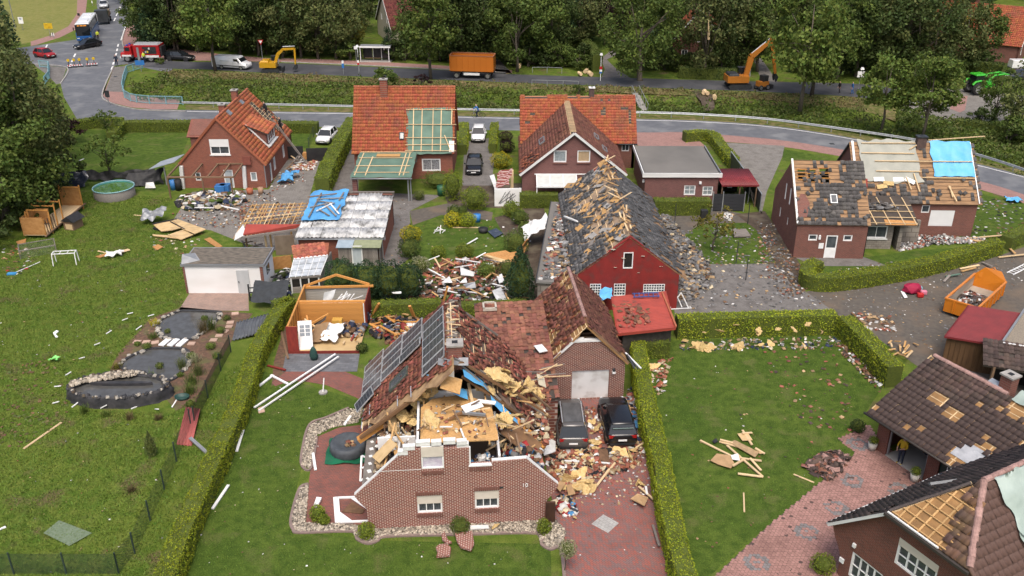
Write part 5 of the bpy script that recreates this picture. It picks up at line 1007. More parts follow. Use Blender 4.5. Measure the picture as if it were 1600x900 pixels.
tiles(i1,T_GREY,(-.12,-.1,ie-.05),(1,0,0),(0,ci,si),iW+.3,LI,.3,.36,hI,.022,loose=22)
battens(i1,OLDWOOD,(-.12,-.1,ie-.05),(1,0,0),(0,ci,si),iW+.25,LI,.36,lift=.012,jag=.1)
ubeam('verge_mortar',WHITE,(-.02,-.05,ie+.05),(-.02,iD/2,ir+.1),.16,.08,I)
for h in ih:
 for k in range(4):v=h[2]+(h[3]-h[2])*k/3;ubeam('batten',ORANGEWOOD,(-.12+h[0]-.1,-.1+ci*v,ie+si*v),(-.12+h[1]+.1,-.1+ci*v,ie+si*v),.06,.06,I)
MB().extr([Vector((-.12+u,-.1+ci*v,ie-.05+si*v))+Vector((0,-si,ci))*.03 for u,v in((.12,.65),(1.0,.7),(1.25,2.0),(.95,2.8),(.6,2.9),(.2,2.3))],Vector((0,-si,ci))*.05).build('bare_brick_patch',B_DARKRED,I)
skylight(I,(-.12,-.1,ie),(1,0,0),(0,ci,si),3.25,2.35,.5,.75,WHITE)
for k in range(3):MB().add([(1.0+k*.5,iD/2-.02,ir-.2),(1.2+k*.5,iD/2-.02,ir-.2),(1.1+k*.5,iD/2,ir+.1*(k==1))],[(0,1,2)]).build('broken_board',BOARDS,I)
jx0,jx1,jy,je,jr,jry=6.3,17.3,5.2,3.1,7.35,9.6;LJ=math.hypot(jry-jy,jr-je);sj,cj=(jr-je)/LJ,(jry-jy)/LJ
jop=[(2.55,4.65,.95,2.45),(1.7,2.4,2.2,2.9)]
wall(I,B_DARKRED,(jx0+4.2,jy+.2),(jx1-.3,jy+.2),[(0,je),(6.5,je)],jop)
window(I,(jx0+4.2,jy+.2),(jx1-.3,jy+.2),jop[0],1,1,.97,shm=SHUTWHITE,fw=.1);window(I,(jx0+4.2,jy+.2),(jx1-.3,jy+.2),jop[1],1,1)
wall(I,B_DARKRED,(jx1-.3,jy+.5),(jx1-.3,2*jry-jy),[(0,3.2),(jry-jy-.3,jr-.1),(2*(jry-jy)-.5,3.1)]);wall(I,B_DARKRED,(jx0+.2,2*jry-jy),(jx0+.2,jy+.3),[(0,3.1),(jry-jy,jr-.1),(2*(jry-jy)-.3,3.3)])
j1=panel('roof',BOARDS,(jx0,jy,je),(1,0,0),(0,cj,sj),[(0,LJ),(jx1-jx0,LJ)],(),.1,I);panel('roof',T_GREY,(jx1,2*jry-jy,je),(-1,0,0),(0,-cj,sj),[(0,LJ),(jx1-jx0,LJ)],(),.1,I)
tiles(j1,T_GREY,(jx0,jy,je),(1,0,0),(0,cj,sj),jx1-jx0,LJ,.3,.36,lambda u,v:True if(v>1.9 and u<6.2)or(v>2.4 and 6.9<u<10.8)else(.9 if u>6.6+.5*nz(v,1,2)else(.75 if nz(u,v,.9,4)>.15 else.06)),.02,loose=14)
battens(j1,OLDWOOD,(jx0,jy,je),(1,0,0),(0,cj,sj),jx1-jx0,LJ,.36,lift=.012)
for k in range(9):ub('verge_tile',T_GREY,(jx1-.08,jy+cj*(k+.5)*LJ/9,je+.1+sj*(k+.5)*LJ/9),(.3,.4,.07),I,rot=frame((1,0,0),(0,cj,sj))@Matrix.Rotation(R.gauss(0,.1),3,'Z'))
ubeam('verge_mortar',WHITE,(jx1-.28,jy,je+.1),(jx1-.28,jry,jr+.1),.1,.06,I);ubeam('verge_mortar',WHITE,(jx0+.25,jry-2.2,je+2.2),(jx0+.25,jry,jr+.1),.2,.07,I)
cloth(I,'grey_tarpaulin',GREYTARP,(jx0+.75,jy+cj*2.0,je+sj*2.0+.1),(1,0,0),(0,cj,sj),5.1,LJ-1.95,.06,30,30,.18,4);cloth(I,'blue_tarpaulin',LIGHTTARP,(jx0+7.15,jy+cj*2.6,je+sj*2.6+.1),(1,0,0),(0,cj,sj),3.5,LJ-2.5,.06,26,26,.1,7)
nJ=Vector((0,-sj,cj));J_=lambda u,v,l=.22:Vector((jx0+u,jy+cj*v,je+sj*v))+nJ*l
for a,b_ in(((.9,4.9),(5.6,4.9)),((2.0,4.1),(10.6,4.15)),((1.0,5.9),(5.8,5.95)),((2.0,3.1),(6.0,3.1)),((4.6,2.5),(4.9,1.3)),((5.3,2.9),(5.6,1.1)),((8.2,1.7),(8.7,.2)),((8.3,1.7),(8.4,.6)),((5.2,5.3),(6.3,6.0)),((6.0,2.5),(10.6,2.5))):ubeam('holding_batten',PALEWOOD,J_(*a),J_(*b_),.1,.06,I)
ubeam('loose_batten',PALEWOOD,(jx0+7.0,jry,jr+.25),(jx0+12.2,jry+.6,jr+.5),.1,.06,I);chimney(I,jx0+6.3,jry-.2,6.6,7.95,.8,.6,M('dark_chimney',(.11,.075,.065),(.08,.055,.05),5,.9),DKSTEEL)
for u,v,m in((2.4,1.6,PURB[0]),(3.0,1.9,PURB[0]),(2.2,2.3,PVC),(3.9,2.3,PVC),(4.9,2.2,PVC),(.9,1.9,REDWOOD)):ub('loose_sheet',m,J_(u,v,.15),(.9 if m!=REDWOOD else.5,.4 if m!=REDWOOD else.9,.06),I,rot=frame((1,0,0),(0,cj,sj))@Matrix.Rotation(R.gauss(0,.2),3,'Z'))
wall(I,B_GREY,(iW+.1,2.2),(iW+3.0,2.2),[(0,2.4),(2.9,2.4)],[(.55,2.4,1.0,2.15)]);window(I,(iW+.1,2.2),(iW+3,2.2),(.55,2.4,1.0,2.15),2,1,fw=.1,sill=WHITE)
ub('wall_return',B_GREY,(iW+3.6,3.0,1.15),(.3,1.9,2.3),I);ub('wall_return',B_GREY,(iW+4.6,3.6,1.1),(2.2,.3,2.2),I);ub('dark_doorway',DARK,(iW+.1,1.3,1.1),(.3,1.6,2.2),I)  # near-black box paints the shade of the doorway
ar=panel('annex_roof',UNDERDARK,(iW-.1,1.5,2.5),(1,0,0),(0,.94,.34),[(0,3.9),(4.9,3.9)],(),.08,I);A_=lambda u,v,l=.06:Vector((iW-.1+u,1.5+.94*v,2.5+.34*v+l))
for u in(.3,1.3,2.5,3.7,4.7):ubeam('rafter',PALEWOOD,A_(u,0),A_(u-.4,3.6),.08,.06,ar)
for v in(.15,.9,1.7,2.5):ubeam('batten',PALEWOOD,A_(0,v,.1),A_(4.8,v,.1),.06,.04,ar)
panel('board',OSBR,A_(2.1,.02,.03),(1,0,0),(0,.94,.34),[(0,.7),(2.6,.55)],(),.02,ar)
heap('slipped_tiles',I,[(iW-.1,3.2),(iW+3.4,3.2),(iW+3.6,5.4),(iW+.2,5.6)],160,.34,[T_GREY,T_GREY,jm['grey']],.35,3.3,.15,2)
heap('rubble',I,[(9.5,1.6),(13,3.2),(18,3.8),(18,5),(10.5,5)],900,.17,[jm['brick'],jm['grey'],CONC,jm['white'],T_GREY,CONC],.35,0,.6,2)
# -- red lean-to behind garage
Lr=E('shed',(0,0,0),'low dark shed under a bright red tile-effect sheet roof by the barn','shed')
lp=[Vector(p)for p in((6.95,53.5,2.35),(11.05,54.4,2.35),(10.8,59.2,2.6),(7.05,58.5,2.6))]
MB().prism([(p.x,p.y)for p in(lp[0]+Vector((.5,.4,0)),lp[1]+Vector((-.2,.4,0)),lp[2]+Vector((-.2,-.2,0)),lp[3]+Vector((.4,-.2,0)))],0,2.3).build('wall',M('dark_boards',(.06,.052,.045),(.04,.035,.03),4,.9),Lr)
corr(Lr,'roof_sheet',REDSHEET,lp[0],lp[1]-lp[0],lp[3]-lp[0],(lp[1]-lp[0]).length,5.0,.2,.02,rows=16,across=False);ubeam('fascia',REDSHEET,lp[0]-Vector((0,.03,.08)),lp[1]-Vector((0,.03,.08)),.05,.2,Lr);ubeam('verge_cap',T_RIDGE,lp[1]+Vector((.02,0,.04)),lp[2]+Vector((.02,0,.04)),.12,.1,Lr)
heap('roof_rubble',Lr,[(7.2,53.8),(9.6,54.6),(9.4,58),(7.2,58)],90,.26,[T_RED,T_BROWN,jm['brown']],.06,2.5,.15,1)
BLM=M('blue_metal',(.05,.09,.25),(.04,.07,.2),3,.5)
for y in(58.2,58.75):ubeam('blue_rail',BLM,(8.6,y,2.72),(10.5,y+.1,2.76),.07,.06,Lr)
for k in range(6):ubeam('blue_rung',BLM,(8.7+k*.34,58.2,2.73),(8.75+k*.34,58.8,2.75),.06,.05,Lr)
# -- maroon shed and flat gravel garage, right
Jm=E('shed',(0,0,0),'timber shed under a plain maroon corrugated roof near the orange skip','shed')
jf,js=Vector((.93,-.368,0)),Vector((.63,.775,0));j0=Vector((28.64,53.17,2.35))
corr(Jm,'roof_sheet',MAROON,j0,jf,js+Vector((0,0,.03)),3.35,5.4,.2,.022,rows=20,across=False)
MB().prism([(q.x,q.y)for q in(j0+jf*.15+js*.2,j0+jf*3.25+js*.2,j0+jf*3.25+js*5.2,j0+jf*.15+js*5.2)],0,2.25).build('wall',M('brown_boards',(.135,.075,.035),(.09,.05,.025),2,.8,stretch=(4,4,.4),bump=.4),Jm)
for k in range(11):q=j0+jf*(.2+k*.3)+js*.15;ub('cover_strip',M('brown_boards',(.1,.1,.1)),(q.x,q.y,1.1),(.04,.04,2.2),Jm,rz=-.376)
q=j0+jf*1.7+js*-.02;ub('fascia',MAROON,(q.x,q.y,2.3),(3.35,.05,.14),Jm,rz=-.376)
Fg=E('garage',(0,0,0),'flat pale-gravel roofed garage with white fascia at the right edge','garage')
g0=Vector((31.75,51.7,0));MB().prism([(q.x,q.y)for q in(g0,g0+jf*7,g0+jf*7+js*6.5,g0+js*6.5)],0,2.5).build('wall',B_G,Fg)
MB().prism([(q.x,q.y)for q in(g0+js*.1,g0+jf*7+js*.1,g0+jf*7+js*6.4,g0+js*6.4)],2.502,2.6).build('roof',GRAVELPALE,Fg);ubeam('fascia',WHITE,g0+Vector((0,0,2.5)),g0+jf*7+Vector((0,0,2.5)),.12,.4,Fg);ubeam('roof_edge',ZINC,g0+js*.2+Vector((-.05,0,2.6)),g0+js*6.4+Vector((-.05,0,2.6)),.14,.22,Fg)
ft=panel('porch_roof',UNDERDARK,g0-js*2.6+Vector((-.3,.3,2.0)),jf,js+Vector((0,0,.25)),[(0,2.6),(7,2.6)],(),.1,Fg);tiles(ft,T_DARK,g0-js*2.6+Vector((-.3,.3,2.0)),jf,js+Vector((0,0,.25)),7,2.6,.3,.34,lambda u,v:.04,.02,loose=10)
for k in range(3):q=g0+jf*(.2+k*2.8)-js*2.4;ub('post',OLDWOOD,(q.x,q.y,1.0),(.15,.15,2.0),Fg)
q=g0+jf*3-js*.3;ub('dark_back',DARK,(q.x,q.y,1.1),(6,.1,2.2),Fg,rz=-.376)  # near-black sheet paints the shade under the porch
wp=E('firewood_stack',g0+jf*3.4-js*1.6,'stack of split firewood under the tiled porch of the flat roofed garage','firewood',-.376)
for i in range(9):
 for j in range(8):MB().cyl((-1.0+i*.22+.1*(j%2),-.3,.1+j*.17),.1,.02,6);o=ub('log',WOOD,(-1.0+i*.22+.1*(j%2),0,.1+j*.17),(.19,.5,.15),wp,rot=Matrix.Rotation(R.gauss(0,.15),3,'Y'))
 # -- K + M: angled dark tiled house bottom right
KA=math.atan2(-.881,.473)
K=E('house',(20.22,43.84,0),'dark brown tiled garage wing with open gateway where a person in yellow stands','house',KA)
kd,kz,ke,kl=4.65,5.05,2.5,11.0;LK=math.hypot(kd,kz-ke);sk_,ck=(kz-ke)/LK,kd/LK
k1=panel('roof',FELTBROWN,(0,0,ke),(1,0,0),(0,ck,sk_),[(0,LK-.5),(.35,LK),(kl,LK)],(),.12,K);k2=panel('roof',T_DARK,(kl,2*kd,ke),(-1,0,0),(0,-ck,sk_),[(0,LK),(kl,LK)],(),.12,K)
def hK(u,v):
 if(abs(u-2.4)<.42 and 2.6<v<3.5)or(abs(u-3.6)<.48 and 2.3<v<3.15):return True
 if v<2.35 and u>4.6+.6*v and u<7.5:return.93 if v>.35 else.3
 if 5.0<u and v>LK-1.25 and u<7.6:return.9
 return.018 if v<LK-.2 or u>.3 else True
tiles(k1,T_DARK,(0,0,ke),(1,0,0),(0,ck,sk_),kl,LK,.31,.37,hK,.012,indiv=300,near=lambda u,v:u*-.0+v-u*.1)
battens(k1,PALEWOOD,(0,0,ke),(1,0,0),(0,ck,sk_),kl,LK,.37,rafters=.9)
ub('silver_foil',M('silver_foil',(.42,.43,.45),(.3,.31,.33),3,.5,bump=.8),(5.9,1.0,ke+.57),(1.6,1.1,.03),k1,rot=frame((1,0,0),(0,ck,sk_)))
ridge(K,T_PINK,(.2,kd,kz+.04),(4.9,kd,kz+.04),.14,.4);gutter(K,(-.1,-.08,ke-.02),(7,-.08,ke-.02),M('dark_gutter',(.06,.05,.045),(.04,.035,.03),4,.6))
chimney(K,4.5,5.15,4.2,5.9,.65,.65,B_DARKRED);ub('lead_sheet',M('lead_sheet',(.28,.31,.34),(.2,.22,.25),3,.5,bump=.8),(4.0,kd+.2,kz+.1),(.9,.6,.05),K,rot=Matrix.Rotation(.3,3,'X'))
cloth(K,'membrane_strip',MINTTARP,(5.3,kd-.25,kz-.05),(1,0,0),(0,1,.2),5,.8,.15,20,6,.12,2)
for(x0,x1)in((.35,1.15),(3.75,4.5),(5.75,9)):wall(K,B_M,(x0,.8),(x1,.8),[(0,2.9),(x1-x0,2.9)])
wall(K,B_M,(.35,8.3),(.35,1.3),[(0,3.0),(3.5,4.85),(7.0,3.0)]);ub('back_wall',DARK,(5,6,1.5),(9,.2,3),K);ub('gateway_floor',CONC,(2.45,3.2,.03),(2.6,4.8,.06),K);ub('side_wall',DARK,(4.3,3.6,1.5),(.1,4.6,2.9),K)  # inner back and side walls near-black, gateway shade painted into their colour
for x in(1.2,3.7):ub('gate_frame',ZINC,(x,.95,1.35),(.08,.12,2.7),K)
dk=ub('door',M('dark_green_door',(.012,.04,.033),(.01,.03,.025),3,.4),(5.12,.95,1.1),(1.24,.08,2.2),K)
for x,z,w_,h_ in((4.95,1.75,.05,.8),(5.3,1.75,.05,.8),(5.12,1.75,.75,.05),(5.12,.75,.7,.05),(5.12,.3,.7,.05),(4.79,.52,.05,.5),(5.45,.52,.05,.5)):ub('door_bar',WHITE,(x,.89,z),(w_,.03,h_),K)
heap('stored_things',K,[(1.6,3),(4,3),(4,5.5),(1.6,5.5)],60,.5,[jm[k]for k in('black','navy','brown','grey','black')],.6,.06,.8,1)
Mh=E('house',(15.07,34.28,0),'half-hipped brick house at bottom right with bare boards and mint membrane','house',KA)
MS=(5.5-2.6)/3.0;mzr=2.6+5.0*MS;LM=math.hypot(5.0,mzr-2.6);sm_,cm=(mzr-2.6)/LM,5.0/LM;mv=math.hypot(3.0,2.9)
mop=[(5.0,7.2,3.0,4.5),(1.9,3.4,.6,1.85)]
wall(Mh,B_M,(.8,.25),(9.2,.25),[(0,3.3),(2.2,5.4),(6.2,5.4),(8.4,3.3)],[(a-.8,b_-.8,c,d)for a,b_,c,d in((3.55,5.6,2.95,4.4),(.85+.55,3.2,.45,1.9))])
for a,b_,c,d,sh in((3.55,5.6,2.95,4.4,.28),(1.4,3.2,.45,1.9,0)):window(Mh,(.8,.25),(9.2,.25),(a-.8,b_-.8,c,d),4,2,sh,fw=.1,wm=.07)
wall(Mh,B_M,(.8,12),(.8,.55),[(0,3.2),(11.45,3.2)]);wall(Mh,B_M,(9.2,.55),(9.2,12),[(0,3.2),(11.45,3.2)])
MB().extr([(.82,.25,1.0),(.82,.25,3.3),(.0,.25,2.55),(.3,.25,1.9),(.6,.25,1.5)],(0,.3,0)).build('corbel',B_M,Mh)
ub('wall_lamp',PVC,(1.45,.2,2.3),(.16,.1,.2),Mh);ub('vent',PVC,(.95,.2,1.0),(.25,.06,.25),Mh)
m1=panel('roof',UNDERDARK,(0,12,2.6),(0,-1,0),(cm,0,sm_),[(0,LM),(9.1,LM),(12,mv),(12.05,0)],(),.12,Mh)
tiles(m1,tilemat('umber_tile',(.098,.070,.060),(.075,.055,.048),(.13,.09,.075),.25),(0,12,2.6),(0,-1,0),(cm,0,sm_),12.05,LM,.3,.36,lambda u,v:.015+.5*(u>10.9 and v>2.5 and nz(u,v,2,1)>0),.012,bound=lambda u,v:v<mv or u<9.1+2.95*(LM-v)/(LM-mv))
m2=panel('roof',UNDERDARK,(10,0,2.6),(0,1,0),(-cm,0,sm_),[(0,mv),(2.9,LM),(12,LM)],(),.12,Mh)
MT=tilemat('lichen_tile',(.125,.075,.058),(.09,.058,.047),(.19,.11,.05),.25)
tiles(m2,MT,(10,0,2.6),(0,1,0),(-cm,0,sm_),12,LM,.31,.36,lambda u,v:.01,.01,bound=lambda u,v:v<mv or u>2.9*(v-mv)/(LM-mv),indiv=300,near=lambda u,v:(LM-v)*.7+u,wave=.055)
hp_=Vector((0,2.9,mzr-5.5));LHp=hp_.length;hp_.normalize();nH=Vector((0,-hp_.z,hp_.y))
m3=panel('hip_roof',FELTBROWN,(3.0,-.1,5.5),(1,0,0),hp_,[(0,.02),(2.0,LHp),(4.0,.02)],(),.1,Mh)
tiles(m3,MT,(3.0,-.1,5.5),(1,0,0),hp_,4.0,LHp,.3,.36,lambda u,v:u<2.6-.25*v+.25*nz(u,v,2,3),.05,bound=lambda u,v:min(u,4-u)>v*2.0/LHp-.1,name='hip_tile')
for v in np.arange(.12,LHp-.3,.42):w_=v*2/LHp;ubeam('batten',WOOD,Vector((3.0+w_+.05,-.1,5.5))+hp_*v+nH*.06,Vector((3.0+min(2.9,4-w_),-.1,5.5))+hp_*v+nH*.06,.06,.04,m3)
for u in np.arange(.5,3,.5):vm=min(u,4-u)*LHp/2-.1;ubeam('rafter',WOOD,Vector((3.0+u,-.1,5.5))+nH*.035,Vector((3.0+u,-.1,5.5))+hp_*vm+nH*.035,.08,.03,m3)
apex=Vector((5.0,2.85,mzr+.06));ridge(Mh,T_PINK,apex,(7.0,-.05,5.6),.15,.4);ridge(Mh,T_PINK,apex,(5.0,12,mzr+.06),.15,.4)
ridge(Mh,T_DRIDGE,apex-Vector((.1,.05,0)),(3.0,-.05,5.58),.08,.4,.5);ubeam('hip_board',PALEWOOD,apex-Vector((.35,.25,.25)),(3.1,0,5.55),.14,.04,Mh)
ridge(Mh,MT,(7.0,-.05,5.6),(10,-.05,2.7),.1,.4);verge(Mh,(0,-.05,2.55),(3.0,-.05,5.42),WHITE,.14);ubeam('hip_gutter',M('dark_gutter',(.06,.05,.045)),(2.9,-.2,5.42),(7.1,-.2,5.42),.16,.14,Mh);ubeam('mortar_edge',WHITE,(3.0,-.16,5.56),(5.6,-.16,5.56),.08,.06,Mh)
gutter(Mh,(-.08,0,2.55),(-.08,12,2.55),WHITE)
cloth(Mh,'membrane',MINTTARP,Vector((10,3.3,2.6))+Vector((-cm,0,sm_))*4.3+Vector((sm_,0,cm))*.1,(0,1,0),(-cm,0,sm_),6.0,LM-4.2,.16,30,24,.4,9,1.1)
cloth(Mh,'membrane',MINTTARP,Vector((10,3.4,2.6))+Vector((-cm,0,sm_))*2.9+Vector((sm_,0,cm))*.12,(0,1,0),(-cm,0,sm_),1.3,2.2,.14,10,16,.3,12,1.4)
ub('roof_ladder_hook',ZINC,Vector((0,4.2,2.6))+Vector((cm,0,sm_))*3.6+Vector((-sm_,0,cm))*.15,(.16,1.5,.12),Mh,rot=Matrix.Rotation(-.3,3,'Z')@frame((0,-1,0),(cm,0,sm_))@Matrix.Rotation(1.57,3,'Z'))
# -- houses half hidden among the far trees
def far_house(label,u,v,rz,wd,dp,ez,rz_,tile,wallm,wins=()):
 h=E('house',W(u,v),label,'house',rad(rz));x=wd/2;L_=math.hypot(x+.3,rz_-ez);s1,c1=(rz_-ez)/L_,(x+.3)/L_
 ww=[(x+a-.5,x+a+.5,b_,b_+1.2)for a,b_ in wins]
 wall(h,wallm,(-x,0),(x,0),[(0,ez+.2),(x,rz_-.1),(wd,ez+.2)],ww)
 for o_ in ww:window(h,(-x,0),(x,0),o_,2,1,fw=.1)
 wall(h,wallm,(x,.3),(x,dp),[(0,ez+.2),(dp,ez+.2)]);wall(h,wallm,(-x,dp),(-x,.3),[(0,ez+.2),(dp,ez+.2)])
 for s in(-1,1):
  o_,e1_,e2_=(Vector((-x-.3,dp,ez)),(0,-1,0),(c1,0,s1))if s<0 else(Vector((x+.3,-.3,ez)),(0,1,0),(-c1,0,s1))
  r_=panel('roof',UNDERDARK,o_,e1_,e2_,[(0,L_),(dp+.3,L_)],(),.12,h);tiles(r_,tile,o_,e1_,e2_,dp+.3,L_,.3,.36,None,.01)
  verge(h,(s*(x+.3),-.32,ez),(0,-.32,rz_+.02),WHITE,.25)
 ridge(h,T_RIDGE,(0,0,rz_+.04),(0,dp,rz_+.04),.13,.5);chimney(h,.3,dp*.6,rz_-.6,rz_+.9,.6,.6,wallm);return h
f1=far_house('farmhouse with broad dark red roof and two skylights among trees',602,62,-70,12,17,2.6,8.0,tilemat('wine_tile',(.15,.045,.035),(.115,.036,.03)),M('cream_wall',(.45,.41,.32),(.38,.35,.28),2,.9),((-2,3.2),(2,3.2)))
skylight(f1,(-6.3,17,2.6),(0,-1,0),(.747,0,.664),10,4.5,1.0,1.4);skylight(f1,(-6.3,17,2.6),(0,-1,0),(.747,0,.664),13,3.0,1.0,1.6)
far_house('orange roofed house with white gable boards glimpsed between tall trees',1088,100,-10,8,10,3.4,8.4,T_ORANGE,B_DARKRED,((0,3.4),(-2,1),(2,1)))
far_house('orange roofed house at the upper right edge behind the tractor',1596,92,55,11,14,2.8,8.0,T_ORANGE,B_DARKRED,((-2.5,1),(2.5,1),(0,3.6)))
far_house('brick house far back beneath tall trees, left of the bright green maple',1218,50,20,8,9,3.0,7.0,T_BROWN,B_DARKRED,((-1.5,1),(1.5,1)))
far_house('brick house tucked behind the dark wood above the yellow digger',452,40,10,8,9,3.0,7.0,T_RED,B_ORANGE,((0,3.4),))
for k in range(16):
 a=Vector((R.uniform(.3,4.4),R.uniform(1.2,3.5),.3));an=R.uniform(0,6.3);l=R.uniform(.6,1.8);ubeam('splintered_plank',R.choice((ORANGEWOOD,ORANGEWOOD,PALEWOOD,GREYWOOD,REDWOOD)),a,(min(4.6,max(.2,a.x+l*c_(an))),min(3.6,max(.4,a.y+l*s_(an)*.6)),R.uniform(.3,1.1)),.12,.05,H)
 # == vegetation
L_DARK=leafm('leaf_dark',(.040,.064,.017),(.070,.100,.025),.4,.02)
L_MID=leafm('leaf_mid',(.070,.106,.022),(.104,.144,.030),.4,.02)
L_LIGHT=leafm('leaf_light',(.095,.138,.026),(.125,.168,.034),.4,.025)
L_OLIVE=leafm('leaf_olive',(.088,.110,.033),(.128,.145,.048),.4,.03)
L_BLUE=leafm('leaf_bluegreen',(.026,.056,.024),(.040,.076,.032),.4,.02)
L_COPPER=leafm('leaf_copper',(.022,.012,.014),(.042,.018,.018),.4,.02)
L_YELLOW=leafm('leaf_yellow',(.42,.36,.02),(.30,.29,.02),.35,.02)
L_HEDGE=leafm('leaf_hedge_yellow',(.27,.31,.02),(.195,.245,.018),.4,.02,.15)
L_HEDGE2=leafm('leaf_hedge_green',(.115,.155,.016),(.165,.205,.02),.4,.02,.15)
L_CREAM=leafm('leaf_cream',(.30,.29,.17),(.22,.24,.12),.4,.02)
L_DRY=leafm('leaf_dry',(.17,.13,.06),(.12,.10,.045),.4,.02)
L_AUTUMN=leafm('leaf_autumn',(.15,.13,.02),(.10,.11,.02),.4,.03)
HCORE=M('hedge_core',(.085,.105,.016),(.06,.08,.014),6,.95)
BARK=M('bark',(.13,.11,.085),(.085,.07,.055),8,.95,bump=.8,orand=.2,stretch=(3,3,.6))
def quads(Pc,size,nrm=None,mixn=.5,aspect=.7,var=.4):
 n=len(Pc);a=NR.normal(size=(n,3));nr=NR.normal(size=(n,3));nr/=np.linalg.norm(nr,axis=1)[:,None]
 if nrm is not None:nr=nr*(1-mixn)+np.asarray(nrm)*mixn;nr/=np.linalg.norm(nr,axis=1)[:,None]+1e-9
 a-=(a*nr).sum(1)[:,None]*nr;a/=np.linalg.norm(a,axis=1)[:,None]+1e-9;b=np.cross(nr,a)
 s=size*(1+NR.uniform(-var,var,n))[:,None]/2;a*=s;b*=s*aspect
 return np.stack([Pc-a,Pc-b*.9+a*.1,Pc+a,Pc+b*.9-a*.1],1).reshape(-1,3)
def leafmesh(name,V,mat):return npmesh(name,V,np.arange(len(V)).reshape(-1,4),mat)
def crown_pts(h0,rx,rz,ncl,nl,shape='round',cr=.28):
 C_=[]
 while len(C_)<ncl:
  p=NR.uniform(-1,1,3);r=np.linalg.norm(p)
  if r>1 or r<.35:continue
  if shape=='cone' and math.hypot(p[0],p[1])>.55*(1-p[2]):continue
  if shape=='egg' and math.hypot(p[0],p[1])>.95-.35*max(0,p[2]):continue
  if NR.rand()>r**1.5:continue
  C_.append(p)
 C_=np.array(C_);k=NR.randint(0,ncl,nl);rad_=cr*(.6+.8*NR.rand(ncl))
 off=NR.normal(size=(nl,3));off/=np.linalg.norm(off,axis=1)[:,None];off*=(NR.rand(nl)**.45)[:,None]*rad_[k][:,None];off[:,2]*=.75
 Pn=C_[k]+off;out=off+Pn*.25+np.array((0,0,.12));out/=np.linalg.norm(out,axis=1)[:,None]+1e-9
 return Pn*np.array((rx,rx,rz))+np.array((0,0,h0)),out,C_*np.array((rx,rx,rz))+np.array((0,0,h0))
TREES={}
def treemesh(key,h,rx,th,mat,ncl=46,nl=5200,leaf=.42,shape='round',tr=.22,cr=.28):
 rz=(h-th)/2;Pn,out,cl=crown_pts(th+rz,rx,rz,ncl,nl,shape,cr);cm=leafmesh('crown',quads(Pn,leaf,out,.45),mat);mb=MB()
 mb.tube([(0,0,-.1),(R.gauss(0,.08),R.gauss(0,.08),th*.6),(R.gauss(0,.2),R.gauss(0,.2),th+rz*.5),(0,0,h*.85)],[tr*1.3,tr,tr*.65,tr*.15],8)
 for k in range(9):
  c=cl[NR.randint(len(cl))];z=min(th*.7+R.random()*rz,c[2]-.2);mb.tube([(0,0,z),(c[0]*.5,c[1]*.5,(z+c[2])/2+.2),tuple(c)],[tr*.45,tr*.28,tr*.08],5)
 TREES[key]=(mb.mesh('trunk',BARK,True),cm)
for k in range(3):treemesh(('dark',k),13+k,4.3+.3*k,1.8-.4*k,L_DARK);treemesh(('mid',k),12+k,4.2,2.2,L_MID);treemesh(('olive',k),13+k,4.2,1.4,L_OLIVE,shape='egg')
for k in range(2):treemesh(('light',k),13.5,4.4,3.6,L_LIGHT,50,5200,.45,'egg');treemesh(('bush',k),3.4,2.2,.1,L_DARK,26,1700,.32);treemesh(('shrub',k),3.0,1.9,.1,L_MID,26,1500,.3)
treemesh(('willow',0),14.5,5.4,.4,L_MID,70,9000,.42,'round',.4,.24);treemesh(('copper',0),13,4.8,1.5,L_COPPER);treemesh(('copperbush',0),2.4,1.5,.1,L_COPPER,20,900,.25)
treemesh(('blue',0),12,3.6,.6,L_BLUE,60,5200,.4,'cone');treemesh(('small',0),9.8,3.3,3.4,L_LIGHT,50,5600,.36,'egg',.14);treemesh(('small',1),9.6,3.4,3.2,L_LIGHT,50,5600,.36,'egg',.14)
treemesh(('sparse',0),4.6,2.2,1.4,L_MID,30,900,.26,'round',.09,.22);treemesh(('autumn',0),3.4,1.8,1.0,L_AUTUMN,24,650,.2,'round',.06,.24);treemesh(('gold',0),11,3.4,1.5,L_AUTUMN,40,4000,.4)
treemesh(('near',0),17,6.2,1.2,L_OLIVE,90,15000,.36,'egg',.4,.22);treemesh(('near',1),15,5.8,1.0,L_MID,90,14000,.36,'egg',.4,.22)
NT={}
def tree(kind,x,y,s=1.0,label='',group=None,sz=None,cat='tree',name=None):
 ks=[k for k in TREES if k[0]==kind];NT[kind]=NT.get(kind,0)+1;tm,cm=TREES[ks[NT[kind]%len(ks)]]
 e=E(name or('shrub' if cat=='shrub' else 'tree'),(x,y,0),label,cat,R.uniform(0,6.3),group);e.scale=(s,s,sz or s*R.uniform(.92,1.1));O('trunk',tm,e);O('crown',cm,e);return e
def tp(kind,u,v,s,label,group=None,**k):q=W(u,v);return tree(kind,q.x,q.y,s,label,group,**k)
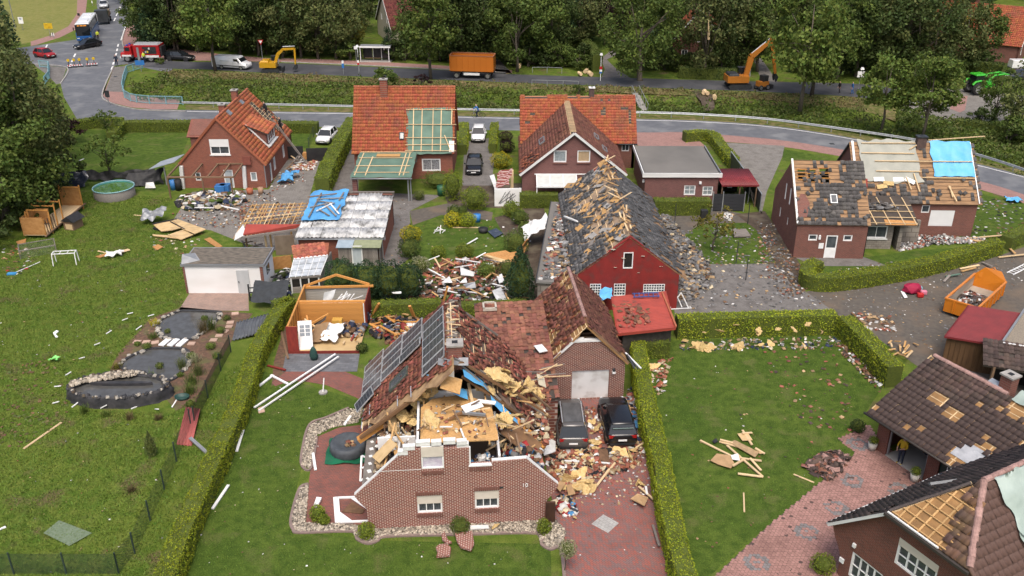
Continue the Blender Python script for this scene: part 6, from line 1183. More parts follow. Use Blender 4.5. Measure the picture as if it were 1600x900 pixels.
for a in(('light',337,111,1.0,'bright green maple with pale trunk beside the white van'),('light',673,124,1.05,'bright green maple in front of the hedge beside the bus shelter'),('willow',1000,126,1.0,'big drooping green tree overhanging the dark road beside the gravel lane'),('olive',1100,122,1.05,'tall split tree with torn pale limb in front of the gabled house'),('light',1250,172,1.08,'tall bright green maple growing on the ditch bank by the orange digger'),('mid',1268,150,1.1,'mid green tree standing just behind the tall bright maple'),('mid',1308,124,1.0,'leafy tree behind the dark road right of the bright maple'),('small',1376,206,1.0,'slim young tree on the ditch bank, left one of the pair'),('small',1440,218,1.08,'slim young tree on the ditch bank, right one of the pair'),('copper',945,70,.9,'dark copper beech at the bend of the gravel lane'),('copper',735,62,.8,'dark purple leaved tree behind the skylit farmhouse'),('gold',1470,110,.95,'yellowing tree in the dark wood near the tractor'),('mid',1552,192,.52,'small round dark tree in the forecourt near the tractor'),('olive',1600,215,.75,'bushy olive tree at the right edge above the forecourt'),('mid',808,112,1.05,'dark leafy tree with bare trunk right of the orange container'),('sparse',175,281,1.15,'thin small fruit tree on the lawn above the round pool'),('autumn',1114,392,1.15,'small yellow-green ornamental tree on the lawn beside the red barn'),('sparse',170,215,.8,'loose leafy shrub at the end of the clipped yard hedge'),('blue',880,40,.9,'dark blue green conifer behind the hedged lane'),('blue',5,85,1.0,'dark conifer in the top left corner')):tp(*a)
tp('copperbush',104,225,1.3,'ragged dark purple plum bush on the edge of the big left trees',cat='shrub');
for u,v,s,k in((15,352,.95,'near'),(52,325,.84,'near'),(-30,330,1.1,'near'),(15,275,.9,'near'),(62,262,.62,'near'),(-30,250,1.1,'near'),(15,215,.9,'mid'),(22,222,.7,'olive'),(-40,190,1,'olive')):tp(k,u,v,s,'tall olive green tree in the dense clump along the left edge','big trees clumped at the left edge')
for u,v,s in((5,362,1.0),(45,352,.8),(-20,385,1.1),(85,318,.9),(105,285,.8)):tp('bush',u,v,s,'dark low bush under the big trees at the left edge','bushes under the left trees',cat='shrub')
row=[(222,70,'mid',.75),(245,74,'dark',.9),(280,80,'dark',1),(312,82,'olive',.95),(372,86,'dark',1),(405,88,'dark',1.0),(438,90,'olive',1),(470,90,'dark',1),(500,92,'olive',1),(528,92,'olive',1.05),(556,86,'gold',.62),(700,96,'dark',.95),(728,98,'dark',1.0),(758,98,'dark',1),(792,98,'dark',1.1),(838,100,'mid',1.0),(862,98,'dark',.9),(1040,100,'mid',.8),(1135,112,'dark',.95),(1158,112,'olive',1),(1185,112,'mid',1),(1335,120,'dark',1),(1365,122,'dark',1.05),(1395,124,'olive',1.0),(1425,126,'dark',1),(1455,122,'olive',1),(1500,118,'olive',.95),(1528,116,'mid',.8),(640,92,'dark',.5),(615,88,'blue',.5)]
for u,v,k,s in row:tp(k,u+R.gauss(0,3),v,s,'dense tall tree in the dark row just behind the dark road','trees in the row behind the dark road')
for j,vv in enumerate((78,62,44,24,4,-14,-34)):
 for u in range(210-j*3,1720,46-j*2):
  uu=u+R.gauss(0,10);v=vv+R.gauss(0,4)
  if 560<uu<665 and v>20:continue
  if 928<uu<992 and v>40:continue
  if 1060<uu<1116 and v>20:continue
  if 1535<uu<1660 and v>5:continue
  if uu<235 and v>20:continue
  if(590<uu<760 and 15<v<60):continue
  tp(R.choice(('dark','dark','olive','mid','dark','blue')),uu,v,R.uniform(.85,1.15),'tall tree crowded in the wood beyond the dark road','trees of the wood beyond the dark road')
for u in range(225,1540,17):
 if 562<u<612 or 925<u<995 or 1140<u<1230 or(770<u<800):continue
 v=np.interp(u,(225,440,800,1130,1350,1540),(76,90,106,116,121,128));tp(R.choice(('bush','bush','shrub')),u+R.gauss(0,3),v-R.uniform(1,7),R.uniform(.7,1.15),'dark bush in the undergrowth edging the wood beyond the dark road','undergrowth bushes along the wood',cat='shrub')
for u,v,s in((835,100,1.2),(850,88,1.3),(865,96,1.2),(880,104,1.1),(905,108,.9)):tp('shrub',u,v,s,'bright green spreading shrub on the bank beside the gravel lane','shrubs on the bank left of the lane',cat='shrub')
for u,v,k,s,lb in((601,142,'shrub',.95,'rounded green bush on the verge behind the orange roof chimney'),(660,140,'copperbush',.9,'dark red bush on the verge behind the orange ridge'),(905,146,'shrub',.45,'small green bush on the ditch verge below the lamp post'),(1530,200,'bush',.7,'dark bush at the forecourt edge near the road end'),(1575,225,'shrub',1.1,'green bush on the bank at the right edge'),(250,100,'shrub',.35,'small bush behind the blue bridge railing')):tp(k,u,v,s,lb,cat='shrub')
def scrub(name,px,n,hgt,mats,leaf=.32):
 poly=[W2(p)for p in px];pts=np.array(randin(poly,n));z=np.array([max(0,.35+noise.noise(Vector((x*.25,y*.4,3)))+.6*noise.noise(Vector((x*.9,y*.9,7))))for x,y in pts])*hgt
 g=np.array([ditch_z(x,y)for x,y in pts]);Pn=np.column_stack([pts,g+z*NR.rand(n)**.5+.05]);me=leafmesh(name,quads(Pn,leaf,np.tile((0,0,1),(n,1)),.3),mats[0])
 for m in mats[1:]:me.materials.append(m)
 a=np.array([noise.noise(Vector((x*.18,y*.3,1)))for x,y in pts])+NR.normal(0,.22,n);me.polygons.foreach_set('material_index',np.digitize(a,np.linspace(-.3,.35,len(mats)+1)[1:-1]).astype('i'));o=O(name,me);o['kind']='stuff';return o
scrub('ditch_scrub',[(200,135),(250,128),(420,132),(700,140),(1000,152),(1180,160),(1300,168),(1400,195),(1500,225),(1640,270),(1640,290),(1480,236),(1400,216),(1300,200),(1180,184),(1000,174),(700,168),(420,164),(290,160),(215,158)],30000,1.5,[L_MID,L_LIGHT,L_MID,L_LIGHT,L_OLIVE])
scrub('bank_grass',[(250,112),(420,116),(700,128),(1000,138),(1200,147),(1350,155),(1350,178),(1200,162),(1000,154),(700,142),(420,134),(240,130)],9000,.5,[L_OLIVE,L_DRY,L_DRY],.3)
scrub('scrub',[(1400,168),(1480,186),(1640,205),(1640,265),(1500,225),(1400,198)],9000,1.2,[L_MID,L_OLIVE,L_MID],.34)
# -- hedges
def hedge(label,px=None,w_=1.0,h=1.3,mat=None,off=0.0,dens=520,leaf=.11,wp=None,gaps=0,group=None):
 """clipped hedge; px = pixels along its foot, off = how far its middle line lies to the left of that path"""
 pts=[Vector(p)for p in wp]if wp else[Vector(W2(p))for p in px];pts=smooth(pts,6)if len(pts)>2 else pts;L_,Rr=[],[]
 mid=[]
 for i,p in enumerate(pts):
  d=(pts[min(i+1,len(pts)-1)]-pts[max(i-1,0)]).normalized();mid.append((p+Vector((-d.y,d.x))*off,Vector((-d.y,d.x))))
 mb=MB();hw=w_/2-.06;mb.loft([[(m+n_*hw)[:2]+(0,)if False else((m+n_*hw).x,(m+n_*hw).y,0),((m+n_*hw).x,(m+n_*hw).y,h-.06),((m-n_*hw).x,(m-n_*hw).y,h-.06),((m-n_*hw).x,(m-n_*hw).y,0)]for m,n_ in mid])
 Pn,Nn=[],[]
 for(m0,n0),(m1,n1)in zip(mid,mid[1:]):
  k=int((m1-m0).length*dens*(w_+2*h)/3.6);t=NR.rand(k);s=NR.uniform(-(h+w_/2),h+w_/2,k)
  for tt,ss in zip(t,s):
   m=m0.lerp(m1,tt);n_=n0.lerp(n1,tt);b=.10*noise.noise(Vector((m.x*1.3,m.y*1.3,ss*1.3)))+.09*noise.noise(Vector((m.x*.45,m.y*.45,2)))+.05*noise.noise(Vector((m.x*4,m.y*4,ss*4)))
   if abs(ss)<w_/2:q=m+n_*ss;Pn.append((q.x,q.y,h+b));Nn.append((0,0,1))
   else:sg_=1 if ss>0 else-1;q=m+n_*sg_*(w_/2+b);Pn.append((q.x,q.y,max(.03,h-(abs(ss)-w_/2))));Nn.append((n_.x*sg_,n_.y*sg_,.3))
 Pn=np.array(Pn)+NR.normal(0,.02,(len(Pn),3));o=mb.build('hedge',HCORE);T(o,label,'hedge',group)
 lv=O('leaves',leafmesh('leaves',quads(Pn,leaf,np.array(Nn),.35,.6),mat or L_HEDGE),o);return o
hedge('long yellow-green clipped hedge running down the left lawn to the bottom edge',[(262,990),(292,897),(310,847),(345,760),(375,690),(400,622),(416,567),(446,512),(466,490)],1.0,1.3,L_HEDGE,.5,950,.09)
hedge('short hedge turning off beside the roofless shed',[(432,500),(462,492)],.9,1.3,L_HEDGE2,.45,420)
hedge('tall yellow-green hedge between the red brick driveway and the right lawn',[(1062,960),(1043,897),(1024,800),(1015,740),(1001,680),(988,600),(983,548)],1.0,1.45,L_HEDGE,-.5,950,.09)
hedge('short dark hedge stub beside the garage at the right lawn',[(1000,563),(1046,560)],1.2,1.25,L_HEDGE2,.6,500)
hedge('long clipped hedge along the back of the right lawn',[(1058,531),(1180,527),(1306,524)],1.1,1.6,L_HEDGE,.55,480)
hedge('clipped hedge slanting down the right side of the lawn',[(1306,524),(1345,565),(1382,606)],1.15,1.6,L_HEDGE,.5,520)
hedge('curving low yellow-green hedge in front of the tarped house',[(1268,424),(1252,432),(1250,446),(1275,456),(1330,453),(1430,436),(1500,418),(1566,398)],1.15,1.25,L_HEDGE,.5,460)
hedge('hedge continuing past the tarped house at the right edge',[(1578,392),(1620,372),(1680,350)],1.1,1.2,L_HEDGE2,.5,300)
hedge('clipped green hedge behind the wrecked house, left of its ridge',[(582,502),(690,498)],1.0,1.3,L_HEDGE2,.5,420);hedge('clipped green hedge behind the wrecked house, right of its ridge',[(722,503),(824,499)],1.0,1.3,L_HEDGE2,.5,420)
hedge('thick green hedge left of the house with green patched roof',[(505,307),(520,270),(540,230),(553,206)],1.5,1.9,L_HEDGE2,0,240,.14)
hedge('low clipped hedge along the road behind the roofers\' house',[(198,206),(300,206),(497,208)],1.3,1.3,L_HEDGE2,.3,200,.14);hedge('clipped hedge along the road corner by the left trees',[(112,205),(150,200),(192,200)],1.2,1.2,L_HEDGE2,.3,200,.14);hedge('short clipped hedge running down the left yard corner',[(176,222),(194,202)],1.2,1.2,L_HEDGE2,0,200,.14)
hedge('yellow-green hedge left of the parked white car drive',[(722,242),(725,205)],1.2,1.2,L_HEDGE,0,240,.13);hedge('yellow-green hedge right of the parked white car drive',[(770,240),(773,205)],.9,1.2,L_HEDGE,0,240,.13)
hedge('yellowish hedge bending at the pink pavement by the flat garage',[(1070,222),(1106,221),(1122,240),(1142,264)],1.2,1.2,L_HEDGE,.3,240,.13)
hedge('clipped green hedge below the flat roofed garage',[(1022,338),(1110,337)],1.2,1.5,L_HEDGE2,.6,300,.12);hedge('short clipped hedge in front of the brown winged house',[(812,326),(872,326)],1.2,1.4,L_HEDGE2,.6,300,.12)
hedge('dark green hedge behind the flat gravel garage and dark tiled house',wp=[(24.2,48.7),(27.6,46.6),(31,42.5),(34,38)],w_=1.0,h=1.5,mat=L_HEDGE,dens=300)
hedge('dark hedge beyond the road beside the tractor',[(1490,200),(1560,210),(1640,235)],1.3,1.2,L_DARK,0,160,.2);hedge('clipped dark hedge along the dark road under the split tree',[(1060,122),(1150,126)],1.5,1.6,L_DARK,.5,160,.2);hedge('tall dark hedge behind the tractor',[(1500,118),(1565,128)],2,2.6,L_DARK,0,150,.25);hedge('bright green hedge bordering the gravel lane',[(938,112),(925,92),(900,72)],1.6,2.6,L_MID,.5,150,.2)
# -- garden shrubs
def ball(label,u,v,r,mat,h=None,leaf=.08,n=None,group=None,name='shrub',z0=0.0,shape='ball',parent=None,wp=None):
 h=h or 2*r;n=n or int(2600*max(r,.4)**1.4/(leaf/.08)**1.2*(h/(2*r))**.7)+250;q=Vector((*wp,z0))if wp else W(u,v);d=NR.normal(size=(n,3));d/=np.linalg.norm(d,axis=1)[:,None]
 b=np.array([1+.3*noise.noise(Vector(x)*2.2+Vector((u,0,0)))+.14*noise.noise(Vector(x)*5+Vector((0,u,0)))for x in d])[:,None]*(1-.16*NR.rand(n)[:,None]**2)
 Pn=d*b*np.array((r,r,h/2))
 if shape=='cone':t=(Pn[:,2]/h+.5).clip(0,1);Pn[:,:2]*=(1.25-1.05*t)[:,None]
 Pn[:,2]+=h/2;mb=MB();k=10
 mb.loft([[(r*.72*math.cos(2*math.pi*i/k)*math.sin(a)*((1.2-.95*(.5-.5*math.cos(a)))if shape=='cone' else 1),r*.72*math.sin(2*math.pi*i/k)*math.sin(a)*((1.2-.95*(.5-.5*math.cos(a)))if shape=='cone' else 1),h/2-h*.38*math.cos(a))for i in range(k)]for a in(.05,.7,1.4,2.1,2.7,3.09)])
 o=mb.build(name,HCORE);o.location=q
 if label:T(o,label,'shrub',group)
 O('leaves',leafmesh('leaves',quads(Pn,leaf,d,.35,.6),mat),o)
 if parent:o.parent=parent
 return o
for a in(('clipped double ball topiary at the terrace corner, upper ball',497,812,.42,L_HEDGE2,.85),('small round box bush by the folded white frame',573,840,.42,L_HEDGE2,.9),('loose light green bush beside the broken brick slabs',719,832,.48,L_LIGHT,.9),('small conical bush at the driveway corner of the wrecked house',850,833,.36,L_HEDGE2,.85)):ball(*a)
ball('clipped lower ball of the terrace topiary',507,818,.3,L_HEDGE2,.5)
for a in(('bright yellow-green round shrub in the middle garden',642,378,.95,L_YELLOW,1.5),('dark round shrub just below the bright yellow one',640,402,1.0,L_DARK,1.7),('low dark clipped bush on the middle lawn, left of two',685,402,.65,L_HEDGE2,1.0),('low dark clipped bush on the middle lawn, right of two',726,401,.78,L_HEDGE2,1.15),('pale cream ornamental grass clump near the rubble',658,426,.75,L_CREAM,1.4),('tall clipped yellow-green block shrub in front of the dark car',742,327,1.35,L_HEDGE2,2.3),('pointed clipped conifer beside the green water butt',708,312,1.0,L_HEDGE2,3.0),('bright yellow square clipped bush in the middle garden',708,353,.85,L_YELLOW,1.3),('yellow-green square clipped bush beside the blue bin',730,354,.85,L_HEDGE,1.3),('leafy climber shrub under the white window',684,292,1.6,L_LIGHT,1.6),('sprawling golden yellow shrub beside the driveway',783,262,1.2,L_YELLOW,1.7),('dark red ball shrub by the pavement, upper of two',790,222,.8,L_COPPER,1.3),('dark red ball shrub by the pavement, lower of two',792,238,.85,L_COPPER,1.4),('small green bush beside the brick flat garage window',1023,302,.8,L_OLIVE,2.0),('round bush under the yellow garden shrubs',710,340,.7,L_MID,1.2),('green bush by the black vertical screen near the white shed',800,338,.9,L_HEDGE2,1.5),('tangled green bush beside the fallen orange boards',806,398,1.1,L_MID,2.2),('grey-green loose shrub behind the big dark conifer',794,435,.9,L_OLIVE,1.6),('leafy shrub amid the rubble left of the big conifer',760,432,.8,L_LIGHT,1.2)):ball(*a,leaf=.11)
ball('tall dark green thuja beside the grey annex roof',813,470,1.35,L_BLUE,4.6,.13,5200,shape='cone')
for i,(u,v,r,h)in enumerate(((536,458,1.3,2.9),(578,466,1.3,3.1),(610,468,1.3,3.2),(640,466,1.2,2.9))):ball(('dark green thuja leftmost in the row behind the roofless shed','second dark thuja in the row behind the roofless shed','third dark thuja in the row behind the roofless shed','dark thuja at the right end of the row by the rubble')[i],u,v,r,L_BLUE,h,.13,3600,shape='ball')
ball('thin brownish conifer on the meadow by the wire fence',238,713,.38,L_OLIVE,1.7,.08,1200,shape='cone')
st=E('standard_tree',W(882,893),'small cream-leaved standard tree on a bare stem by the driveway','tree');MB().tube([(0,0,0),(.1,.05,1.1)],.03,6).build('stem',BARK,st);cb_=ball(None,0,0,.42,L_CREAM,.85,.07,1300,name='crown',wp=(.12,.06),parent=st,z0=.95)
ball('small potted ball bush in the mulch near the red path',566,550,.4,L_DARK,.7)
for lb,u,v in(('small box ball in a pale pot left of the gateway',1362,703),('small box ball in a pale pot right of the gateway',1428,752)):
 p=E('potted_plant',W(u,v),lb,'potted plant');MB().tube([(0,0,0),(0,0,.5)],[.2,.27],12).build('pot',M('pale_pot',(.42,.40,.36),(.35,.33,.30),3,.8),p,True);ball(None,0,0,.27,L_HEDGE2,.5,.06,500,name='plant',wp=(0,0),parent=p,z0=.45)
ball('round box bush on the soil bed by the dark tiled eaves',1339,674,.45,L_DARK,.8);ball('low bush at the foot of the bottom right gable',1291,893,.6,L_HEDGE2,.9,wp=(15.0,33.9))
def tuft(label,u,v,h,mat,n=120,group=None,spread=.35,name='grass_clump'):
 q=W(u,v);vs=[]
 for k in range(n):
  a=R.uniform(0,6.3);l=h*R.uniform(.5,1);b=Vector((R.gauss(0,spread*.3),R.gauss(0,spread*.3),0));t=b+Vector((math.cos(a)*spread*R.random(),math.sin(a)*spread*R.random(),l));s=Vector((-math.sin(a),math.cos(a),0))*.012;vs+=[b-s,b+s,t+s*.4,t-s*.4]
 o=O(name,leafmesh(name,np.array([tuple(x)for x in vs]),mat));o.location=q;return T(o,label,'plant',group)
for u,v,h,m in((203,655,.5,L_DRY),(205,768,.4,L_DRY),(132,645,.6,L_MID),(165,650,.35,L_LIGHT),(248,655,.35,L_DRY)):tuft('wispy grass clump on the meadow below the black raised pond',u,v,h,m,150,'grass clumps on the meadow')
for u,v,h,m in((243,508,.5,L_YELLOW),(318,520,1.1,L_DRY),(330,515,1.0,L_MID),(285,575,.8,L_OLIVE),(300,600,.9,L_MID),(310,585,.9,L_OLIVE),(235,597,.8,L_MID),(305,565,.6,L_CREAM),(182,575,.4,L_AUTUMN),(297,615,.8,L_MID),(240,528,.4,L_LIGHT)):tuft('reedy pond plant growing at the edge of the dark ponds',u,v,h,m,160,'plants round the ponds',.5)
def turf(name,px,n,h,mat,sp=.06):
 pts=np.array(randin([W2(p)for p in px],n));a=NR.uniform(0,6.28,n);l=h*NR.uniform(.4,1.1,n);b=np.column_stack([pts,np.full(n,.004)]);s=np.column_stack([np.cos(a),np.sin(a),np.zeros(n)])*(sp*.5);t=b+np.column_stack([NR.normal(0,h*.6,n),NR.normal(0,h*.6,n),l]);V=np.stack([b-s,b+s,t+s*.3,t-s*.3],1).reshape(-1,3);o=O(name,leafmesh(name,V,mat));o['kind']='stuff'
GB1=leafm('blade_meadow',(.082,.142,.018),(.115,.155,.026),.35,.02,.1);GB2=leafm('blade_lawn',(.075,.128,.016),(.095,.150,.020),.3,.015,.1)
turf('grass',[(-40,905),(-40,380),(60,370),(130,300),(270,310),(250,340),(300,400),(285,480),(235,500),(185,560),(105,600),(110,640),(270,645),(330,600),(400,545),(380,650),(280,905)],85000,.10,GB1)
turf('lawn_grass',[(270,900),(412,600),(550,625),(470,690),(455,830),(850,850),(862,905)],16000,.05,GB2,.04);turf('lawn_grass',[(1020,575),(1060,540),(1290,530),(1375,605),(1315,683),(1330,708),(1115,895),(1085,895)],16000,.05,GB2,.04)
# == vehicles, street furniture, people
def paint(name,c):return M('paint_'+name,c,tuple(x*.92 for x in c),1,.22,.1,spec=.6)
WHEELS={}
def wheel(parent,x,y,r,w_=.22,rim=None):
 k=(r,w_)
 if k not in WHEELS:
  t=MB();n=18;prof_=((r*.62,-w_/2),(r*.93,-w_/2),(r,-w_*.3),(r,w_*.3),(r*.93,w_/2),(r*.62,w_/2));t.loft([[(math.cos(2*math.pi*i/n)*a,b,math.sin(2*math.pi*i/n)*a)for i in range(n)]for a,b in prof_],caps=False)
  m=MB();m.tube([(0,-w_*.4,0),(0,w_*.4,0)],r*.64,14)
  for i in range(5):m.box((math.cos(i*1.257)*r*.33,0,math.sin(i*1.257)*r*.33),(r*.5,w_*.9,r*.14),rot=Matrix.Rotation(-i*1.257,3,'Y'))
  WHEELS[k]=(t.mesh('tyre',RUBBER,True),m.mesh('rim',rim or CHROME))
 e=O('wheel',WHEELS[k][0],parent);e.location=(x,y,r);O('rim',WHEELS[k][1],e);return e
def front_rear(f,r):a,b=W(*f),W(*r);return(a+b)/2,math.atan2(a.y-b.y,a.x-b.x)
def car(label,c,ang,col,kind='hatch',L=4.2,wd=1.78,h=1.48,plate=True,name='parked_car',cat='car',glass=None):
 e=E(name,(c[0],c[1],c[2]if len(c)>2 else.03),label,cat,ang);z0,zb=.22,.92 if kind!='suv' else 1.0;xf,xr=L/2,-L/2;hw=wd/2
 hood={'hatch':.80,'sedan':.82,'suv':.95,'wagon':.82,'van':1.0}[kind];st=[(xr,.45,zb-.12,.80),(xr+.06,.3,zb-.02,.93),(xr+.5,z0,zb+.02,1),(-.3,z0,zb,1),(xf-1.35,z0,zb-.02,1),(xf-.5,z0,hood-.02,.97),(xf-.12,.28,hood-.12,.88),(xf,.38,hood-.28,.74)]
 rings=[[(x,-hw*s*.9,a),(x,-hw*s,a+.16),(x,-hw*s,(a+t)/2+.05),(x,-hw*s*.93,t-.03),(x,-hw*s*.7,t+.01),(x,hw*s*.7,t+.01),(x,hw*s*.93,t-.03),(x,hw*s,(a+t)/2+.05),(x,hw*s,a+.16),(x,hw*s*.9,a)]for x,a,t,s in st]
 MB().loft(rings).build('body',col,e,True,0)
 fb,ft,rt,rb={'hatch':(.95,.25,-1.45,-1.95),'sedan':(.95,.2,-1.0,-1.75),'suv':(.95,.3,-1.75,-2.1),'wagon':(.95,.2,-1.85,-2.2),'van':(1.6,1.0,-2.2,-2.3)}[kind];k_=L/4.2;fb,ft,rt,rb=fb*k_,ft*k_,rt*k_,rb*k_*.98
 rb=max(rb,xr+.06);rt=max(rt,xr+.3);B,Tp=hw*.9,hw*.70;zt=h-.03
 gv=[(fb,-B,zb-.02),(fb,B,zb-.02),(rb,B,zb),(rb,-B,zb),(ft,-Tp,zt-.02),(ft,Tp,zt-.02),(rt,Tp,zt-.02),(rt,-Tp,zt-.02)]
 MB().add(gv,[(0,4,5,1),(1,5,6,2),(2,6,7,3),(3,7,4,0),(4,7,6,5)]).build('windows',glass or CARGLASS,e)
 r=MB();r.loft([[(x,-Tp*s,z-.05),(x,-Tp*s*.9,z),(x,Tp*s*.9,z),(x,Tp*s,z-.05)]for x,s,z in((ft+.04,.97,h-.03),(ft-.3,1.02,h),((ft+rt)/2,1.03,h+.015),(rt+.2,1.02,h),(rt-.06,.97,h-.02))]).build('roof',col,e,True)
 p=MB()
 for s in(-1,1):
  for a,b in(((fb,zb),(ft,zt)),((rb,zb),(rt,zt)),(((fb+rb)/2-.1,zb),((ft+rt)/2-.1,zt))):p.beam((a[0],s*(B+.008),a[1]-.02),(b[0],s*(Tp+.008),b[1]),.035,.075)
 p.build('pillars',col,e)
 for s in(-1,1):
  ub('headlight',M('lamp_glass',(.6,.62,.62),(.45,.47,.48),6,.15),(xf-.17,s*hw*.62,hood-.2),(.2,.34,.13),e,rz=s*-.35);ub('tail_light',M('tail_red',(.35,.012,.012),(.25,.01,.01),6,.2),(xr+.05,s*hw*.68,zb-.14),(.12,.36,.16),e,rz=s*.2)
  m=ub('wing_mirror',col,(fb-.25,s*(hw+.08),zb+.06),(.14,.16,.12),e)
  ub('handle',col,(-.5*k_,s*(hw+.005),zb-.16),(.18,.03,.03),e)
  for x in(xf-.82*k_,xr+.8*k_):
   wheel(e,x,s*(hw-.1),.32 if kind!='suv' else.36);MB().tube([(x,s*(hw-.24),.33),(x,s*(hw+.004),.33)],.40,16).build('wheel_arch',BLACK,e)
 ub('plate',PVC,(xr-.012,0,.62),(.02,.5,.11),e);ub('plate',PVC,(xf+.004,0,.45),(.02,.5,.11),e);ub('bumper',BLACK,(xf-.02,0,.34),(.06,wd*.7,.14),e);ub('bumper',BLACK,(xr+.04,0,.34),(.1,wd*.8,.14),e);ub('grille',BLACK,(xf+.0,0,hood-.25),(.03,.7,.1),e)
 return e
def at(u,v):return W(u,v)
BLK,GRY,SIL,WHT,RED_=paint('black',(.012,.012,.014)),paint('grey',(.10,.094,.09)),paint('silver',(.5,.51,.52)),paint('white',(.72,.72,.72)),paint('red',(.32,.015,.015))
s1=car('dark grey car with dented dusty roof parked left before the garage',at(891,672),rad(91),GRY,'suv',4.55,1.84,1.66);s2=car('black car with smashed rear window parked right before the garage',at(963,668),rad(93),BLK,'suv',4.4,1.84,1.58)
for s in(-1,1):ub('roof_rail',ALU,(-.55,s*.62,1.69),(2.2,.05,.05),s1)
ub('panoramic_roof',M('dusty_glass',(.10,.10,.10),(.06,.06,.06),2,.25),(-.6,0,1.686),(2.0,1.05,.02),s1);ub('shattered_glass',M('shattered',(.22,.34,.32),(.04,.05,.05),12,.3),(-2.0,0,1.24),(.42,1.2,.03),s2,rot=Matrix.Rotation(.95,3,'Y'))
car('black hatchback standing nose out on the middle driveway',at(741,266),rad(-90),BLK,'hatch',4.1);car('small white car at the top of the middle driveway',at(748,217),rad(-91),WHT,'hatch',3.9,1.7,1.5);car('white hatchback parked beside the low black wall left',at(511,220),rad(-97),WHT,'hatch',4.0,1.75)
for f,r,lb,c,k,L_ in(((119,78),(156,71),'black saloon turning at the junction in front of the bus',BLK,'sedan',4.7),((88,92),(55,87),'red hatchback on the side road at the left',RED_,'hatch',3.9),((305,95),(259,93),'black estate car behind the red fire engine',BLK,'wagon',4.75),((162,17),(164,6),'silver estate on the road at the top left',SIL,'wagon',4.6)):
 c_0,an=front_rear(f,r);car(lb,c_0,an,c,k,L_,name='car')
car('dark car half hidden under the trees left of the orange roof',at(1500,84),rad(-100),BLK,'hatch');car('black and white car parked behind the young trees at the lane end',at(1412,160),rad(-70),SIL,'wagon');car('dark car beside the white trailer at the right edge',at(1580,124),rad(180),paint('darkblue',(.02,.025,.04)),'wagon');car('car glinting through branches in the garden behind the maple',at(735,30),rad(200),SIL,'hatch')
car('dark car under the maroon carport',at(1132,291),rad(90),BLK,'hatch')
bt_=E('box_trailer',W(1590,108),'white covered trailer beside the dark car at the right edge','trailer',rad(180));MB().box((0,0,.9),(2.8,1.7,1.2),tx=.93,ty=.85).build('cover',WHT,bt_,bevel=.08);ub('chassis',DKSTEEL,(0,0,.35),(3.2,1.5,.1),bt_)
for s in(-1,1):wheel(bt_,0,s*.85,.3)
c_0,an=front_rear((397,109),(335,105));V_=E('van',c_0,'white delivery van with open rear door on the dark road','van',an)
vr=[(-2.75,.35,1.85,.9),(-2.7,.3,1.98,.97),(1.0,.3,2.02,.97),(1.35,.3,1.95,.96),(1.9,.3,1.25,.96),(2.6,.32,1.0,.93),(2.75,.4,.75,.82)]
MB().loft([[(x,-.97*s*.95,a),(x,-.97*s,a+.2),(x,-.97*s,min(t,1.1)),(x,-.97*s*(.84 if t>1.4 else.93),t-.06),(x,-.97*s*.74,t),(x,.97*s*.74,t),(x,.97*s*(.84 if t>1.4 else.93),t-.06),(x,.97*s,min(t,1.1)),(x,.97*s,a+.2),(x,.97*s*.95,a)]for x,a,t,s in vr]).build('body',WHT,V_,True)
MB().extr([(1.33,-.78,1.88),(1.33,.78,1.88),(1.9,.86,1.28),(1.9,-.86,1.28)],(.03,0,.03)).build('windscreen',CARGLASS,V_)
for s in(-1,1):
 ub('side_window',CARGLASS,(.95,s*.905,1.45),(.75,.06,.48),V_,rot=Matrix.Rotation(s*-.17,3,'X'));ub('bumper_strip',BLACK,(0,s*.975,.62),(5.0,.03,.1),V_);ub('door_line',ZINC,(.45,s*.962,1.1),(.02,.02,1.3),V_)
 for x in(-1.6,1.75):wheel(V_,x,s*.88,.34)
 ub('headlight',M('lamp_glass',(.6,.62,.62)),(2.66,s*.68,.85),(.12,.3,.2),V_);ub('wing_mirror',BLACK,(1.5,s*1.08,1.3),(.12,.2,.25),V_)
ub('rear_door',WHT,(-2.95,-.95,1.1),(.5,.05,1.5),V_,rz=.5);ub('rear_opening',BLACK,(-2.76,.1,1.1),(.03,1.4,1.3),V_);ub('faded_lettering',P('lettering_grey',(.5,.53,.52)),(-1.0,-.975,1.35),(1.5,.02,.1),V_)
c_0,an=front_rear((131,66),(163,44));c_0=W(140,64)-Vector((math.cos(an),math.sin(an),0))*5.5;an=math.atan2((W(134,66)-W(158,28)).y,(W(134,66)-W(158,28)).x)
BU=E('bus',W(133,66)-Vector((math.cos(an),math.sin(an),0))*6.0,'blue and white coach facing the junction at the top left','bus',an);BB=paint('busblue',(.02,.11,.34))
MB().box((0,0,1.0),(12,2.55,1.4)).build('body',BB,BU,bevel=.1);MB().box((0,0,2.35),(11.9,2.5,1.3),tx=.99,ty=.96).build('window_band',CARGLASS,BU,bevel=.08);MB().box((0,0,3.12),(11.8,2.45,.26),ty=.9).build('roof',WHT,BU,bevel=.1)
for x,l in((2.5,2.2),(-1.5,1.2),(-4,2.0)):ub('roof_unit',WHT,(x,0,3.3),(l,1.4,.14),BU)
ub('windscreen',CARGLASS,(6.0,0,1.9),(.06,2.3,1.7),BU);ub('destination_sign',BLACK,(6.03,0,2.88),(.04,1.9,.35),BU);[ub('lit_letters',M('led_orange',(.9,.35,.05)),(6.06,y,2.88),(.02,l,.2),BU)for y,l in((-.65,.3),(-.1,.45),(.45,.5))]
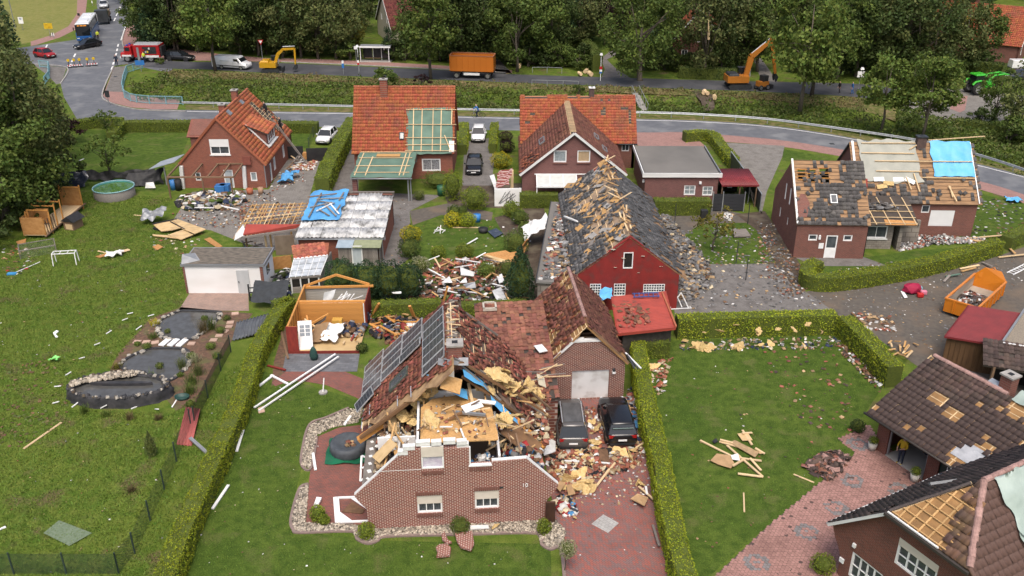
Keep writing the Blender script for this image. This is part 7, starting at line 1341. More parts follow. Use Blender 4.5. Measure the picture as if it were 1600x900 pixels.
for s in(-1,1):
 ub('headlight',M('lamp_glass',(.6,.62,.62)),(6.02,s*.95,.75),(.06,.4,.2),BU);ub('wing_mirror',BLACK,(6.2,s*1.45,2.4),(.2,.15,.5),BU);ub('pillar',WHT,(-5.6,s*1.26,2.3),(.7,.05,1.3),BU)
 for x in(3.6,-3.2):wheel(BU,x,s*1.12,.48,.3)
ub('plate',PVC,(6.03,0,.55),(.03,.5,.12),BU);ub('front_panel',BB,(6.02,0,.95),(.06,2.3,.3),BU)
tk=E('timber_lorry',W(163,35),'dark lorry queueing right behind the coach','lorry',an);ub('cab',DKSTEEL,(2,0,1.6),(1.8,2.3,2.2),tk);ub('bed',OLDWOOD,(-1,0,1.4),(4,2.3,.5),tk);ub('load',M('brown_load',(.2,.15,.1)),(-1,0,1.9),(3.8,2.1,.5),tk)
for s in(-1,1):
 for x in(2,-1.8):wheel(tk,x,s*1.05,.48,.3)
c_0,an=front_rear((194,95),(256,95));FE=E('fire_engine',c_0,'red fire engine with open lockers and white mudguards at the junction','fire engine',an);FR=paint('firered',(.36,.012,.015))
MB().box((1.95,0,1.75),(1.25,2.2,1.5),tx=.85,ty=.92).build('cab',FR,FE,bevel=.08);MB().box((2.85,0,1.15),(.9,1.9,.7),tx=.9,ty=.9).build('bonnet',FR,FE,bevel=.1);MB().box((-1.1,0,1.75),(4.2,2.4,1.9)).build('body',FR,FE,bevel=.05)
ub('roof_deck',ALU,(-1.1,0,2.74),(4.0,2.2,.06),FE)
for y in(-.6,0,.6):ub('ladder',ALU,(-1.0,y,2.84),(3.8,.3,.1),FE)
ub('windscreen',CARGLASS,(2.53,0,2.05),(.06,1.8,.6),FE,rot=Matrix.Rotation(-.15,3,'Y'))
for s in(-1,1):
 ub('side_window',CARGLASS,(2.0,s*1.06,2.05),(.7,.05,.55),FE);ub('locker',BLACK,(-1.6,s*1.2,1.9),(2.2,.04,1.1),FE);ub('white_mudguard',WHT,(2.2,s*1.08,1.05),(1.5,.2,.25),FE);ub('white_mudguard',WHT,(-1.6,s*1.21,.95),(2.8,.06,.35),FE);ub('blue_beacon',P('beacon_blue',(.02,.06,.4),.2),(2.1,s*.6,2.62),(.25,.25,.2),FE)
 for k in range(7):ub('equipment',R.choice((P('gear_yellow',(.6,.42,.04)),ALU,jm['white'],FR,DKSTEEL)),(-2.5+k*.3,s*1.23,1.5+R.random()*.7),(.24,.05,.3),FE)
 for x in(2.2,-1.6):wheel(FE,x,s*1.0,.55,.32)
ub('open_tailgate',BLACK,(-3.35,0,1.7),(.3,1.9,1.5),FE);ub('bumper',WHT,(3.3,0,.75),(.2,2.1,.2),FE)
def digger(label,pos,ang,col,s=1.0,boom=None,arm=None,cabm=None,swing=0.0,attach='bucket'):
 e=E('excavator',pos,label,'excavator',ang);e.scale=(s,s,s)
 for y in(-1,1):
  MB().extr([(-1.7,y*1.05-.25,.35),(-1.4,y*1.05-.25,.05),(1.4,y*1.05-.25,.05),(1.7,y*1.05-.25,.35),(1.4,y*1.05-.25,.7),(-1.4,y*1.05-.25,.7)],(0,.5,0)).build('track',DKSTEEL,e)
  for k in range(14):ub('track_shoe',BLACK,(-1.35+k*.21,y*1.05,.72),(.16,.52,.05),e)
 up=O('upper',MB().prism([(-1.9,-1.1),(-1.6,-1.25),(1.1,-1.25),(1.1,1.25),(-1.6,1.25),(-1.9,1.1)],.95,1.85).mesh('upper',col),e);up.rotation_euler.z=swing;ub('turntable',DKSTEEL,(0,0,.82),(1.5,1.5,.3),e)
 MB().box((-1.0,0,2.0),(1.5,2.2,.3),tx=.85,ty=.9).build('engine_cover',DKSTEEL if attach!='bucket' else col,up,bevel=.06);MB().box((.55,.75,1.9),(1.2,.9,1.6),tx=.85,ty=.85).build('cab',CARGLASS,up,bevel=.05);ub('cab_roof',DKSTEEL,(.5,.75,2.73),(1.15,.85,.07),up)
 def seg(name,pts,w0):
  for a,b,w1,w2 in pts:
   a,b=Vector(a),Vector(b);d=(b-a).normalized();n_=Vector((-d.z,0,d.x));y0=-.35;MB().extr([a+n_*w1+Vector((0,y0-w0/2,0)),b+n_*w2+Vector((0,y0-w0/2,0)),b-n_*w2+Vector((0,y0-w0/2,0)),a-n_*w1+Vector((0,y0-w0/2,0))],(0,w0,0)).build(name,col,up)
 seg('boom',boom,.38);seg('arm',arm,.3);t=Vector(arm[-1][1]);j=Vector(boom[-1][1])
 for a,b in((Vector(boom[0][0])+Vector((.6,0,0)),Vector(boom[0][1])),(Vector(boom[-1][0])+Vector((0,0,.45)),j+Vector((.1,0,.45)))):MB().tube([a+Vector((0,-.35,0)),a.lerp(b,.55)+Vector((0,-.35,0)),b+Vector((0,-.35,0))],[.09,.09,.05],8).build('ram',ALU,up)
 if attach=='bucket':MB().extr([t+Vector(v)+Vector((0,-.8,0))for v in((.05,0,.1),(.3,0,-.3),(.15,0,-.9),(-.6,0,-.8),(-.2,0,-.25))],(0,.9,0)).build('bucket',DKSTEEL,up)
 else:
  for y in(-.9,.1):MB().extr([t+Vector(v)+Vector((0,y,0))for v in((0,0,.1),(.35,0,-.4),(.1,0,-1.1),(-.05,0,-.6))],(0,.5,0)).build('grab_jaw',DKSTEEL,up)
 return e
c_0,an=front_rear((462,113),(412,113));digger('yellow mini excavator with arched arm on the dark road',W(425,112),an,paint('cat_yellow',(.55,.30,.02)),.85,[((.8,0,1.5),(1.5,0,3.2),.22,.3),((1.5,0,3.2),(2.5,0,4.1),.3,.2),((2.5,0,4.1),(4.6,0,4.2),.2,.16)],[((4.6,0,4.2),(4.5,0,1.4),.16,.12)]);e_=[o for o in bpy.data.objects if o.get('category')=='excavator'][-1];ub('dozer_blade',DKSTEEL,(2.1,0,.5),(.15,2.3,.7),e_)
digger('large orange excavator with high bent arm beside the ditch',W(1153,137),rad(4),paint('dig_orange',(.45,.17,.03)),1.02,[((.8,0,1.6),(1.3,0,4.4),.34,.4),((1.3,0,4.4),(3.9,0,6.7),.38,.22)],[((3.85,0,7.1),(5.0,0,2.0),.3,.17)],attach='grab')
ml=E('mini_loader',W(1190,140),'small black and orange compact loader beside the large orange excavator','loader',rad(25));ub('body',paint('dig_orange',(.45,.17,.03)),(0,0,.9),(1.6,1.0,.7),ml);ub('cab',BLACK,(.2,0,1.6),(.9,.9,.9),ml);ub('bucket',BLACK,(1.3,0,.45),(.5,1.2,.5),ml)
for x in(-.6,.6):
 for s in(-1,1):wheel(ml,x,s*.55,.38,.25)
c_0,an=front_rear((773,122),(705,120));TR=E('container_trailer',c_0,'drawbar trailer carrying a tall orange roll-off container','trailer',an);OR=paint('skip_orange',(.50,.155,.025))
ub('chassis',DKSTEEL,(0,0,.95),(6.6,1.0,.2),TR);ub('side_guard',WHITE,(0,-1.1,.75),(2.4,.06,.35),TR);ub('drawbar',DKSTEEL,(4.0,0,.8),(2.0,.2,.15),TR)
for x in(-2.3,2.4):
 for s in(-1,1):wheel(TR,x,s*.95,.48,.3)
ub('container_floor',OR,(0,0,1.2),(6.6,2.4,.12),TR)
for s in(-1,1):
 ub('container_side',OR,(0,s*1.17,2.3),(6.6,.07,2.2),TR);ub('container_end',OR,(s*3.27,0,2.3),(.07,2.3,2.2),TR);ub('top_rail',M('rusty_orange',(.30,.12,.05),(.2,.08,.04),4,.8),(0,s*1.17,3.42),(6.7,.14,.12),TR)
 for k in range(8):ub('side_rib',OR,(-3.1+k*.886,s*1.23,2.25),(.1,.09,2.1),TR)
ub('container_dark',M('rusty_inside',(.16,.07,.04),(.1,.05,.03),3,.9),(0,0,2.6),(6.5,2.28,.05),TR);ub('top_rail',M('rusty_orange',(.30,.12,.05)),(3.27,0,3.425),(.14,2.3,.12),TR);ub('top_rail',M('rusty_orange',(.30,.12,.05)),(-3.27,0,3.425),(.14,2.3,.12),TR)
SKc=E('skip',W(1520,477),'open orange skip holding roof tile rubble in the yard','skip',math.atan2((W(1545,450)-W(1490,500)).y,(W(1545,450)-W(1490,500)).x));OK_=paint('skip_bright',(.62,.20,.015));IN_=M('skip_inside',(.36,.31,.25),(.25,.20,.15),2,.9,bump=.3)
sL,sw,sh=6.0,2.3,1.15
ub('floor',IN_,(0,0,.25),(sL-.1,sw-.1,.1),SKc)
for s in(-1,1):
 ub('side',OK_,(0,s*sw/2,.75),(sL,.08,1.0),SKc);ub('side_lining',IN_,(0,s*(sw/2-.05),.75),(sL-.2,.02,.9),SKc);ub('top_rail',OK_,(0,s*sw/2,1.28),(sL+.1,.16,.12),SKc)
 for k in range(7):ub('side_rib',OK_,(-2.7+k*.9,s*(sw/2+.06),.72),(.1,.08,.95),SKc)
ub('rear_gate',OK_,(-sL/2,0,.75),(.1,sw,1.0),SKc);ub('top_rail',OK_,(-sL/2,0,1.285),(.16,sw,.12),SKc);MB().extr([(sL/2,-sw/2,.25),(sL/2,sw/2,.25),(sL/2+.1,sw/2,1.3),(sL/2+.35,.6,1.9),(sL/2+.35,-.6,1.9),(sL/2+.1,-sw/2,1.3)],(-.08,0,0)).build('front_wall',OK_,SKc)
for s in(-.6,.6):ub('roller',DKSTEEL,(-sL/2+.3,s,.12),(.3,.2,.22),SKc)
ub('lock_bar',OK_,(-sL/2-.08,.5,.75),(.08,.12,.9),SKc);ub('sticker',P('sticker_blue',(.05,.12,.4)),(-sL/2-.055,-.75,1.05),(.02,.3,.25),SKc);MB().tube([(sL/2+.35,-.2,1.85),(sL/2+.4,0,2.05),(sL/2+.35,.2,1.85)],.04,6).build('hook_bail',OK_,SKc)
heap('tile_rubble',SKc,[(-2.4,-1),(1.2,-1),(1.6,.9),(-2.2,1)],420,.28,[T_DARK,T_GREY,jm['white'],T_RED,jm['brown'],T_DARK],.45,.3,.2,2)
TT=E('tractor',W(1528,146),'bright green tractor with front loader on the forecourt','tractor',rad(12));GT=paint('tractor_green',(.05,.42,.03))
MB().box((1.1,0,1.25),(2.2,.9,.8),tx=.92,ty=.85).build('bonnet',GT,TT,bevel=.08);MB().box((-.6,0,2.0),(1.5,1.5,1.4),tx=.9,ty=.9).build('cab',CARGLASS,TT,bevel=.04);MB().box((-.6,0,2.78),(1.7,1.6,.22),tx=.9,ty=.9).build('cab_roof',GT,TT,bevel=.05);ub('chassis',DKSTEEL,(.3,0,.8),(3.2,.6,.5),TT)
for s in(-1,1):
 wheel(TT,-.9,s*.95,.9,.5);wheel(TT,1.8,s*.85,.62,.4);MB().tube([(-1.9,s*.95,1.5),(-1.5,s*.95,1.9),(-.7,s*.95,2.0),(0,s*.95,1.5)],.16,6).build('mudguard',GT,TT);MB().tube([(.4,s*.6,1.7),(1.6,s*.6,2.6),(3.2,s*.6,2.7)],.13,6).build('loader_arm',GT,TT)
ub('loader_crossbar',GT,(3.2,0,2.7),(.2,1.5,.25),TT);ub('loader_fork',GT,(3.6,0,2.6),(.7,1.2,.12),TT);ub('exhaust',DKSTEEL,(.6,-.5,2.2),(.1,.1,1.1),TT)
# -- railings, guard rails, signs, shelter
gpath=smooth([Vector(W2(p,.62))for p in((284,160),(400,162.5),(554,166),(740,171),(1000,175.5),(1100,179),(1200,186),(1300,199),(1422,217),(1500,234),(1600,265),(1750,325))],8)
GRL=E('guard_rail',(gpath[0].x,gpath[0].y,0),'long galvanised guard rail along the ditch side of the front road','guard rail')
o0=Vector((gpath[0].x,gpath[0].y,0));mb=MB();prof_=((0,.46),(.05,.5),(.05,.56),(0,.61),(.05,.66),(.05,.72),(0,.76),(-.02,.76),(-.02,.46));rings=[]
for i,p in enumerate(gpath):d=(gpath[min(i+1,len(gpath)-1)]-gpath[max(i-1,0)]).normalized();n_=Vector((d.y,-d.x));rings.append([(p.x+n_.x*a-o0.x,p.y+n_.y*a-o0.y,z)for a,z in prof_])
mb.loft(rings).build('rail',STEEL,GRL);acc=0
for a,b in zip(gpath,gpath[1:]):
 acc+=(b-a).length
 if acc>3.2:acc=0;ub('post',STEEL,(b.x-o0.x,b.y+.12-o0.y,.38),(.1,.12,.76),GRL)
TEAL=M('teal_paint',(.20,.38,.42),(.16,.31,.35),3,.5)
def railing(label,px,z=1.1):
 pts=[Vector(W2(p,z))for p in px];o_=Vector((pts[0].x,pts[0].y,0));e=E('bridge_railing',o_,label,'railing')
 for p in pts:ub('post',TEAL,(p.x-o_.x,p.y-o_.y,z/2),(.12,.12,z),e)
 for a,b in zip(pts,pts[1:]):
  a3,b3=Vector((a.x,a.y,0))-o_,Vector((b.x,b.y,0))-o_
  for zz,w_ in((z,.1),(.15,.07)):ubeam('rail',TEAL,a3+Vector((0,0,zz)),b3+Vector((0,0,zz)),.08,w_,e)
  n_=int((b3-a3).length/.12);mb=MB()
  for k in range(1,n_):p=a3.lerp(b3,k/n_);mb.box((p.x,p.y,z/2+.05),(.02,.02,z-.2))
  mb.build('bars',TEAL,e)
railing('teal bridge railing curving along the junction pavement',[(221,96),(207,100),(197,103),(192,118),(190,130),(193,141),(202,146),(212,148),(232,150),(258,150.5),(284,151)]);railing('short teal railing on the far side of the junction bridge',[(60,94),(75,96),(75,112),(68,120)])
for lb,px in(('grey tubular rail on the verge left of the gravel lane',[(832,105),(855,105),(878,106)]),('grey tubular rail on the ditch side of the dark road',[(831,125),(855,125.5),(880,126),(904,127)])):
 pts=[W(u,v,.9)for u,v in px];o_=Vector((pts[0].x,pts[0].y,0));e=E('tube_rail',o_,lb,'railing')
 for a,b in zip(pts,pts[1:]):ubeam('rail',STEEL,a-o_,b-o_,.07,.07,e)
 for p in pts:ub('post',STEEL,(p.x-o_.x,p.y-o_.y,.45),(.07,.07,.9),e)
e=E('stairs',W(1000,160),'narrow steel stairs with two handrails crossing the ditch bank','stairs')
for s in(-.5,.5):ubeam('handrail',STEEL,(s,-4.5,.9),(s,5.5,1.0),.06,.06,e);[ub('post',STEEL,(s,-4+k*2.3,.3),(.05,.05,1.3),e)for k in range(5)]
for k in range(14):ub('tread',CONC,(0,-4.5+k*.72,.02),(.9,.4,.08),e)
BS=E('bus_shelter',W(588,96),'glazed bus shelter with flat grey roof and white posts','bus shelter',rad(-3))
ub('roof',ZINC,(0,.2,2.45),(5.0,1.7,.16),BS);ub('roof_front',PVC,(0,-.68,2.42),(5.05,.06,.26),BS)
for x in(-2.4,-.6,.75,2.2):ub('post',PVC,(x,-.55 if abs(x)>2 else.9,1.2),(.1,.1,2.4),BS)
for x in(-1.5,.1,1.5):ub('back_pane',M('smoky_glass',(.05,.05,.05),(.03,.03,.03),2,.1),(x,.95,1.3),(1.5,.03,2.0),BS)
for x in(-2.42,2.22):ub('side_pane',M('smoky_glass',(.05,.05,.05)),(x,.2,1.3),(.03,1.4,2.0),BS)
ub('bench',OLDWOOD,(-.6,.6,.45),(2.6,.4,.06),BS);ub('floor',CONC,(0,.2,.03),(5,1.8,.06),BS);[ub('poster',PVC,(1.5+dx_,.92,1.5+dz_),(.25,.02,.3),BS)for dx_,dz_ in((-.3,.3),(.15,.1),(-.1,-.2))]
def pole(label,u,v,h,plates,cat='sign',m=None,name='road_sign',r=.05,rz=0):
 e=E(name,W(u,v),label,cat,rz);MB().cyl((0,0,0),r,h,8).build('post',m or ZINC,e)
 for nm,mm,z,w_,hh in plates:ub(nm,mm,(0,-.07,z),(w_,.04,hh),e)
 return e
SBLUE,SYEL,SRED=P('sign_blue',(.03,.16,.45)),P('sign_yellow',(.6,.40,.02)),P('sign_red',(.45,.02,.02))
e=pole('give way triangle sign on tall post beside the yellow mini excavator',411,98,3.4,[],m=ZINC);MB().extr([(-.45,-.06,3.6),(.45,-.06,3.6),(0,-.06,2.8)],(0,.03,0)).build('triangle',SRED,e);MB().extr([(-.27,-.075,3.5),(.27,-.075,3.5),(0,-.075,3.02)],(0,.012,0)).build('triangle_centre',PVC,e)
pole('blue and white pillar sign on the verge left of the shelter',537,117,2.2,[('plate',SBLUE,1.4,.35,.7),('plate',PVC,1.95,.3,.4)]);pole('marker post with red and white bands by the bus shelter',561,116,3.3,[('plate',SRED,1.6,.3,.3),('plate',PVC,1.95,.3,.35),('plate',DKSTEEL,2.4,.3,.4)]);pole('bus stop sign beside the shelter',557,96,2.6,[('plate',PVC,2.2,.5,.5)])
for u,v,h,lb in((561,112,3.9,'lamp post with white globe head beside the bus shelter'),(938,126,3.9,'lamp post at the mouth of the gravel lane')):
 e=pole(lb,u,v,h,[('plate',SRED,1.9,.4,.4),('plate',PVC,1.5,.4,.3),('plate',SBLUE,1.2,.4,.2)]if u>900 else[],'street lamp',PVC,'street_lamp');MB().box((0,0,h),(.45,.45,.3),tx=.6,ty=.6).build('lamp_head',PVC,e)
e=pole('blank white board sign on a post beside the dark road',1340,146,3.3,[('board',PVC,2.7,.95,.85)]);MB().box((.1,0,3.5),(.5,.4,.3),tx=.6,ty=.6).build('lamp_head',PVC,e)
e=pole('yellow direction sign on the grass at the side road',79,58,2.3,[('board',SYEL,2.0,1.5,1.0)]);[ub('faded_line',P('sign_amber',(.4,.22,.01)),(x,-.1,z),(.5,.02,.12),e)for x,z in((-.3,2.2),(.2,1.8))]
pole('white information board at the left roadside',36,47,2.4,[('board',PVC,1.8,.9,1.2),('logo',SBLUE,2.1,.4,.35)]);pole('tall street lamp post in the left field',24,44,7.5,[],'street lamp',ZINC,'street_lamp',.08)
pole('yellow road sign under the trees behind the fire engine',243,62,2.4,[('board',SYEL,2.0,.9,.9)]);pole('dark sign seen from behind at the front road bend',171,165,1.9,[('board',DKSTEEL,1.6,.6,.9)]);pole('small reflector post on the left pavement',155,191,.5,[('plate',DKSTEEL,.4,.9,.4)])
pole('tall pale post with blue sign at the bridge railing',221,112,3.6,[('plate',ZINC,2.6,.35,2.2),('plate',SBLUE,1.4,1.4,.7)]);pole('black and white chevron marker on the left verge',84,60,.9,[('plate',PVC,.7,.5,.6),('plate',BLACK,.72,.2,.64)]);pole('black and white chevron marker by the cycle path',124,28,.9,[('plate',BLACK,.7,.5,.5)]);pole('white delineator post on the far verge',145,9,1.0,[('plate',PVC,.8,.2,.5)])
for lb,(a,b),n_ in(('toppled road barrier with three yellow lamps',((106,106),(132,104)),3),('short road barrier with two yellow lamps',((135,104),(155,102)),2)):
 p,q=W(*a),W(*b);e=E('road_barrier',p,lb,'barrier');d=q-p
 ubeam('board',PVC,Vector((0,0,.35)),d*.9+Vector((0,0,.3)),.05,.2,e)
 for k in range(n_*2):ubeam('stripe',SRED,d*(.9*(k+.2)/(n_*2))+Vector((0,-.02,.35)),d*(.9*(k+.6)/(n_*2))+Vector((0,-.02,.34)),.06,.21,e)
 for k in range(n_):s=(k+.3)/n_;c=d*s;ub('foot',BLACK,(c.x,c.y,.06),(.8,.4,.12),e);ub('lamp_stem',DKSTEEL,(c.x,c.y,.7),(.08,.08,.7),e);o=MB().tube([(c.x,c.y-.06,1.15),(c.x,c.y+.06,1.15)],.22,12).build('lamp',SYEL,e)
def person(label,pos,ang,cols,pose='stand',s=1.0,arms=None):
 """cols: skin, hair, top, trousers, shoes"""
 hip,kn,an_=.92,.48,.07;J={};A_=arms or[((.05,.24,1.12),(.12,.22,.90)),((.05,-.24,1.12),(.12,-.22,.90))]
 lean=0.0;legs=[((.02,.10,kn),(0,.11,an_)),((.02,-.10,kn),(.0,-.11,an_))]
 if pose=='crouch':hip=.5;legs=[((.42,.14,.52),(.12,.14,.07)),((.40,-.14,.50),(.08,-.14,.07))];lean=.25
 if pose=='walk':legs=[((.16,.10,.50),(.05,.11,.12)),((-.05,-.10,.48),(-.28,-.11,an_))];lean=.05
 if pose=='ride':hip=.95;legs=[((.35,.10,.75),(.22,.11,.32)),((.30,-.10,.55),(.1,-.11,.2))];lean=.3;A_=[((.42,.24,1.22),(.62,.22,1.12)),((.42,-.24,1.22),(.62,-.22,1.12))]
 V,Ed,Rd,Tg=[],[],[],[]
 def v(p,r,tag,par=None):
  V.append(Vector(p));Rd.append(r);Tg.append(tag);i=len(V)-1
  if par is not None:Ed.append((par,i))
  return i
 t0=hip;pel=v((0,0,hip),.15,3);wst=v((lean*.3,0,hip+.2),.145,2,pel);ch=v((lean*.75,0,hip+.42),.165,2,wst);nk=v((lean,0,hip+.58),.06,0,ch);hd=v((lean+.02,0,hip+.70),.095,0,nk);v((lean,0,hip+.82),.085,1,hd);v((lean+.115,0,hip+.70),.018,0,hd)
 sh0=hip+.50
 for sgn,(el,wr)in zip((1,-1),A_):
  dz=hip-.92 if pose=='crouch' else 0;sh=v((lean*.9,sgn*.18,sh0),.075,2,ch);e_=v((el[0]+lean*.6,el[1],el[2]+dz),.052,2,sh);w_=v((wr[0]+lean*.5,wr[1],wr[2]+dz),.036,0,e_);d=(V[w_]-V[e_]).normalized();pm_=v(V[w_]+d*.07,.036,0,w_)
  for k in range(4):f1=v(V[pm_]+d*.05+Vector((.03*(k-1.5),0,0)),.011,0,pm_);v(V[f1]+d*(.03+.01*(k in(1,2)))+Vector((0,-sgn*.012,0)),.009,0,f1)
  v(V[w_]+d*.06+Vector((.06,-sgn*.01,0)),.011,0,w_)
 for sgn,(k,a)in zip((1,-1),legs):h_=v((0,sgn*.10,hip-.06),.10,3,pel);kk=v(k,.068,3,h_);aa=v(a,.048,3,kk);v((a[0]+.17,a[1]*1.1,a[2]-.03),.04,4,aa)
 me=bpy.data.meshes.new('person');me.from_pydata(V,Ed,[]);tmp=O('person',me);md=tmp.modifiers.new('skin','SKIN');md.use_smooth_shade=True;tmp.modifiers.new('sub','SUBSURF').levels=1
 for i,d in enumerate(me.skin_vertices[0].data):d.radius=(Rd[i],Rd[i]);d.use_root=i==0
 me2=bpy.data.meshes.new_from_object(tmp.evaluated_get(bpy.context.evaluated_depsgraph_get()));bpy.data.objects.remove(tmp)
 me2.materials.clear();[me2.materials.append(m)for m in cols];VA=np.array([tuple(p)for p in V]);RA=np.array(Rd);mi=[]
 for p in me2.polygons:mi.append(Tg[int(np.argmin(np.linalg.norm(VA-np.array(p.center),axis=1)-RA))])
 me2.polygons.foreach_set('material_index',mi);o=O('person',me2);o.location=pos;o.rotation_euler=(0,0,ang);o.scale=(s,s,s);return T(o,label,'person')
SKIN=P('skin',(.48,.28,.20),.6);HAIR=P('hair_brown',(.05,.03,.02),.7);BLOND=P('hair_blond',(.35,.24,.10),.7);CBLK=P('cloth_black',(.015,.015,.018),.9);CNAVY=P('cloth_navy',(.02,.028,.05),.9);CYEL=P('cloth_yellow',(.55,.36,.02),.8);CBLUE=P('cloth_blue',(.03,.12,.32),.85);HIV=P('cloth_hivis',(.55,.62,.05),.8);CGREY=P('cloth_grey',(.15,.16,.18),.9)
person('person in yellow raincoat and yellow boots standing in the open gateway',W(1406,724),rad(215),[SKIN,BLOND,CYEL,CNAVY,CYEL],'stand',1.05,[((.1,.27,1.15),(.25,.12,1.1)),((.08,-.27,1.15),(.22,-.2,1.0))])
person('roofer in black crouching near the top of the orange roof opening',Vector((-27.05,99.4,4.85)),rad(170),[SKIN,HAIR,CBLK,CBLK,CBLK],'crouch',1.05);person('roofer in black standing lower on the ladder by the eave',Vector((-25.35,97.9,3.1)),rad(175),[SKIN,HAIR,CBLK,CBLK,CBLK],'walk',1.05)
person('firefighter in dark suit with bright bands standing left of the engine',W(183,104),rad(-60),[SKIN,SRED,CNAVY,CNAVY,CBLK],'stand',1.1);person('person in high visibility vest beside the coach',W(154,63),rad(-60),[SKIN,HAIR,HIV,CBLK,CBLK]);person('person in blue jacket bending forward beside the dark road',W(1331,147),rad(180),[SKIN,HAIR,CBLUE,CBLUE,CBLK],'walk');person('person in black walking along the dark road left of the white board',W(1311,146),rad(200),[SKIN,HAIR,CBLK,CBLK,CBLK],'walk');person('person in yellow gear at the open fire engine locker',W(226,98),rad(90),[SKIN,SYEL,HIV,CNAVY,CBLK])
cp=W(748,184);person('cyclist in blue jacket riding along the front road',cp,rad(178),[SKIN,PVC,CBLUE,CNAVY,CBLK],'ride')
BK=E('bicycle',cp,'dark bicycle ridden by the person in blue','bicycle',rad(178))
for x in(-.5,.55):t_=MB();n=20;t_.tube([(x+.34*math.cos(2*math.pi*i/n),0,.35+.34*math.sin(2*math.pi*i/n))for i in range(n+1)],.022,5,caps=False);t_.build('wheel',RUBBER,BK)
for a,b in(((-.5,0,.35),(-.15,0,.85)),((-.15,0,.85),(.42,0,.9)),((.42,0,.9),(.55,0,.35)),((-.1,0,.35),(.4,0,.8)),((-.1,0,.35),(-.15,0,.9)),((-.5,0,.35),(-.1,0,.35)),((.42,0,.9),(.42,0,1.1))):ubeam('frame_tube',DKSTEEL,a,b,.035,.035,BK)
ub('handlebar',DKSTEEL,(.42,0,1.1),(.04,.5,.04),BK);ub('saddle',BLACK,(-.17,0,.95),(.25,.14,.06),BK)
# == debris and garden things
def litter(px,n,size,mats,flat=.12,hgt=.02,name='litter',tilt=.5,var=.6):return bits(name,[(x,y,.02+R.random()*hgt)for x,y in randin([W2(p)for p in px],n)],size,mats,flat,tilt=tilt,var=var)
def J(*k):return[jm[x]for x in k]
def plank(label,a,b,w_=.14,h=.04,mat=None,za=.04,zb=None,group=None,name='plank',cat='plank'):
 zb=za if zb is None else zb;o=ubeam(name,mat or PALEWOOD,W(*a,za),W(*b,zb),w_,h);return T(o,label,cat,group)
def slab(label,px,mat,z=.05,th=.03,name='board',cat='board',dz=None,group=None):
 pts=[W(u,v,z+(dz[i]if dz else 0))for i,(u,v)in enumerate(px)];return T(MB().extr(pts,(0,0,th)).build(name,mat),label,cat,group)
def hp(name,label,px,n,size,mats,hgt,flat=.3,tilt=2,cat='rubble'):
 o=heap(name,None,[W2(p)for p in px],n,size,mats,hgt,.02,flat,tilt);return o
 # left lawn -------------------------------------------------------
pc=W(180,306);PL=E('swimming_pool',pc,'round above-ground pool with teal rim and algae green water','pool');n=36;r_=1.95
PW=M('pool_wall',(.20,.185,.165),(.14,.13,.115),9,.8,stretch=(1,1,3));mb=MB();mb.loft([[(r_*k*math.cos(2*math.pi*i/n),r_*k*math.sin(2*math.pi*i/n),z)for i in range(n)]for k,z in((1,0),(1,.95),(.965,.95),(.965,.2))],caps=False);mb.build('wall',PW,PL,True)
MB().tube([(r_*math.cos(2*math.pi*i/n),r_*math.sin(2*math.pi*i/n),.97)for i in range(n+1)],.055,6,caps=False).build('rim',M('pool_rim',(.25,.45,.48),(.2,.38,.42),3,.4),PL,True);MB().loft([[(r_*.96*math.cos(2*math.pi*i/n),r_*.96*math.sin(2*math.pi*i/n),z)for i in range(n)]for z in(.5,.94)],caps=False).build('liner',M('pool_liner',(.10,.38,.42),(.08,.3,.34),2,.5),PL,True);MB().prism([(r_*.955*math.cos(2*math.pi*i/n),r_*.955*math.sin(2*math.pi*i/n))for i in range(n)],.5,.84).build('water',M('algae_water',(.05,.12,.025),(.08,.16,.035),1.5,.1,spec=.5),PL)
ph0,ph1=W(56,373),W(116,326);an=math.atan2(ph1.y-ph0.y,ph1.x-ph0.x);PH=E('playhouse',ph0,'half built wooden playhouse frame with orange boards on the left lawn','playhouse',an);pl_=(ph1-ph0).length
ub('floor',PALEWOOD,(pl_/2,0,.35),(pl_,2.0,.08),PH);ub('front_board',OSBR,(0,0,1.2),(.06,2.0,1.6),PH);ub('far_board',OSBR,(pl_-.1,.1,1.3),(.06,1.9,1.9),PH);ub('side_board',OSBR,(1.6,1.0,1.2),(2.6,.05,1.5),PH);ub('side_board',OSBR,(2.3,.3,1.3),(.05,1.4,1.4),PH)
for x in(0.05,1.2,2.3,3.4,pl_-.15):
 for y in(-.98,.98):ub('post',ORANGEWOOD,(x,y,1.05+.2*(x>2)),(.1,.1,2.1+.3*(x>2)-.5*(x<.1)),PH)
 if x>1:ubeam('top_beam',ORANGEWOOD,(x,-.98,2.25),(x,.98,2.25),.1,.1,PH)
for x in(.5,.9,1.5,1.9):ubeam('slanting_stud',OLDWOOD,(x,-1.0,.35),(x-.15,-1.0,1.7),.08,.06,PH)
ubeam('long_beam',OLDWOOD,(-.2,-1.05,.3),(pl_+.3,-1.05,.45),.14,.1,PH);ubeam('broken_stud',ORANGEWOOD,(.7,.9,1.0),(.5,.7,2.4),.12,.05,PH);ubeam('broken_stud',ORANGEWOOD,(1.0,.8,1.0),(1.2,.9,2.3),.12,.05,PH)
dh=E('dog_house',W(116,356),'small wooden dog house with black felt roof beside the playhouse','dog house',rad(-15));ub('wall',OLDWOOD,(0,0,.45),(1.0,1.3,.9),dh);MB().extr([(-.7,-.75,.85),(0,-.75,1.35),(.7,-.75,.85)],(0,1.6,0)).build('roof',BLACK,dh);ub('opening',PALEWOOD,(.05,-.66,.35),(.7,.03,.5),dh)
en=E('wire_pen',W(60,395),'low wire pen with weathered frame below the playhouse','pen',rad(28))
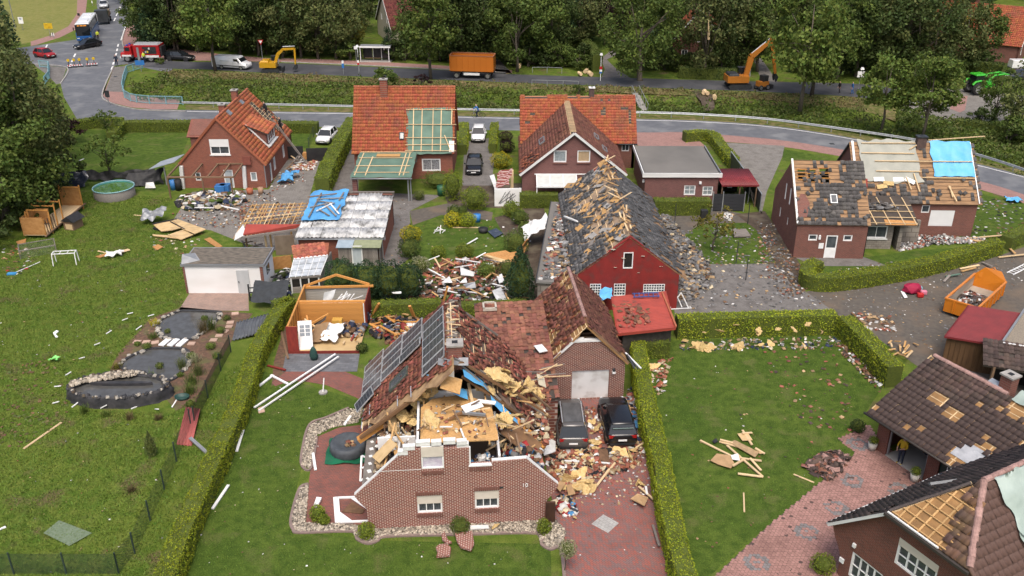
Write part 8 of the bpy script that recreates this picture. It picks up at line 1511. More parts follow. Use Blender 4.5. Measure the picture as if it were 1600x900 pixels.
for a,b in(((-1.4,-.8),(1.4,-.8)),((1.4,-.8),(1.4,.8)),((1.4,.8),(-1.4,.8)),((-1.4,.8),(-1.4,-.8))):
 ubeam('frame_rail',GREYWOOD,(*a,.75),(*b,.75),.06,.06,en);netting('wire_netting',(*a,.02),(*b,.02),.74,en,STEEL,.12,.01)
 ub('post',GREYWOOD,(*a,.4),(.07,.07,.8),en)
gf=E('climbing_frame',W(104,412),'white tubular climbing frame standing on the left lawn','frame',rad(8))
for x in(-.9,.9):
 for y in(-.3,.3):ubeam('leg',PVC,(x*1.02,y*1.4,0),(x,y,1.05),.06,.06,gf)
 ubeam('bar',PVC,(x,-.3,1.05),(x,.3,1.05),.06,.06,gf)
for y in(-.3,.3):ubeam('bar',PVC,(-.9,y,1.05),(.9,y,1.05),.06,.06,gf)
for x in(-.3,.3):ubeam('bar',PVC,(x,-.3,1.05),(x,.3,1.05),.04,.04,gf)
br_=E('broom',W(19,429),'blue headed broom lying on the left lawn','broom');d=W(63,410)-W(19,429);ubeam('handle',PVC,(0,0,.06),d+Vector((0,0,.05)),.05,.05,br_);ub('head',P('bright_blue',(.05,.25,.5)),(0,0,.08),(.7,.35,.12),br_,rz=.1)
PLY=M('plywood',(.58,.42,.22),(.50,.35,.17),2.5,.75,c3=(.42,.3,.16),sc3=1.2)
fp=E('plywood_roof_panel',W(270,358),'large torn plywood roof panel lying on the grass by the patio','panel');Lc=lambda u,v,z:W(u,v,z)-fp.location
for px,z,m in(([(240,352),(268,344),(300,352),(270,360),(252,362)],.28,PLY),([(270,345),(277,343),(322,359),(304,366),(285,358)],.34,PLY),([(238,367),(290,370),(284,374),(240,369)],.14,PLY),([(285,360),(303,367),(283,375),(262,368)],.2,PLY)):MB().extr([Lc(u,v,z+R.uniform(-.05,.05))for u,v in px],(0,0,.06)).build('plywood_sheet',m,fp)
ubeam('dark_seam',BLACK,Lc(266,346,.42),Lc(304,366,.36),.1,.04,fp);ubeam('dark_edge',BLACK,Lc(238,350,.36),Lc(276,342,.42),.12,.1,fp);ubeam('dark_edge',BLACK,Lc(262,360,.2),Lc(240,357,.1),.2,.2,fp)
T(cloth(None,'crumpled_sheet',ZINC,W(220,350,.1),(1,.1,.1),(0,.9,.3),2.0,1.4,.5,12,10,.2,3,2),'crumpled grey metal sheet beside the torn plywood panel','sheet')
for lb,px,m in(('small orange slatted board on the lawn below the plywood panel',[(238,386),(247,382),(255,386),(246,391)],OSBR),('long orange board lying near the white container garage',[(319,374),(328,371),(348,385),(340,388)],OSBR),('pale board end beside the peeled garage edge',[(318,389),(338,386),(340,391),(320,394)],PALEWOOD),('small pale slatted board beside white cloth on the lawn',[(183,393),(200,389),(204,391),(188,396)],PALEWOOD),('orange broken board on the left lawn',[(149,401),(166,396),(168,399),(156,403)],OSBR),('orange shredded board by the playhouse pen',[(25,378),(41,373),(40,379),(28,382)],OSBR)):slab(lb,px,m,.08)
for lb,a,b,m in(('thin pale lath on the left lawn by the white cloth',(153,392),(176,398),PALEWOOD),('long thin stick alone on the lower meadow',(37,701),(96,660),PALEWOOD),('thin white lath at the far left lawn edge',(0,827),(9,823),PVC),('pale lath beside the pile of the plywood panel',(209,336),(222,337),PALEWOOD),('lath leaning on black netting near the pool',(124,251),(131,248),WHITE)):plank(lb,a,b,mat=m)
T(cloth(None,'white_cloth',WHITE,W(168,405,.04),(1,.35,0),(-.2,1,.1),1.2,.8,.3,10,8,.2,5,3),'crumpled white cloth on the left lawn','cloth')
T(cloth(None,'black_netting',BLACK,W(122,283,.05),(1,.02,.02),(0,.5,.8),8.2,.9,.3,40,8,.25,2,1.4),'fallen black netting fence sagging behind the round pool','fence');T(cloth(None,'slumped_fence',BLACK,W(200,292,.05),(1,.28,0),(0,.6,.8),3.4,1.5,.3,16,10,.2,6),'slumped black fence panel right of the round pool','fence')
slab('white square board propped against the slumped black fence',[(227,294),(243,294),(240,285),(228,286)],WHITE,.2,.05,dz=(0,0,.5,.5));T(cloth(None,'dark_screen',paint('darkblue',(.02,.025,.04)),W(78,298,.05),(1,.3,0),(0,.5,.85),3.5,1.7,.2,14,10,.2,9),'torn dark screen leaning in the bushes behind the playhouse','screen')
for lb,u,v,m,r2,h in(('blue plastic barrel beside the pergola',272,296,P('barrel_blue',(.04,.17,.42)),.35,1.0),('black wheelie bin beside the blue barrel by the pergola',280,297,BLACK,.36,1.1),('green water butt beside the pointed clipped conifer',690,305,P('butt_green',(.02,.10,.05)),.45,1.0),('blue bin on the middle garden lawn',745,346,P('bin_blue',(.04,.2,.5)),.38,.7),('black flower pot on the middle garden lawn',755,363,BLACK,.45,.4),('terracotta pot lying by the brick house corner',391,303,T_RIDGE,.35,.6),('pale planter by the brick house corner',408,303,M('planter',(.4,.25,.16)),.28,.7)):T(MB().tube([W(u,v,0),W(u,v,0)+Vector((0,0,h))],[r2*.9,r2],12).build(lb.split()[1]if False else 'container',m,smooth=True),lb,'container')
for u,v in((345,297),(352,296)):T(MB().box(W(u,v,.6),(.9,.8,1.1),tx=1.1,ty=1.1).build('tub',P('barrel_blue',(.04,.17,.42)),bevel=.05),'big blue plastic tub under the bare pergola','tub','blue tubs under the pergola')
hp('rubble','',[(280,308),(380,300),(382,318),(350,330),(290,330),(276,320)],520,.42,J('white','grey','grey','navy','tan','white','brown','black','cream')+[L_DARK,L_MID],.8)
for k in range(8):a=(R.uniform(278,370),R.uniform(302,325));plank('white frame piece in the junk heap under the bare pergola',a,(a[0]+R.uniform(-30,30),a[1]+R.uniform(-8,8)),.14,.06,R.choice((WHITE,PVC,GREYWOOD)),R.uniform(.3,.8),R.uniform(.3,.9),'frame pieces in the pergola junk heap','frame_piece')
for px,n,s,ms in(([(270,335),(420,300),(440,320),(380,360),(300,352)],420,.14,J('brown','brick','tan','black','white','grey')),([(372,322),(470,320),(460,350),(372,350)],260,.2,J('brown','brown','tan','grey','brick')),([(450,262),(496,250),(492,266),(460,268)],240,.22,J('brick','brick','tan','white')),([(420,270),(470,262),(480,285),(425,300)],100,.14,J('brick','tan','white'))):litter(px,n,s,ms,.35,.1)
for u,v,s in((447,277,.8),(441,285,.9),(455,276,.7)):T(cloth(None,'blue_tarp_heap',BLUETARP,W(u-6,v+4,.03),(1,.1,.05),(0,1,.1),1.6*s,1.3*s,.5,10,10,.2,u,2),'crumpled blue tarp heap on the path beside the roofers\' house','tarp','crumpled blue tarps on the path')
for k in range(12):a=(R.uniform(445,470),R.uniform(238,262));plank('splintered board in the heap at the roofers\' house side wall',a,(a[0]+R.uniform(-16,16),a[1]+R.uniform(-12,12)),.16,.05,R.choice((GREYWOOD,OLDWOOD,PALEWOOD,WHITE)),R.uniform(.1,.5),R.uniform(.1,.8),'boards heaped at the side wall')
ld=E('ladder',(-24.5,97.2,0),'tall grey ladder leaning on the eave of the roofers\' house','ladder')
for s in(-.2,.2):ubeam('rail',GREYWOOD,(2.2,s-1.2,0),(-1.6,s+.6,4.6),.08,.07,ld)
for k in range(14):t=(k+.5)/14;ubeam('rung',GREYWOOD,(2.2-3.8*t,-1.4+1.8*t,4.6*t),(2.2-3.8*t,-1.0+1.8*t,4.6*t),.04,.04,ld)
wl=E('black_fence',W(490,252),'low black board fence with an orange digger toy by the white car','fence',rad(5));ub('panel',BLACK,(.6,0,.75),(2.6,.08,1.5),wl);ub('panel',BLACK,(-2.2,1.2,.7),(2.0,.08,1.4),wl);T(ub('garden_machine',OSBR,W(480,243,.45),(.9,.6,.7)),'small orange garden machine beside the low black fence','machine')
nf=netfence('dark wire fence beside the parked white hatchback',[W2(p)for p in((483,232),(490,214),(497,206))],1.2,None,GREENWIRE)
for x,y in((795,165),(765,205),(925,180),(850,265),(665,290),(590,360),(495,445),(410,550),(340,620),(328,725),(450,750),(630,755),(820,760),(970,760),(1075,750)):
 p=W(x/4,450+y/4);a=R.uniform(-.8,1.2);o=ubeam('peg',PVC,p+Vector((0,0,.05)),p+Vector((.45*c_(a),.45*s_(a),R.uniform(.05,.4))),.06,.05);T(o,'short white peg sticking askew in the grass round the pond garden','peg','white pegs round the pond garden')
T(MB().extr([W(83,521,.03),W(88,517,.03),W(92,518,.03),W(87,523,.03),W(91,527,.03),W(87,528,.03)],(0,0,.06)).build('bent_bracket',PVC),'white bent bracket lying on the left lawn','bracket')
T(cloth(None,'green_toy',P('toy_green',(.2,.6,.15)),W(79,567,.02),(1,.1,.1),(0,1,.2),.65,.35,.25,8,6,.15,4,5),'light green plastic toy lying on the left lawn','toy')
tb=E('tub',W(285,623),'shallow dark green round tub in the mulch by the wire fence','tub');MB().loft([[(k*.48*math.cos(i*.3927),k*.34*math.sin(i*.3927),z)for i in range(16)]for k,z in((.85,0),(1,.22),(.9,.22),(.8,.06))]).build('bowl',P('tub_green',(.02,.06,.05)),tb,True)
rs=corr(None,'red_sheet',M('faded_red_sheet',(.34,.09,.08),(.27,.075,.065),1.5,.6),W(276,694,.06),(1,-.2,.0),W(296,632)-W(276,694)+Vector((0,0,.5)),.95,3.4,.2,.03);T(rs,'faded red corrugated sheet leaning on the wire fence corner','sheet');plank('grey flat post lying across the wire fence corner',(297,684),(324,708),.2,.08,ZINC,.4,.1)
T(corr(None,'slate_sheet',M('dark_sheet',(.10,.11,.12),(.07,.075,.085),2,.6),W(363,532,.1),(.8,.35,.08),(-.1,1,.15),3.4,2.2,.25,.05,sag=.3,rows=8),'buckled dark grey roofing sheet thrown beside the pond garden','sheet');T(cloth(None,'dark_felt_roof',M('dark_felt',(.04,.045,.05),(.03,.033,.036),3,.8,bump=.5),W(392,474,.5),(1,0,.02),(0,.9,.55),2.6,1.9,.15,12,10,.1,3),'dark blue-grey felt roof piece tilted in front of the white garage','roof piece')
fr_=E('broken_trestle',W(391,470),'broken dark timber frame standing beside the tilted felt roof piece','frame')
for z in(.3,.7,1.1):ubeam('rail',BLACK,(0,0,z),(1.5,.2,z),.1,.06,fr_)
ub('post',BLACK,(0,0,.7),(.1,.1,1.4),fr_);hp('rubble','',[(425,440),(450,420),(455,465),(432,472)],150,.35,J('navy','black','grey','white','grey')+[L_DARK],.9)
for i,(a,b,m)in enumerate((((397,637),(524,553),PVC),((404,642),(529,557),WHITE))):plank(('long white gutter length across the path to the shed, left of the pair','long white gutter length across the path to the shed, right of the pair')[i],a,b,.11,.08,m,.1,.25,name='gutter',cat='gutter')
for lb,a,b,m in(('white board lying at the hedge end near the red path',(405,603),(427,586),PVC),('white board bridging mulch and lawn below the shed',(423,586),(450,600),PVC),('white pole leaning over the gravel bed',(538,664),(548,650),PVC),('white pole lying beside the long left hedge',(332,795),(357,758),PVC),('white pole beside the upper left hedge',(370,705),(380,672),PVC),('dark red beam at the mulch edge beside the shed pad',(418,571),(446,578),REDWOOD),('white edging piece on the terrace edge',(489,708),(493,734),PVC),('crooked stick leaning in the mulch by the shed',(438,513),(450,560),OLDWOOD)):plank(lb,a,b,.15,.08,m,.06,.12)
ps=E('parasol_base',W(505,614),'white parasol stand with round stone foot on the left lawn','parasol stand');MB().cyl((0,0,0),.28,.1,14).build('foot',CONC,ps);ubeam('pole',PVC,(0,0,.1),(.1,.2,1.0),.07,.07,ps)
T(MB().loft([[(W(491,562).x+k*.28*math.cos(i*.785),W(491,562).y+k*.22*math.sin(i*.785),z)for i in range(8)]for k,z in((.8,.02),(1.1,.3),(.7,.8),(.3,1.0))]).build('dark_green_bag',P('bag_green',(.02,.06,.05),.8),smooth=True),'dark green sack standing at the front of the shed','sack');slab('pale flagstone at the bottom of the long white gutters',[(403,638),(412,635),(414,644),(404,646)],M('sandstone',(.45,.31,.24)),.03)
sp=E('round_spa',W(545,706),'round dark grey inflatable spa with sagging cover on the terrace','spa');SPG=M('spa_grey',(.075,.085,.095),(.055,.062,.07),4,.6,bump=.4);mb=MB();n=28
mb.loft([[(k*math.cos(2*math.pi*i/n),k*math.sin(2*math.pi*i/n),z)for i in range(n)]for k,z in((.98,0),(1.06,.2),(1.07,.5),(1.0,.7),(.88,.73),(.6,.58),(.2,.48),(.02,.47))]);mb.build('cover',SPG,sp,True);heap('leaves_on_cover',sp,[(-.2,-.2),(.4,-.2),(.4,.3),(-.1,.3)],30,.16,J('brick','tan','brown'),.15,.5)
T(cloth(None,'green_tarp',M('green_tarp',(.01,.13,.06),(.01,.09,.045),1.5,.5,bump=.6),W(508,727,.03),(1,.02,0),(-.06,1,0),2.5,2.6,.14,14,14,.12,2),'dark green tarp spread under the round spa','tarp')
wf=E('glass_door',W(550,797),'white framed glass door lying flat on the terrace','door');q=lambda u,v,z=.08:W(u,v,z)-wf.location
for a,b,w_ in(((524,778),(575,776),.12),((575,776),(578,814),.1),((578,814),(526,816),.12),((525,777),(528,816),.3)):ubeam('frame_bar',PVC,q(*a),q(*b),w_,.08,wf)
MB().extr([q(548,779),q(575,777),q(576,798)],(0,0,.03)).build('white_sheet',PVC,wf);MB().extr([q(531,800),q(552,815),q(530,816)],(0,0,.03)).build('white_sheet',PVC,wf);MB().extr([q(534,800,.04),q(550,784,.04),q(570,797,.04),q(566,803,.04)],(0,0,.03)).build('brown_sheet',jm['brown'],wf)
wf2=E('leaning_window_frame',W(566,752),'white window frame leaning against the broken left gable','window frame');q2=lambda u,v,z:W(u,v,z)-wf2.location
for a,b in(((563,752,.1),(565,712,1.0)),((575,742,.3),(577,712,1.1)),((563,752,.1),(575,742,.3)),((564,732,.6),(576,727,.7)),((565,712,1.0),(577,716,1.1))):ubeam('frame_bar',PVC,q2(*a),q2(*b),.1,.06,wf2)
slab('white box end standing at the terrace corner',[(490,793),(495,779),(503,780),(497,792)],PVC,.1,.12)
for lb,px in(('broken slab of speckled brickwork on the front lawn, left piece',[(681,858),(684,866),(682,872),(703,870),(705,858),(697,852),(687,853)]),('large broken slab of speckled brickwork lying by the light bush',[(711,836),(738,832),(741,852),(736,862),(720,857),(714,848)]),('narrow broken slab of speckled brickwork between the bigger two',[(690,838),(694,832),(700,846),(706,849),(698,852),(691,845)])):slab(lb,px,B_A,.10,.12,'brick_slab','brickwork slab',dz=[R.uniform(-.06,.12)for _ in px])
slab('white board on the pebble bed under the right window',[(734,822),(763,821),(764,826),(735,828)],WHITE,.12,.05);o=foam('insulation_chunk',W(772,823,.1),.4);T(o,'yellow foam chunk on the pebble bed beside the white board','insulation')
for k in range(26):a=(R.uniform(575,650),R.uniform(468,540));l=R.uniform(10,40);an=R.gauss(.35,.5);plank('splintered orange or red timber in the spill right of the garden shed',a,(a[0]+l*c_(an),a[1]+l*s_(an)),.16,.06,R.choice((ORANGEWOOD,ORANGEWOOD,REDWOOD,REDWOOD,WOOD)),R.uniform(.1,.5),R.uniform(.1,.8),'timbers spilled beside the shed')
hp('rubble','',[(575,480),(655,478),(660,510),(620,545),(580,525)],380,.34,J('navy','black','black','white','grey','brown','tan','brown')+[ORANGEWOOD,REDWOOD],.5)
for lb,a,b,m,za,zb in(('tall orange beam leaning on the hedge by the shed',(580,497),(592,474),ORANGEWOOD,.1,1.6),('orange beam standing in the hedge right of the shed',(648,497),(640,478),ORANGEWOOD,.3,1.7),('tall orange post standing behind the wrecked ridge',(691,480),(699,448),ORANGEWOOD,.3,2.2),('red beam leaning behind the wrecked ridge, left one',(677,463),(688,482),REDWOOD,1.0,.5),('red beam leaning behind the wrecked ridge, right one',(708,460),(694,480),REDWOOD,1.0,.5)):plank(lb,a,b,.2,.14,m,za,zb,name='beam',cat='beam')
for i,(u,v)in enumerate(((553,488),(562,490),(572,494))):T(MB().box(W(u,v,.6),(.6,.25,.7),tx=.8).build('cushion',CNAVY,bevel=.1),'round navy chair cushion propped at the shed corner','cushion','navy cushions at the shed')
hp('rubble','',[(690,408),(760,402),(800,398),(815,420),(780,440),(720,446),(670,440),(660,428)],620,.3,[T_RED,T_RED,T_RIDGE]+J('brick','white','brown','tan','black','brick'),.35,.2);hp('rubble','',[(640,440),(800,440),(800,470),(640,478)],420,.32,J('brown','black','white','brown','grey')+[L_OLIVE,L_DARK,T_RED],.5,.3)
for k in range(34):
 a=(R.uniform(655,800),R.uniform(400,468));l=R.uniform(12,46);an=R.gauss(0,.45);plank('broken white or bare lath strewn over the garden rubble',a,(a[0]+l*c_(an),a[1]+l*s_(an)),.12,.05,R.choice((WHITE,PVC,GREYWOOD,PALEWOOD,WOOD)),R.uniform(.15,.6),R.uniform(.15,.8),'laths strewn over the garden rubble')
for lb,px,m,z in(('white torn sheet with point up in the garden rubble, upper one',[(719,418),(742,426),(740,432),(720,430)],WHITE,.5),('white torn sheet in the garden rubble, left lower one',[(690,442),(702,432),(707,442)],WHITE,.5),('white torn sheet in the garden rubble, right lower one',[(718,442),(728,434),(730,442)],WHITE,.5),('grey bent sheet in the middle of the garden rubble',[(712,447),(742,441),(744,450),(716,455)],ZINC,.4),('white cupboard door lying before the big dark conifer',[(769,455),(783,449),(795,476),(780,478)],M('cupboard_white',(.52,.53,.53)),.5),('white roll of sheet lying by the clipped hedge',[(738,466),(768,474),(766,478),(740,476)],WHITE,.4),('white board piece in front of the dark thujas',[(612,457),(627,456),(627,459),(614,459)],WHITE,1.2),('white box front tilted beside the conifer',[(776,432),(784,428),(788,440),(780,443)],WHITE,.6)):slab(lb,px,m,z,.04,'sheet','sheet',dz=[R.uniform(-.1,.3)for _ in px])
ob=E('wall_panel',W(795,405),'broken orange plywood wall panels lying below the grey annex','panel');q=lambda u,v,z:W(u,v,z)-ob.location
for px in([(755,398),(790,392),(812,404),(800,415)],[(775,400),(815,392),(826,380),(819,396),(800,404)],[(758,400),(762,396),(805,412),(800,416)]):MB().extr([q(u,v,.4+.02*(410-v))for u,v in px],(0,0,.06)).build('plywood_sheet',R.choice((OSBR,PLY,OSBR)),ob)
for k in range(5):ubeam('stud',PALEWOOD,q(752+k*6,398+k*2,.3),q(785+k*6,412+k,.5),.1,.08,ob)
T(cloth(None,'white_sheeting',WHITE,W(820,380,.6),(1,.25,.45),(0,1,.2),2.3,2.2,.4,14,12,.2,7),'white sheeting draped from the grey annex roof edge','sheeting');plank('orange beam propped against the white sheeting',(808,398),(824,374),.3,.1,OSBR,.3,2.0,name='beam',cat='beam')
gw=E('garden_screen',W(784,322),'white garden wall panel with black silhouettes below the striped awning','wall',rad(4));ub('panel',WHITEWALL,(.6,0,.9),(2.6,.1,1.8),gw);[ubeam('dark_twig',BLACK,(R.uniform(-.3,1.2),-.07,.3),(R.uniform(-.3,1.4),-.07,R.uniform(.9,1.6)),.05,.03,gw)for _ in range(9)];plank('orange upright post beside the striped awning',(800,300),(800,265),.3,.15,PALEWOOD,.3,2.4,name='post',cat='post')  # thin black strips draw the silhouettes on the white panel
T(cloth(None,'striped_awning',brick('awning_stripe',(.20,.05,.045),(.22,.06,.05),(.45,.33,.30),9,.25,.05),W(775,296,1.2),(1,.1,.3),(.1,.8,.5),1.5,2.0,.25,12,12,.15,3),'torn red and white striped awning over the white garden wall','awning');slab('white metal sheet bent beside the striped awning',[(765,275),(772,273),(778,294),(773,296)],WHITE,1.2,.04)
gt=E('garden_furniture',W(686,364),'overturned white metal garden chair on the middle lawn','chair',.4)
for a,b in(((-.5,0,.05),(.0,.2,.5)),((0,.2,.5),(.6,0,.1)),((.0,-.3,.05),(.3,.3,.6)),((-.3,.3,.05),(.5,.4,.1)),((.2,-.3,.1),(.7,.3,.1)),((-.4,.1,.3),(.2,-.3,.4))):ubeam('tube',PVC,a,b,.05,.05,gt)
slab('dark gridded panel lying on the middle garden lawn',[(762,362),(775,357),(786,365),(773,372)],PV,.12,.05);plank('long pale plank on the middle lawn by the blue bin',(707,355.5),(747,355.5),.16,.05,PALEWOOD);plank('white lath on the middle lawn near the gridded panel',(729,382),(746,372),.14,.05,WHITE,.05,.3)
for px,n,s in(([(640,350),(830,340),(830,395),(650,425)],110,.12),([(600,400),(700,430),(660,445),(600,430)],30,.12),([(500,300),(640,300),(630,420),(600,400),(510,330)],120,.13)):litter(px,n,s,J('white','tan','brick','brown','grey'))
dp=[(852,640),(870,640),(868,700),(935,705),(1000,690),(1008,715),(985,735),(940,745),(915,772),(890,775),(862,745),(850,700)]
hp('rubble','',dp,950,.24,[T_RED,T_RED,T_RIDGE]+J('brick','cream','tan','white','brown','black','cream','brick'),.22,.25);hp('rubble','',[(865,640),(990,632),(1000,695),(870,705)],330,.2,[T_RED,T_RIDGE]+J('cream','tan','white','brown'),.12,.25)
for u,v,s in((905,708,1.2),(915,712,1.0),(925,720,.8),(970,708,1.1),(985,712,1.0),(960,706,.8),(890,748,1.4),(905,745,1.5),(915,752,1.5),(900,758,1.4),(912,765,1.1),(885,752,1.0),(930,700,1.0),(928,690,.9),(925,660,.8),(930,670,.9),(997,754,.8),(1003,756,.7),(990,703,.9),(922,762,1.1),(895,742,.9),(878,760,.7),(898,808,.4),(872,735,.7)):
 o=foam('insulation_chunk',W(u,v,.15),s*.55);T(o,'yellow foam insulation chunk in the debris on the red brick driveway','insulation','foam chunks on the driveway')
for lb,px,m in(('brown panel lying behind the black car',[(935,702),(949,702),(953,723),(937,720)],jm['brown']),('white cupboard side beside the left car in the debris',[(845,700),(855,684),(868,690),(868,706),(850,712)],WHITE),('tan cardboard sheet on the red brick driveway',[(985,780),(996,772),(1013,778),(1007,791)],M('cardboard',(.42,.27,.14))),('tan cardboard corner beside the gable end, left one',[(866,758),(876,752),(884,756),(875,769)],M('cardboard',(.42,.27,.14))),('tan cardboard corner beside the gable end, right one',[(885,760),(892,756),(899,772),(888,775)],M('cardboard',(.42,.27,.14))),('brown panel standing beside the black car hedge side',[(978,632),(990,634),(991,648),(980,650)],M('cardboard',(.42,.27,.14)))):slab(lb,px,m,.25,.04,dz=[R.uniform(-.08,.2)for _ in px])
for k,(a,b,m)in enumerate((((930,762),(952,733),PALEWOOD),((944,745),(961,723),PALEWOOD),((998,760),(1021,780),PALEWOOD),((1020,820),(1030,853),GREYWOOD),((882,720),(905,721),WHITE),((930,722),(953,724),WHITE),((1009,760),(1011,772),PVC),((993,700),(1013,687),PALEWOOD),((884,790),(903,799),DKSTEEL),((1021,770),(1024,760),PVC))):plank('loose lath or trim piece on the red brick driveway',a,b,.12,.05,m,.15,.25,'laths on the driveway')
T(ub('brown_door',M('dark_brown_door',(.07,.035,.022),(.05,.025,.018),3,.5),W(860,800,.75),(.5,.12,1.4),rot=Matrix.Rotation(.1,3,'X')),'dark brown door piece upright at the gable corner','door')
hp('rubble','',[(866,782),(880,775),(902,790),(900,806),(885,808),(868,800)],90,.26,J('blue','white','red','black','white','tan','cream'),.3,.4);hp('rubble','',[(978,605),(992,605),(1003,690),(990,700),(978,640)],130,.26,J('white','blue','navy','tan','brown','grey','brick'),.35,.35)
litter([(860,720),(1010,700),(1020,790),(900,790)],320,.10,J('brick','white','tan','cream','brown'));litter([(880,780),(1030,780),(1045,900),(885,900)],40,.06,J('brick','white','tan'))
hp('rubble','',[(1006,570),(1050,560),(1040,590),(1038,620),(1028,618),(1012,590)],120,.22,[T_RED,T_RIDGE]+J('white','cream','brick','tan'),.12,.2)
hp('rubble','',[(1060,533),(1305,527),(1320,540),(1310,545),(1240,548),(1065,549)],210,.18,J('white','cream','grey','cream','tan','grey','tan','white','brown','navy'),.12,.25);hp('rubble','',[(1308,532),(1320,540),(1385,600),(1375,615),(1350,590),(1312,550)],130,.19,J('white','tan','brown','brick','brown')+[T_DARK],.14,.3)
for u,v,s in((1090,541,.9),(1098,546,.9),(1105,545,.8),(1110,541,.7),(1150,541,1.0),(1158,544,.8),(1188,539,.7),(1082,543,.6),(1020,575,.9),(1205,538,.6),(1257,540,.7),(1070,532,.6),(1010,560,.4)):o=foam('insulation_chunk',W(u,v,.1),s*.7);T(o,'yellow foam insulation chunk on the edge of the right lawn','insulation','foam chunks on the right lawn')
for u in(1080,1100,1125,1150,1183,1185,1215,1240,1262,1283,1284):o=foam('foam_scrap',W(u,512+R.uniform(-8,10),1.0+R.random()*.5),R.uniform(.15,.4));o.location.y-=.1;T(o,'pale foam scrap caught on the clipped back hedge','foam scrap','foam scraps on the back hedge')
litter([(1040,570),(1370,570),(1330,690),(1130,860),(1080,860),(1040,660)],120,.09,J('white','brown','brick','tan','brown')+[T_DARK]);litter([(1190,550),(1300,540),(1340,640),(1330,690),(1230,650)],110,.17,[T_DARK,T_DARK,T_BROWN]+J('brown','brick','tan'),.2,.05)
for k,(a,b)in enumerate((((1094,688),(1150,716)),((1124,690),(1190,708)),((1136,696),(1192,745)),((1150,715),(1190,720)),((1153,740),(1192,745)),((1160,672),(1175,695)),((1172,716),(1189,735)),((1125,687),(1150,693)),((1145,728),(1165,716)),((1160,677),(1175,676)),((1180,700),(1195,709)))):plank('pale splintered batten in the timber pile on the right lawn',a,b,.13,.06,PALEWOOD,.08+.02*k,.12,'battens piled on the right lawn')
for lb,px,m in(('tan plywood piece left in the right lawn timber pile',[(1110,720),(1120,709),(1140,712),(1148,725),(1142,732),(1122,726)],M('cardboard',(.42,.27,.14))),('pinkish board in the middle of the right lawn timber pile',[(1140,692),(1148,688),(1186,707),(1180,715)],jm['tan']),('small tan plywood piece on top of the right lawn pile',[(1152,678),(1168,676),(1176,688),(1160,689)],PLY),('white printed sheet in the right lawn timber pile',[(1142,712),(1153,709),(1156,720),(1144,718)],PVC),('dark scrap above the right lawn timber pile',[(1113,689),(1119,685),(1122,690),(1116,693)],BLACK)):slab(lb,px,m,.14)
for lb,a,b in(('thin stick standing alone low on the right lawn',(1162,770),(1163,800)),('thin stick beside the dark tile pile on the lawn',(1240,741),(1272,754))):plank(lb,a,b,.08,.04,PALEWOOD)
hp('rubble','',[(1256,730),(1285,708),(1312,706),(1328,716),(1300,752),(1275,745)],420,.27,[T_DARK,T_DARK,T_DARK,T_BROWN,T_DARK,T_PINK],.32,.14)
hp('rubble','',[(1003,290),(1050,345),(1105,410),(1120,445),(1062,480),(1060,440),(1035,360)],1500,.3,[T_SLATE]*9+J('grey','tan','brown','cream','tan','grey'),.3,.2);litter([(1060,360),(1210,350),(1260,450),(1300,480),(1070,485)],700,.16,[T_SLATE]*6+J('grey','grey','tan','brown','cream','white'),.2,.05)
litter([(1180,340),(1240,400),(1268,455),(1225,470),(1190,420)],420,.15,J('brown','brown','brown','brick','tan','grey')+[T_GREY,T_GREY],.3,.1);litter([(1260,460),(1430,440),(1590,400),(1600,440),(1440,560),(1350,500)],420,.10,J('white','tan','brown','grey','grey','brown'));litter([(1500,300),(1600,320),(1600,375),(1510,365)],160,.2,J('brown','black','white','grey'));litter([(1270,420),(1500,400),(1430,425),(1290,440)],120,.14,J('white','brown','grey','tan'))
for k in range(16):a=(R.uniform(1388,1432),R.uniform(532,556));an=R.uniform(0,3.1);l=R.uniform(8,24);plank('splintered pale board in the small timber heap on the yard',a,(a[0]+l*c_(an),a[1]+l*s_(an)*.6),.12,.05,R.choice((PALEWOOD,WOOD,OSB)),R.uniform(.1,.4),R.uniform(.1,.6),'boards in the yard timber heap')
litter([(1330,490),(1395,495),(1400,520),(1350,515)],90,.2,J('brown','white','brick','tan'),.3,.1)
pb=W(1424,457);o=ball(None,0,0,.01,HCORE,n=10,wp=(0,0));bpy.data.objects.remove(o.children[0]);bpy.data.objects.remove(o)
CR=M('crimson_fabric',(.32,.012,.05),(.26,.01,.04),3,.7);me=blob(21,.18,.75);me.materials.append(CR);o=O('beanbag',me);o.location=pb+Vector((0,0,.4));o.scale=(1.5,1.1,1.1);T(o,'crimson beanbag dropped on the dark yard','beanbag')
for lb,u,v,m,s in(('red cushion beside the crimson beanbag',1438,461,SRED,.35),('pink cushion right of the crimson beanbag',1443,457,P('pink',(.6,.2,.28)),.35),('teal plastic scrap above the crimson beanbag',1435,451,TEAL,.4)):T(MB().box(W(u,v,.2),(s*1.4,s,s)).build('cushion',m,bevel=.08),lb,'cushion')
slab('white plank beside the crimson beanbag',[(1407,455),(1412,455),(1418,465),(1413,466)],PVC,.08)
al=E('ladder',W(1578,429),'aluminium ladder lying flat at the right side of the yard','ladder');d=W(1606,415)-W(1578,429);nn=Vector((-d.y,d.x,0)).normalized()*.25
for s in(-1,1):ubeam('rail',PVC,nn*s+Vector((0,0,.08)),d+nn*s+Vector((0,0,.08)),.07,.06,al)
for k in range(7):ubeam('rung',PVC,nn+d*(k+.5)/7+Vector((0,0,.08)),-nn+d*(k+.5)/7+Vector((0,0,.08)),.05,.04,al)
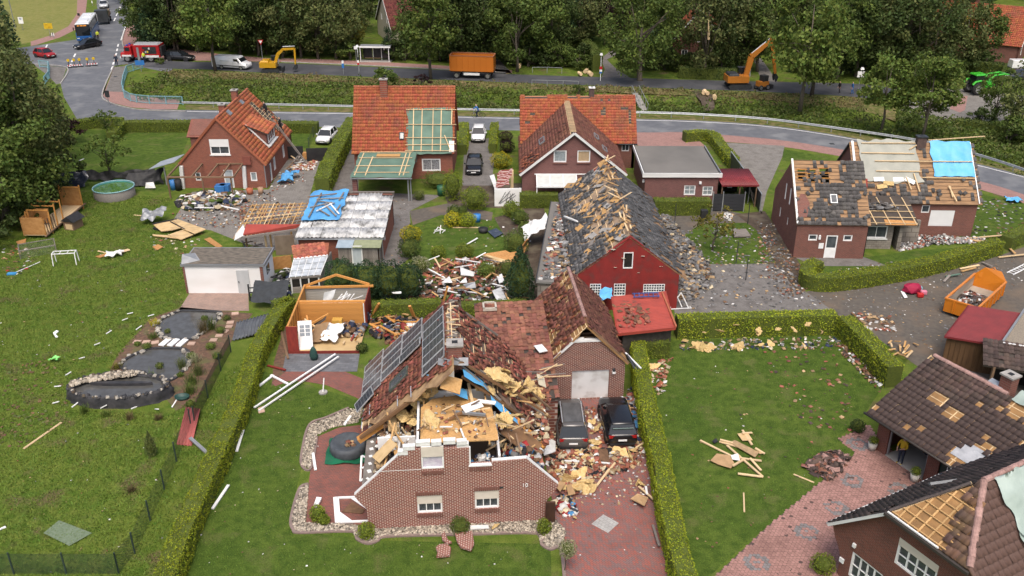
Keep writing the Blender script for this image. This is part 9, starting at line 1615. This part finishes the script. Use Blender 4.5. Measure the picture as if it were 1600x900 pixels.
for k,(a,b,m)in enumerate((((1494,374),(1583,366),PALEWOOD),((1515,374),(1550,379),PALEWOOD),((1505,371),(1530,378),WOOD),((1560,385),(1575,380),OLDWOOD),((1560,402),(1605,397),PALEWOOD),((1535,410),(1550,416),GREYWOOD),((1570,380),(1586,396),WOOD),((1500,420),(1530,414),PALEWOOD),((1502,424),(1525,418),WOOD),((1475,440),(1484,430),GREYWOOD),((1478,432),(1500,428),GREENTARP))):plank('long pale board thrown down between tarped house and yard',a,b,.18,.06,m,.12,.25,'boards by the tarped house')
T(cloth(None,'blue_scrap',LIGHTTARP,W(1574,317,.02),(1,-.2,0),(0,1,0),1.4,1.0,.3,8,8,.2,3,3),'blue tarp scrap on the right edge lawn','tarp')
fn=E('slat_fence',W(1112,330),'anthracite woven privacy fence with steel posts under the carport','fence',rad(-1));ub('panel',DKSTEEL,(1.5,0,.9),(3.1,.05,1.7),fn)
for x in(0,.95,3.0):ub('post',STEEL,(x,-.05,1.0),(.08,.08,2.0),fn)
for k in range(5):ub('slat',P('anthracite',(.035,.037,.042)),(1.5,-.035,.25+k*.32),(3.0,.03,.27),fn)
f2=E('slat_fence',W(1176,330),'anthracite fence running back along the grey parking space','fence',math.atan2((W(1140,262)-W(1187,331)).y,(W(1140,262)-W(1187,331)).x));l2=(W(1140,262)-W(1187,331)).length;f2.location=W(1187,331)
ub('panel',P('anthracite',(.035,.037,.042)),(l2/2,0,.9),(l2,.05,1.7),f2);ub('top_rail',STEEL,(l2/2,0,1.8),(l2,.08,.08),f2);[ub('post',STEEL,(x,.02,.9),(.09,.09,1.8),f2)for x in(0,l2*.33,l2*.66,l2)]
pz=E('broken_parasol',W(1168,318),'broken parasol with yellow canopy scrap beside the anthracite fence','parasol');ubeam('pole',STEEL,(0,0,0),(.1,.1,1.9),.06,.06,pz);MB().box((0,0,1.9),(.9,.7,.1),tx=.5,ty=.5).build('canopy',P('canopy_yellow',(.5,.36,.05),.8),pz);[ubeam('strut',GREYWOOD,(.1,0,1.5),(.5+.3*k,-.4,.1),.05,.04,pz)for k in range(3)]
slab('grey wooden sandpit lid on the lawn beside the barn',[(1142,360),(1165,359),(1173,370),(1147,371)],GREYWOOD,.12,.12);T(heap('rubble',None,[W2(p)for p in((1120,335),(1145,335),(1143,345),(1122,343))],60,.25,J('white','white','tan'),.2),None)
cl=E('clothes_line',W(1165,420),'thin dark clothes line posts standing at the barn yard','post')
for u,v in((1054,350),(1150,412),(1165,438),(1168,350)):p=W(u,v)-cl.location;ub('post',DKSTEEL,(p.x,p.y,1.0),(.06,.06,2.0),cl)
wfm=E('bent_rack',W(1062,484),'bent white metal frame lying at the barn corner','frame');[ubeam('tube',PVC,a,b,.06,.06,wfm)for a,b in(((-.8,0,.05),(.1,.5,1.2)),((.1,.5,1.2),(.7,.1,.05)),((-.8,0,.05),(.9,.1,.1)),((-.2,.6,.9),(.2,.2,.1)))]
T(cloth(None,'blue_white_sheet',LIGHTTARP,W(938,470,1.5),(1,.1,0),(0,1,.15),1.0,1.3,.2,8,8,.15,2,3),'blue plastic scrap between barn and garage roof','tarp');T(ub('dark_bin',BLACK,W(1100,336,.5),(.6,.6,1.0)),'black bin at the end of the clipped hedge by the carport','bin')
litter([(0,380),(290,400),(280,480),(190,560),(100,600),(0,640)],130,.09,J('white','tan','grey','brick'));litter([(0,640),(270,640),(360,560),(380,620),(260,900),(0,900)],90,.065,J('white','tan','grey','brick'));litter([(270,900),(420,600),(550,630),(450,840),(850,860),(850,900)],90,.06,J('white','cream','brown'));litter([(220,370),(320,360),(310,400),(230,400)],60,.2,J('white','tan','brick','cream'));litter([(0,380),(50,390),(40,430),(10,430)],60,.2,J('white','black','tan','brown','red'))
litter([(-40,560),(90,560),(110,660),(60,700),(-40,700)],260,.16,[jm['brown'],L_OLIVE,L_DRY],.12,.04);slab('pale net patch of glass lying on the lower meadow',[(68,833),(92,813),(144,833),(108,853)],M('clear_plate',(.16,.20,.13),(.12,.16,.09),8,.2),.06,.01)
sheet('bare_earth',[(1080,142),(1100,140),(1115,150),(1117,172),(1100,174),(1095,158)],SOIL,6)
for u,v,r2 in((1100,145,.32),(1106,146,.28),(1117,153,.3),(914,112,.3),(924,116,.34),(908,116,.25),(811,104,.3)):o=MB().tube([W(u,v,.4),W(u,v,.4)+Vector((R.uniform(-.4,.4),1.0,0))],r2,10).build('log',PALEWOOD);T(o,'freshly sawn pale log lying beside the dark road','log','sawn logs beside the dark road')
T(MB().tube([W(1100,122)+Vector((-.6,-3.6,6.4)),W(1100,122)+Vector((-1.0,-4.2,9.2))],[.2,.05],6).build('torn_limb',PALEWOOD),'pale torn limb hanging in the split tall tree','branch')
STONES=[]
for k in range(4):me=blob(40+k,.3,.7);me.materials.append(STONE);STONES.append(me)
for px in([(1140,145),(1000,200),(985,250),(1030,318),(1180,325),(1240,300),(1330,230),(1380,165)],[(880,400),(770,460),(760,500),(850,545),(900,570),(1000,585),(1090,570),(1180,480),(1190,440),(1150,385)]):
 for i,p in enumerate(smooth([Vector(W2((x/4,450+y/4)))for x,y in px],5)):
  if R.random()<.75:
   o=O('stone',STONES[i%4]);o.location=(p.x+R.gauss(0,.08),p.y+R.gauss(0,.08),.08);s=R.uniform(.2,.42);o.scale=(s,s,s*.8);o.rotation_euler=(0,0,R.uniform(0,6));T(o,'rounded grey stone on the rim of a dark garden pond','stone','stones round the ponds')
for u,v,s in((300,560,.5),(250,575,.4),(230,545,.45),(262,520,.3),(330,545,.5),(345,520,.5),(320,500,.35),(355,500,.4),(282,588,.3),(215,540,.3),(298,635,.4),(340,560,.45)):ball('low leafy plant in the mulch around the ponds',u,v,s*.7,R.choice((L_MID,L_OLIVE,L_LIGHT)),s,.09,260,'leafy plants in the pond mulch','plant')
for u,v in((1300,225),(900,204),(480,193),(180,120),(700,121),(1050,138)):T(ub('drain_cover',DKSTEEL,(*W2((u,v)),.03),(.5,.5,.02)),'small dark drain cover set into the asphalt','drain cover','drain covers in the roads')
for lb,u,v,r2,m in(('trailing green shrub along the soil bed beside the grey annex, upper',812,350,.8,L_MID),('trailing green shrub along the soil bed beside the grey annex, middle',822,366,.7,L_LIGHT),('low leafy plant by the path under the pointed conifer',722,336,.5,L_LIGHT),('leafy tub plant by the brick porch corner',655,312,.55,L_OLIVE)):ball(lb,u,v,r2,m,r2*1.7,.11)
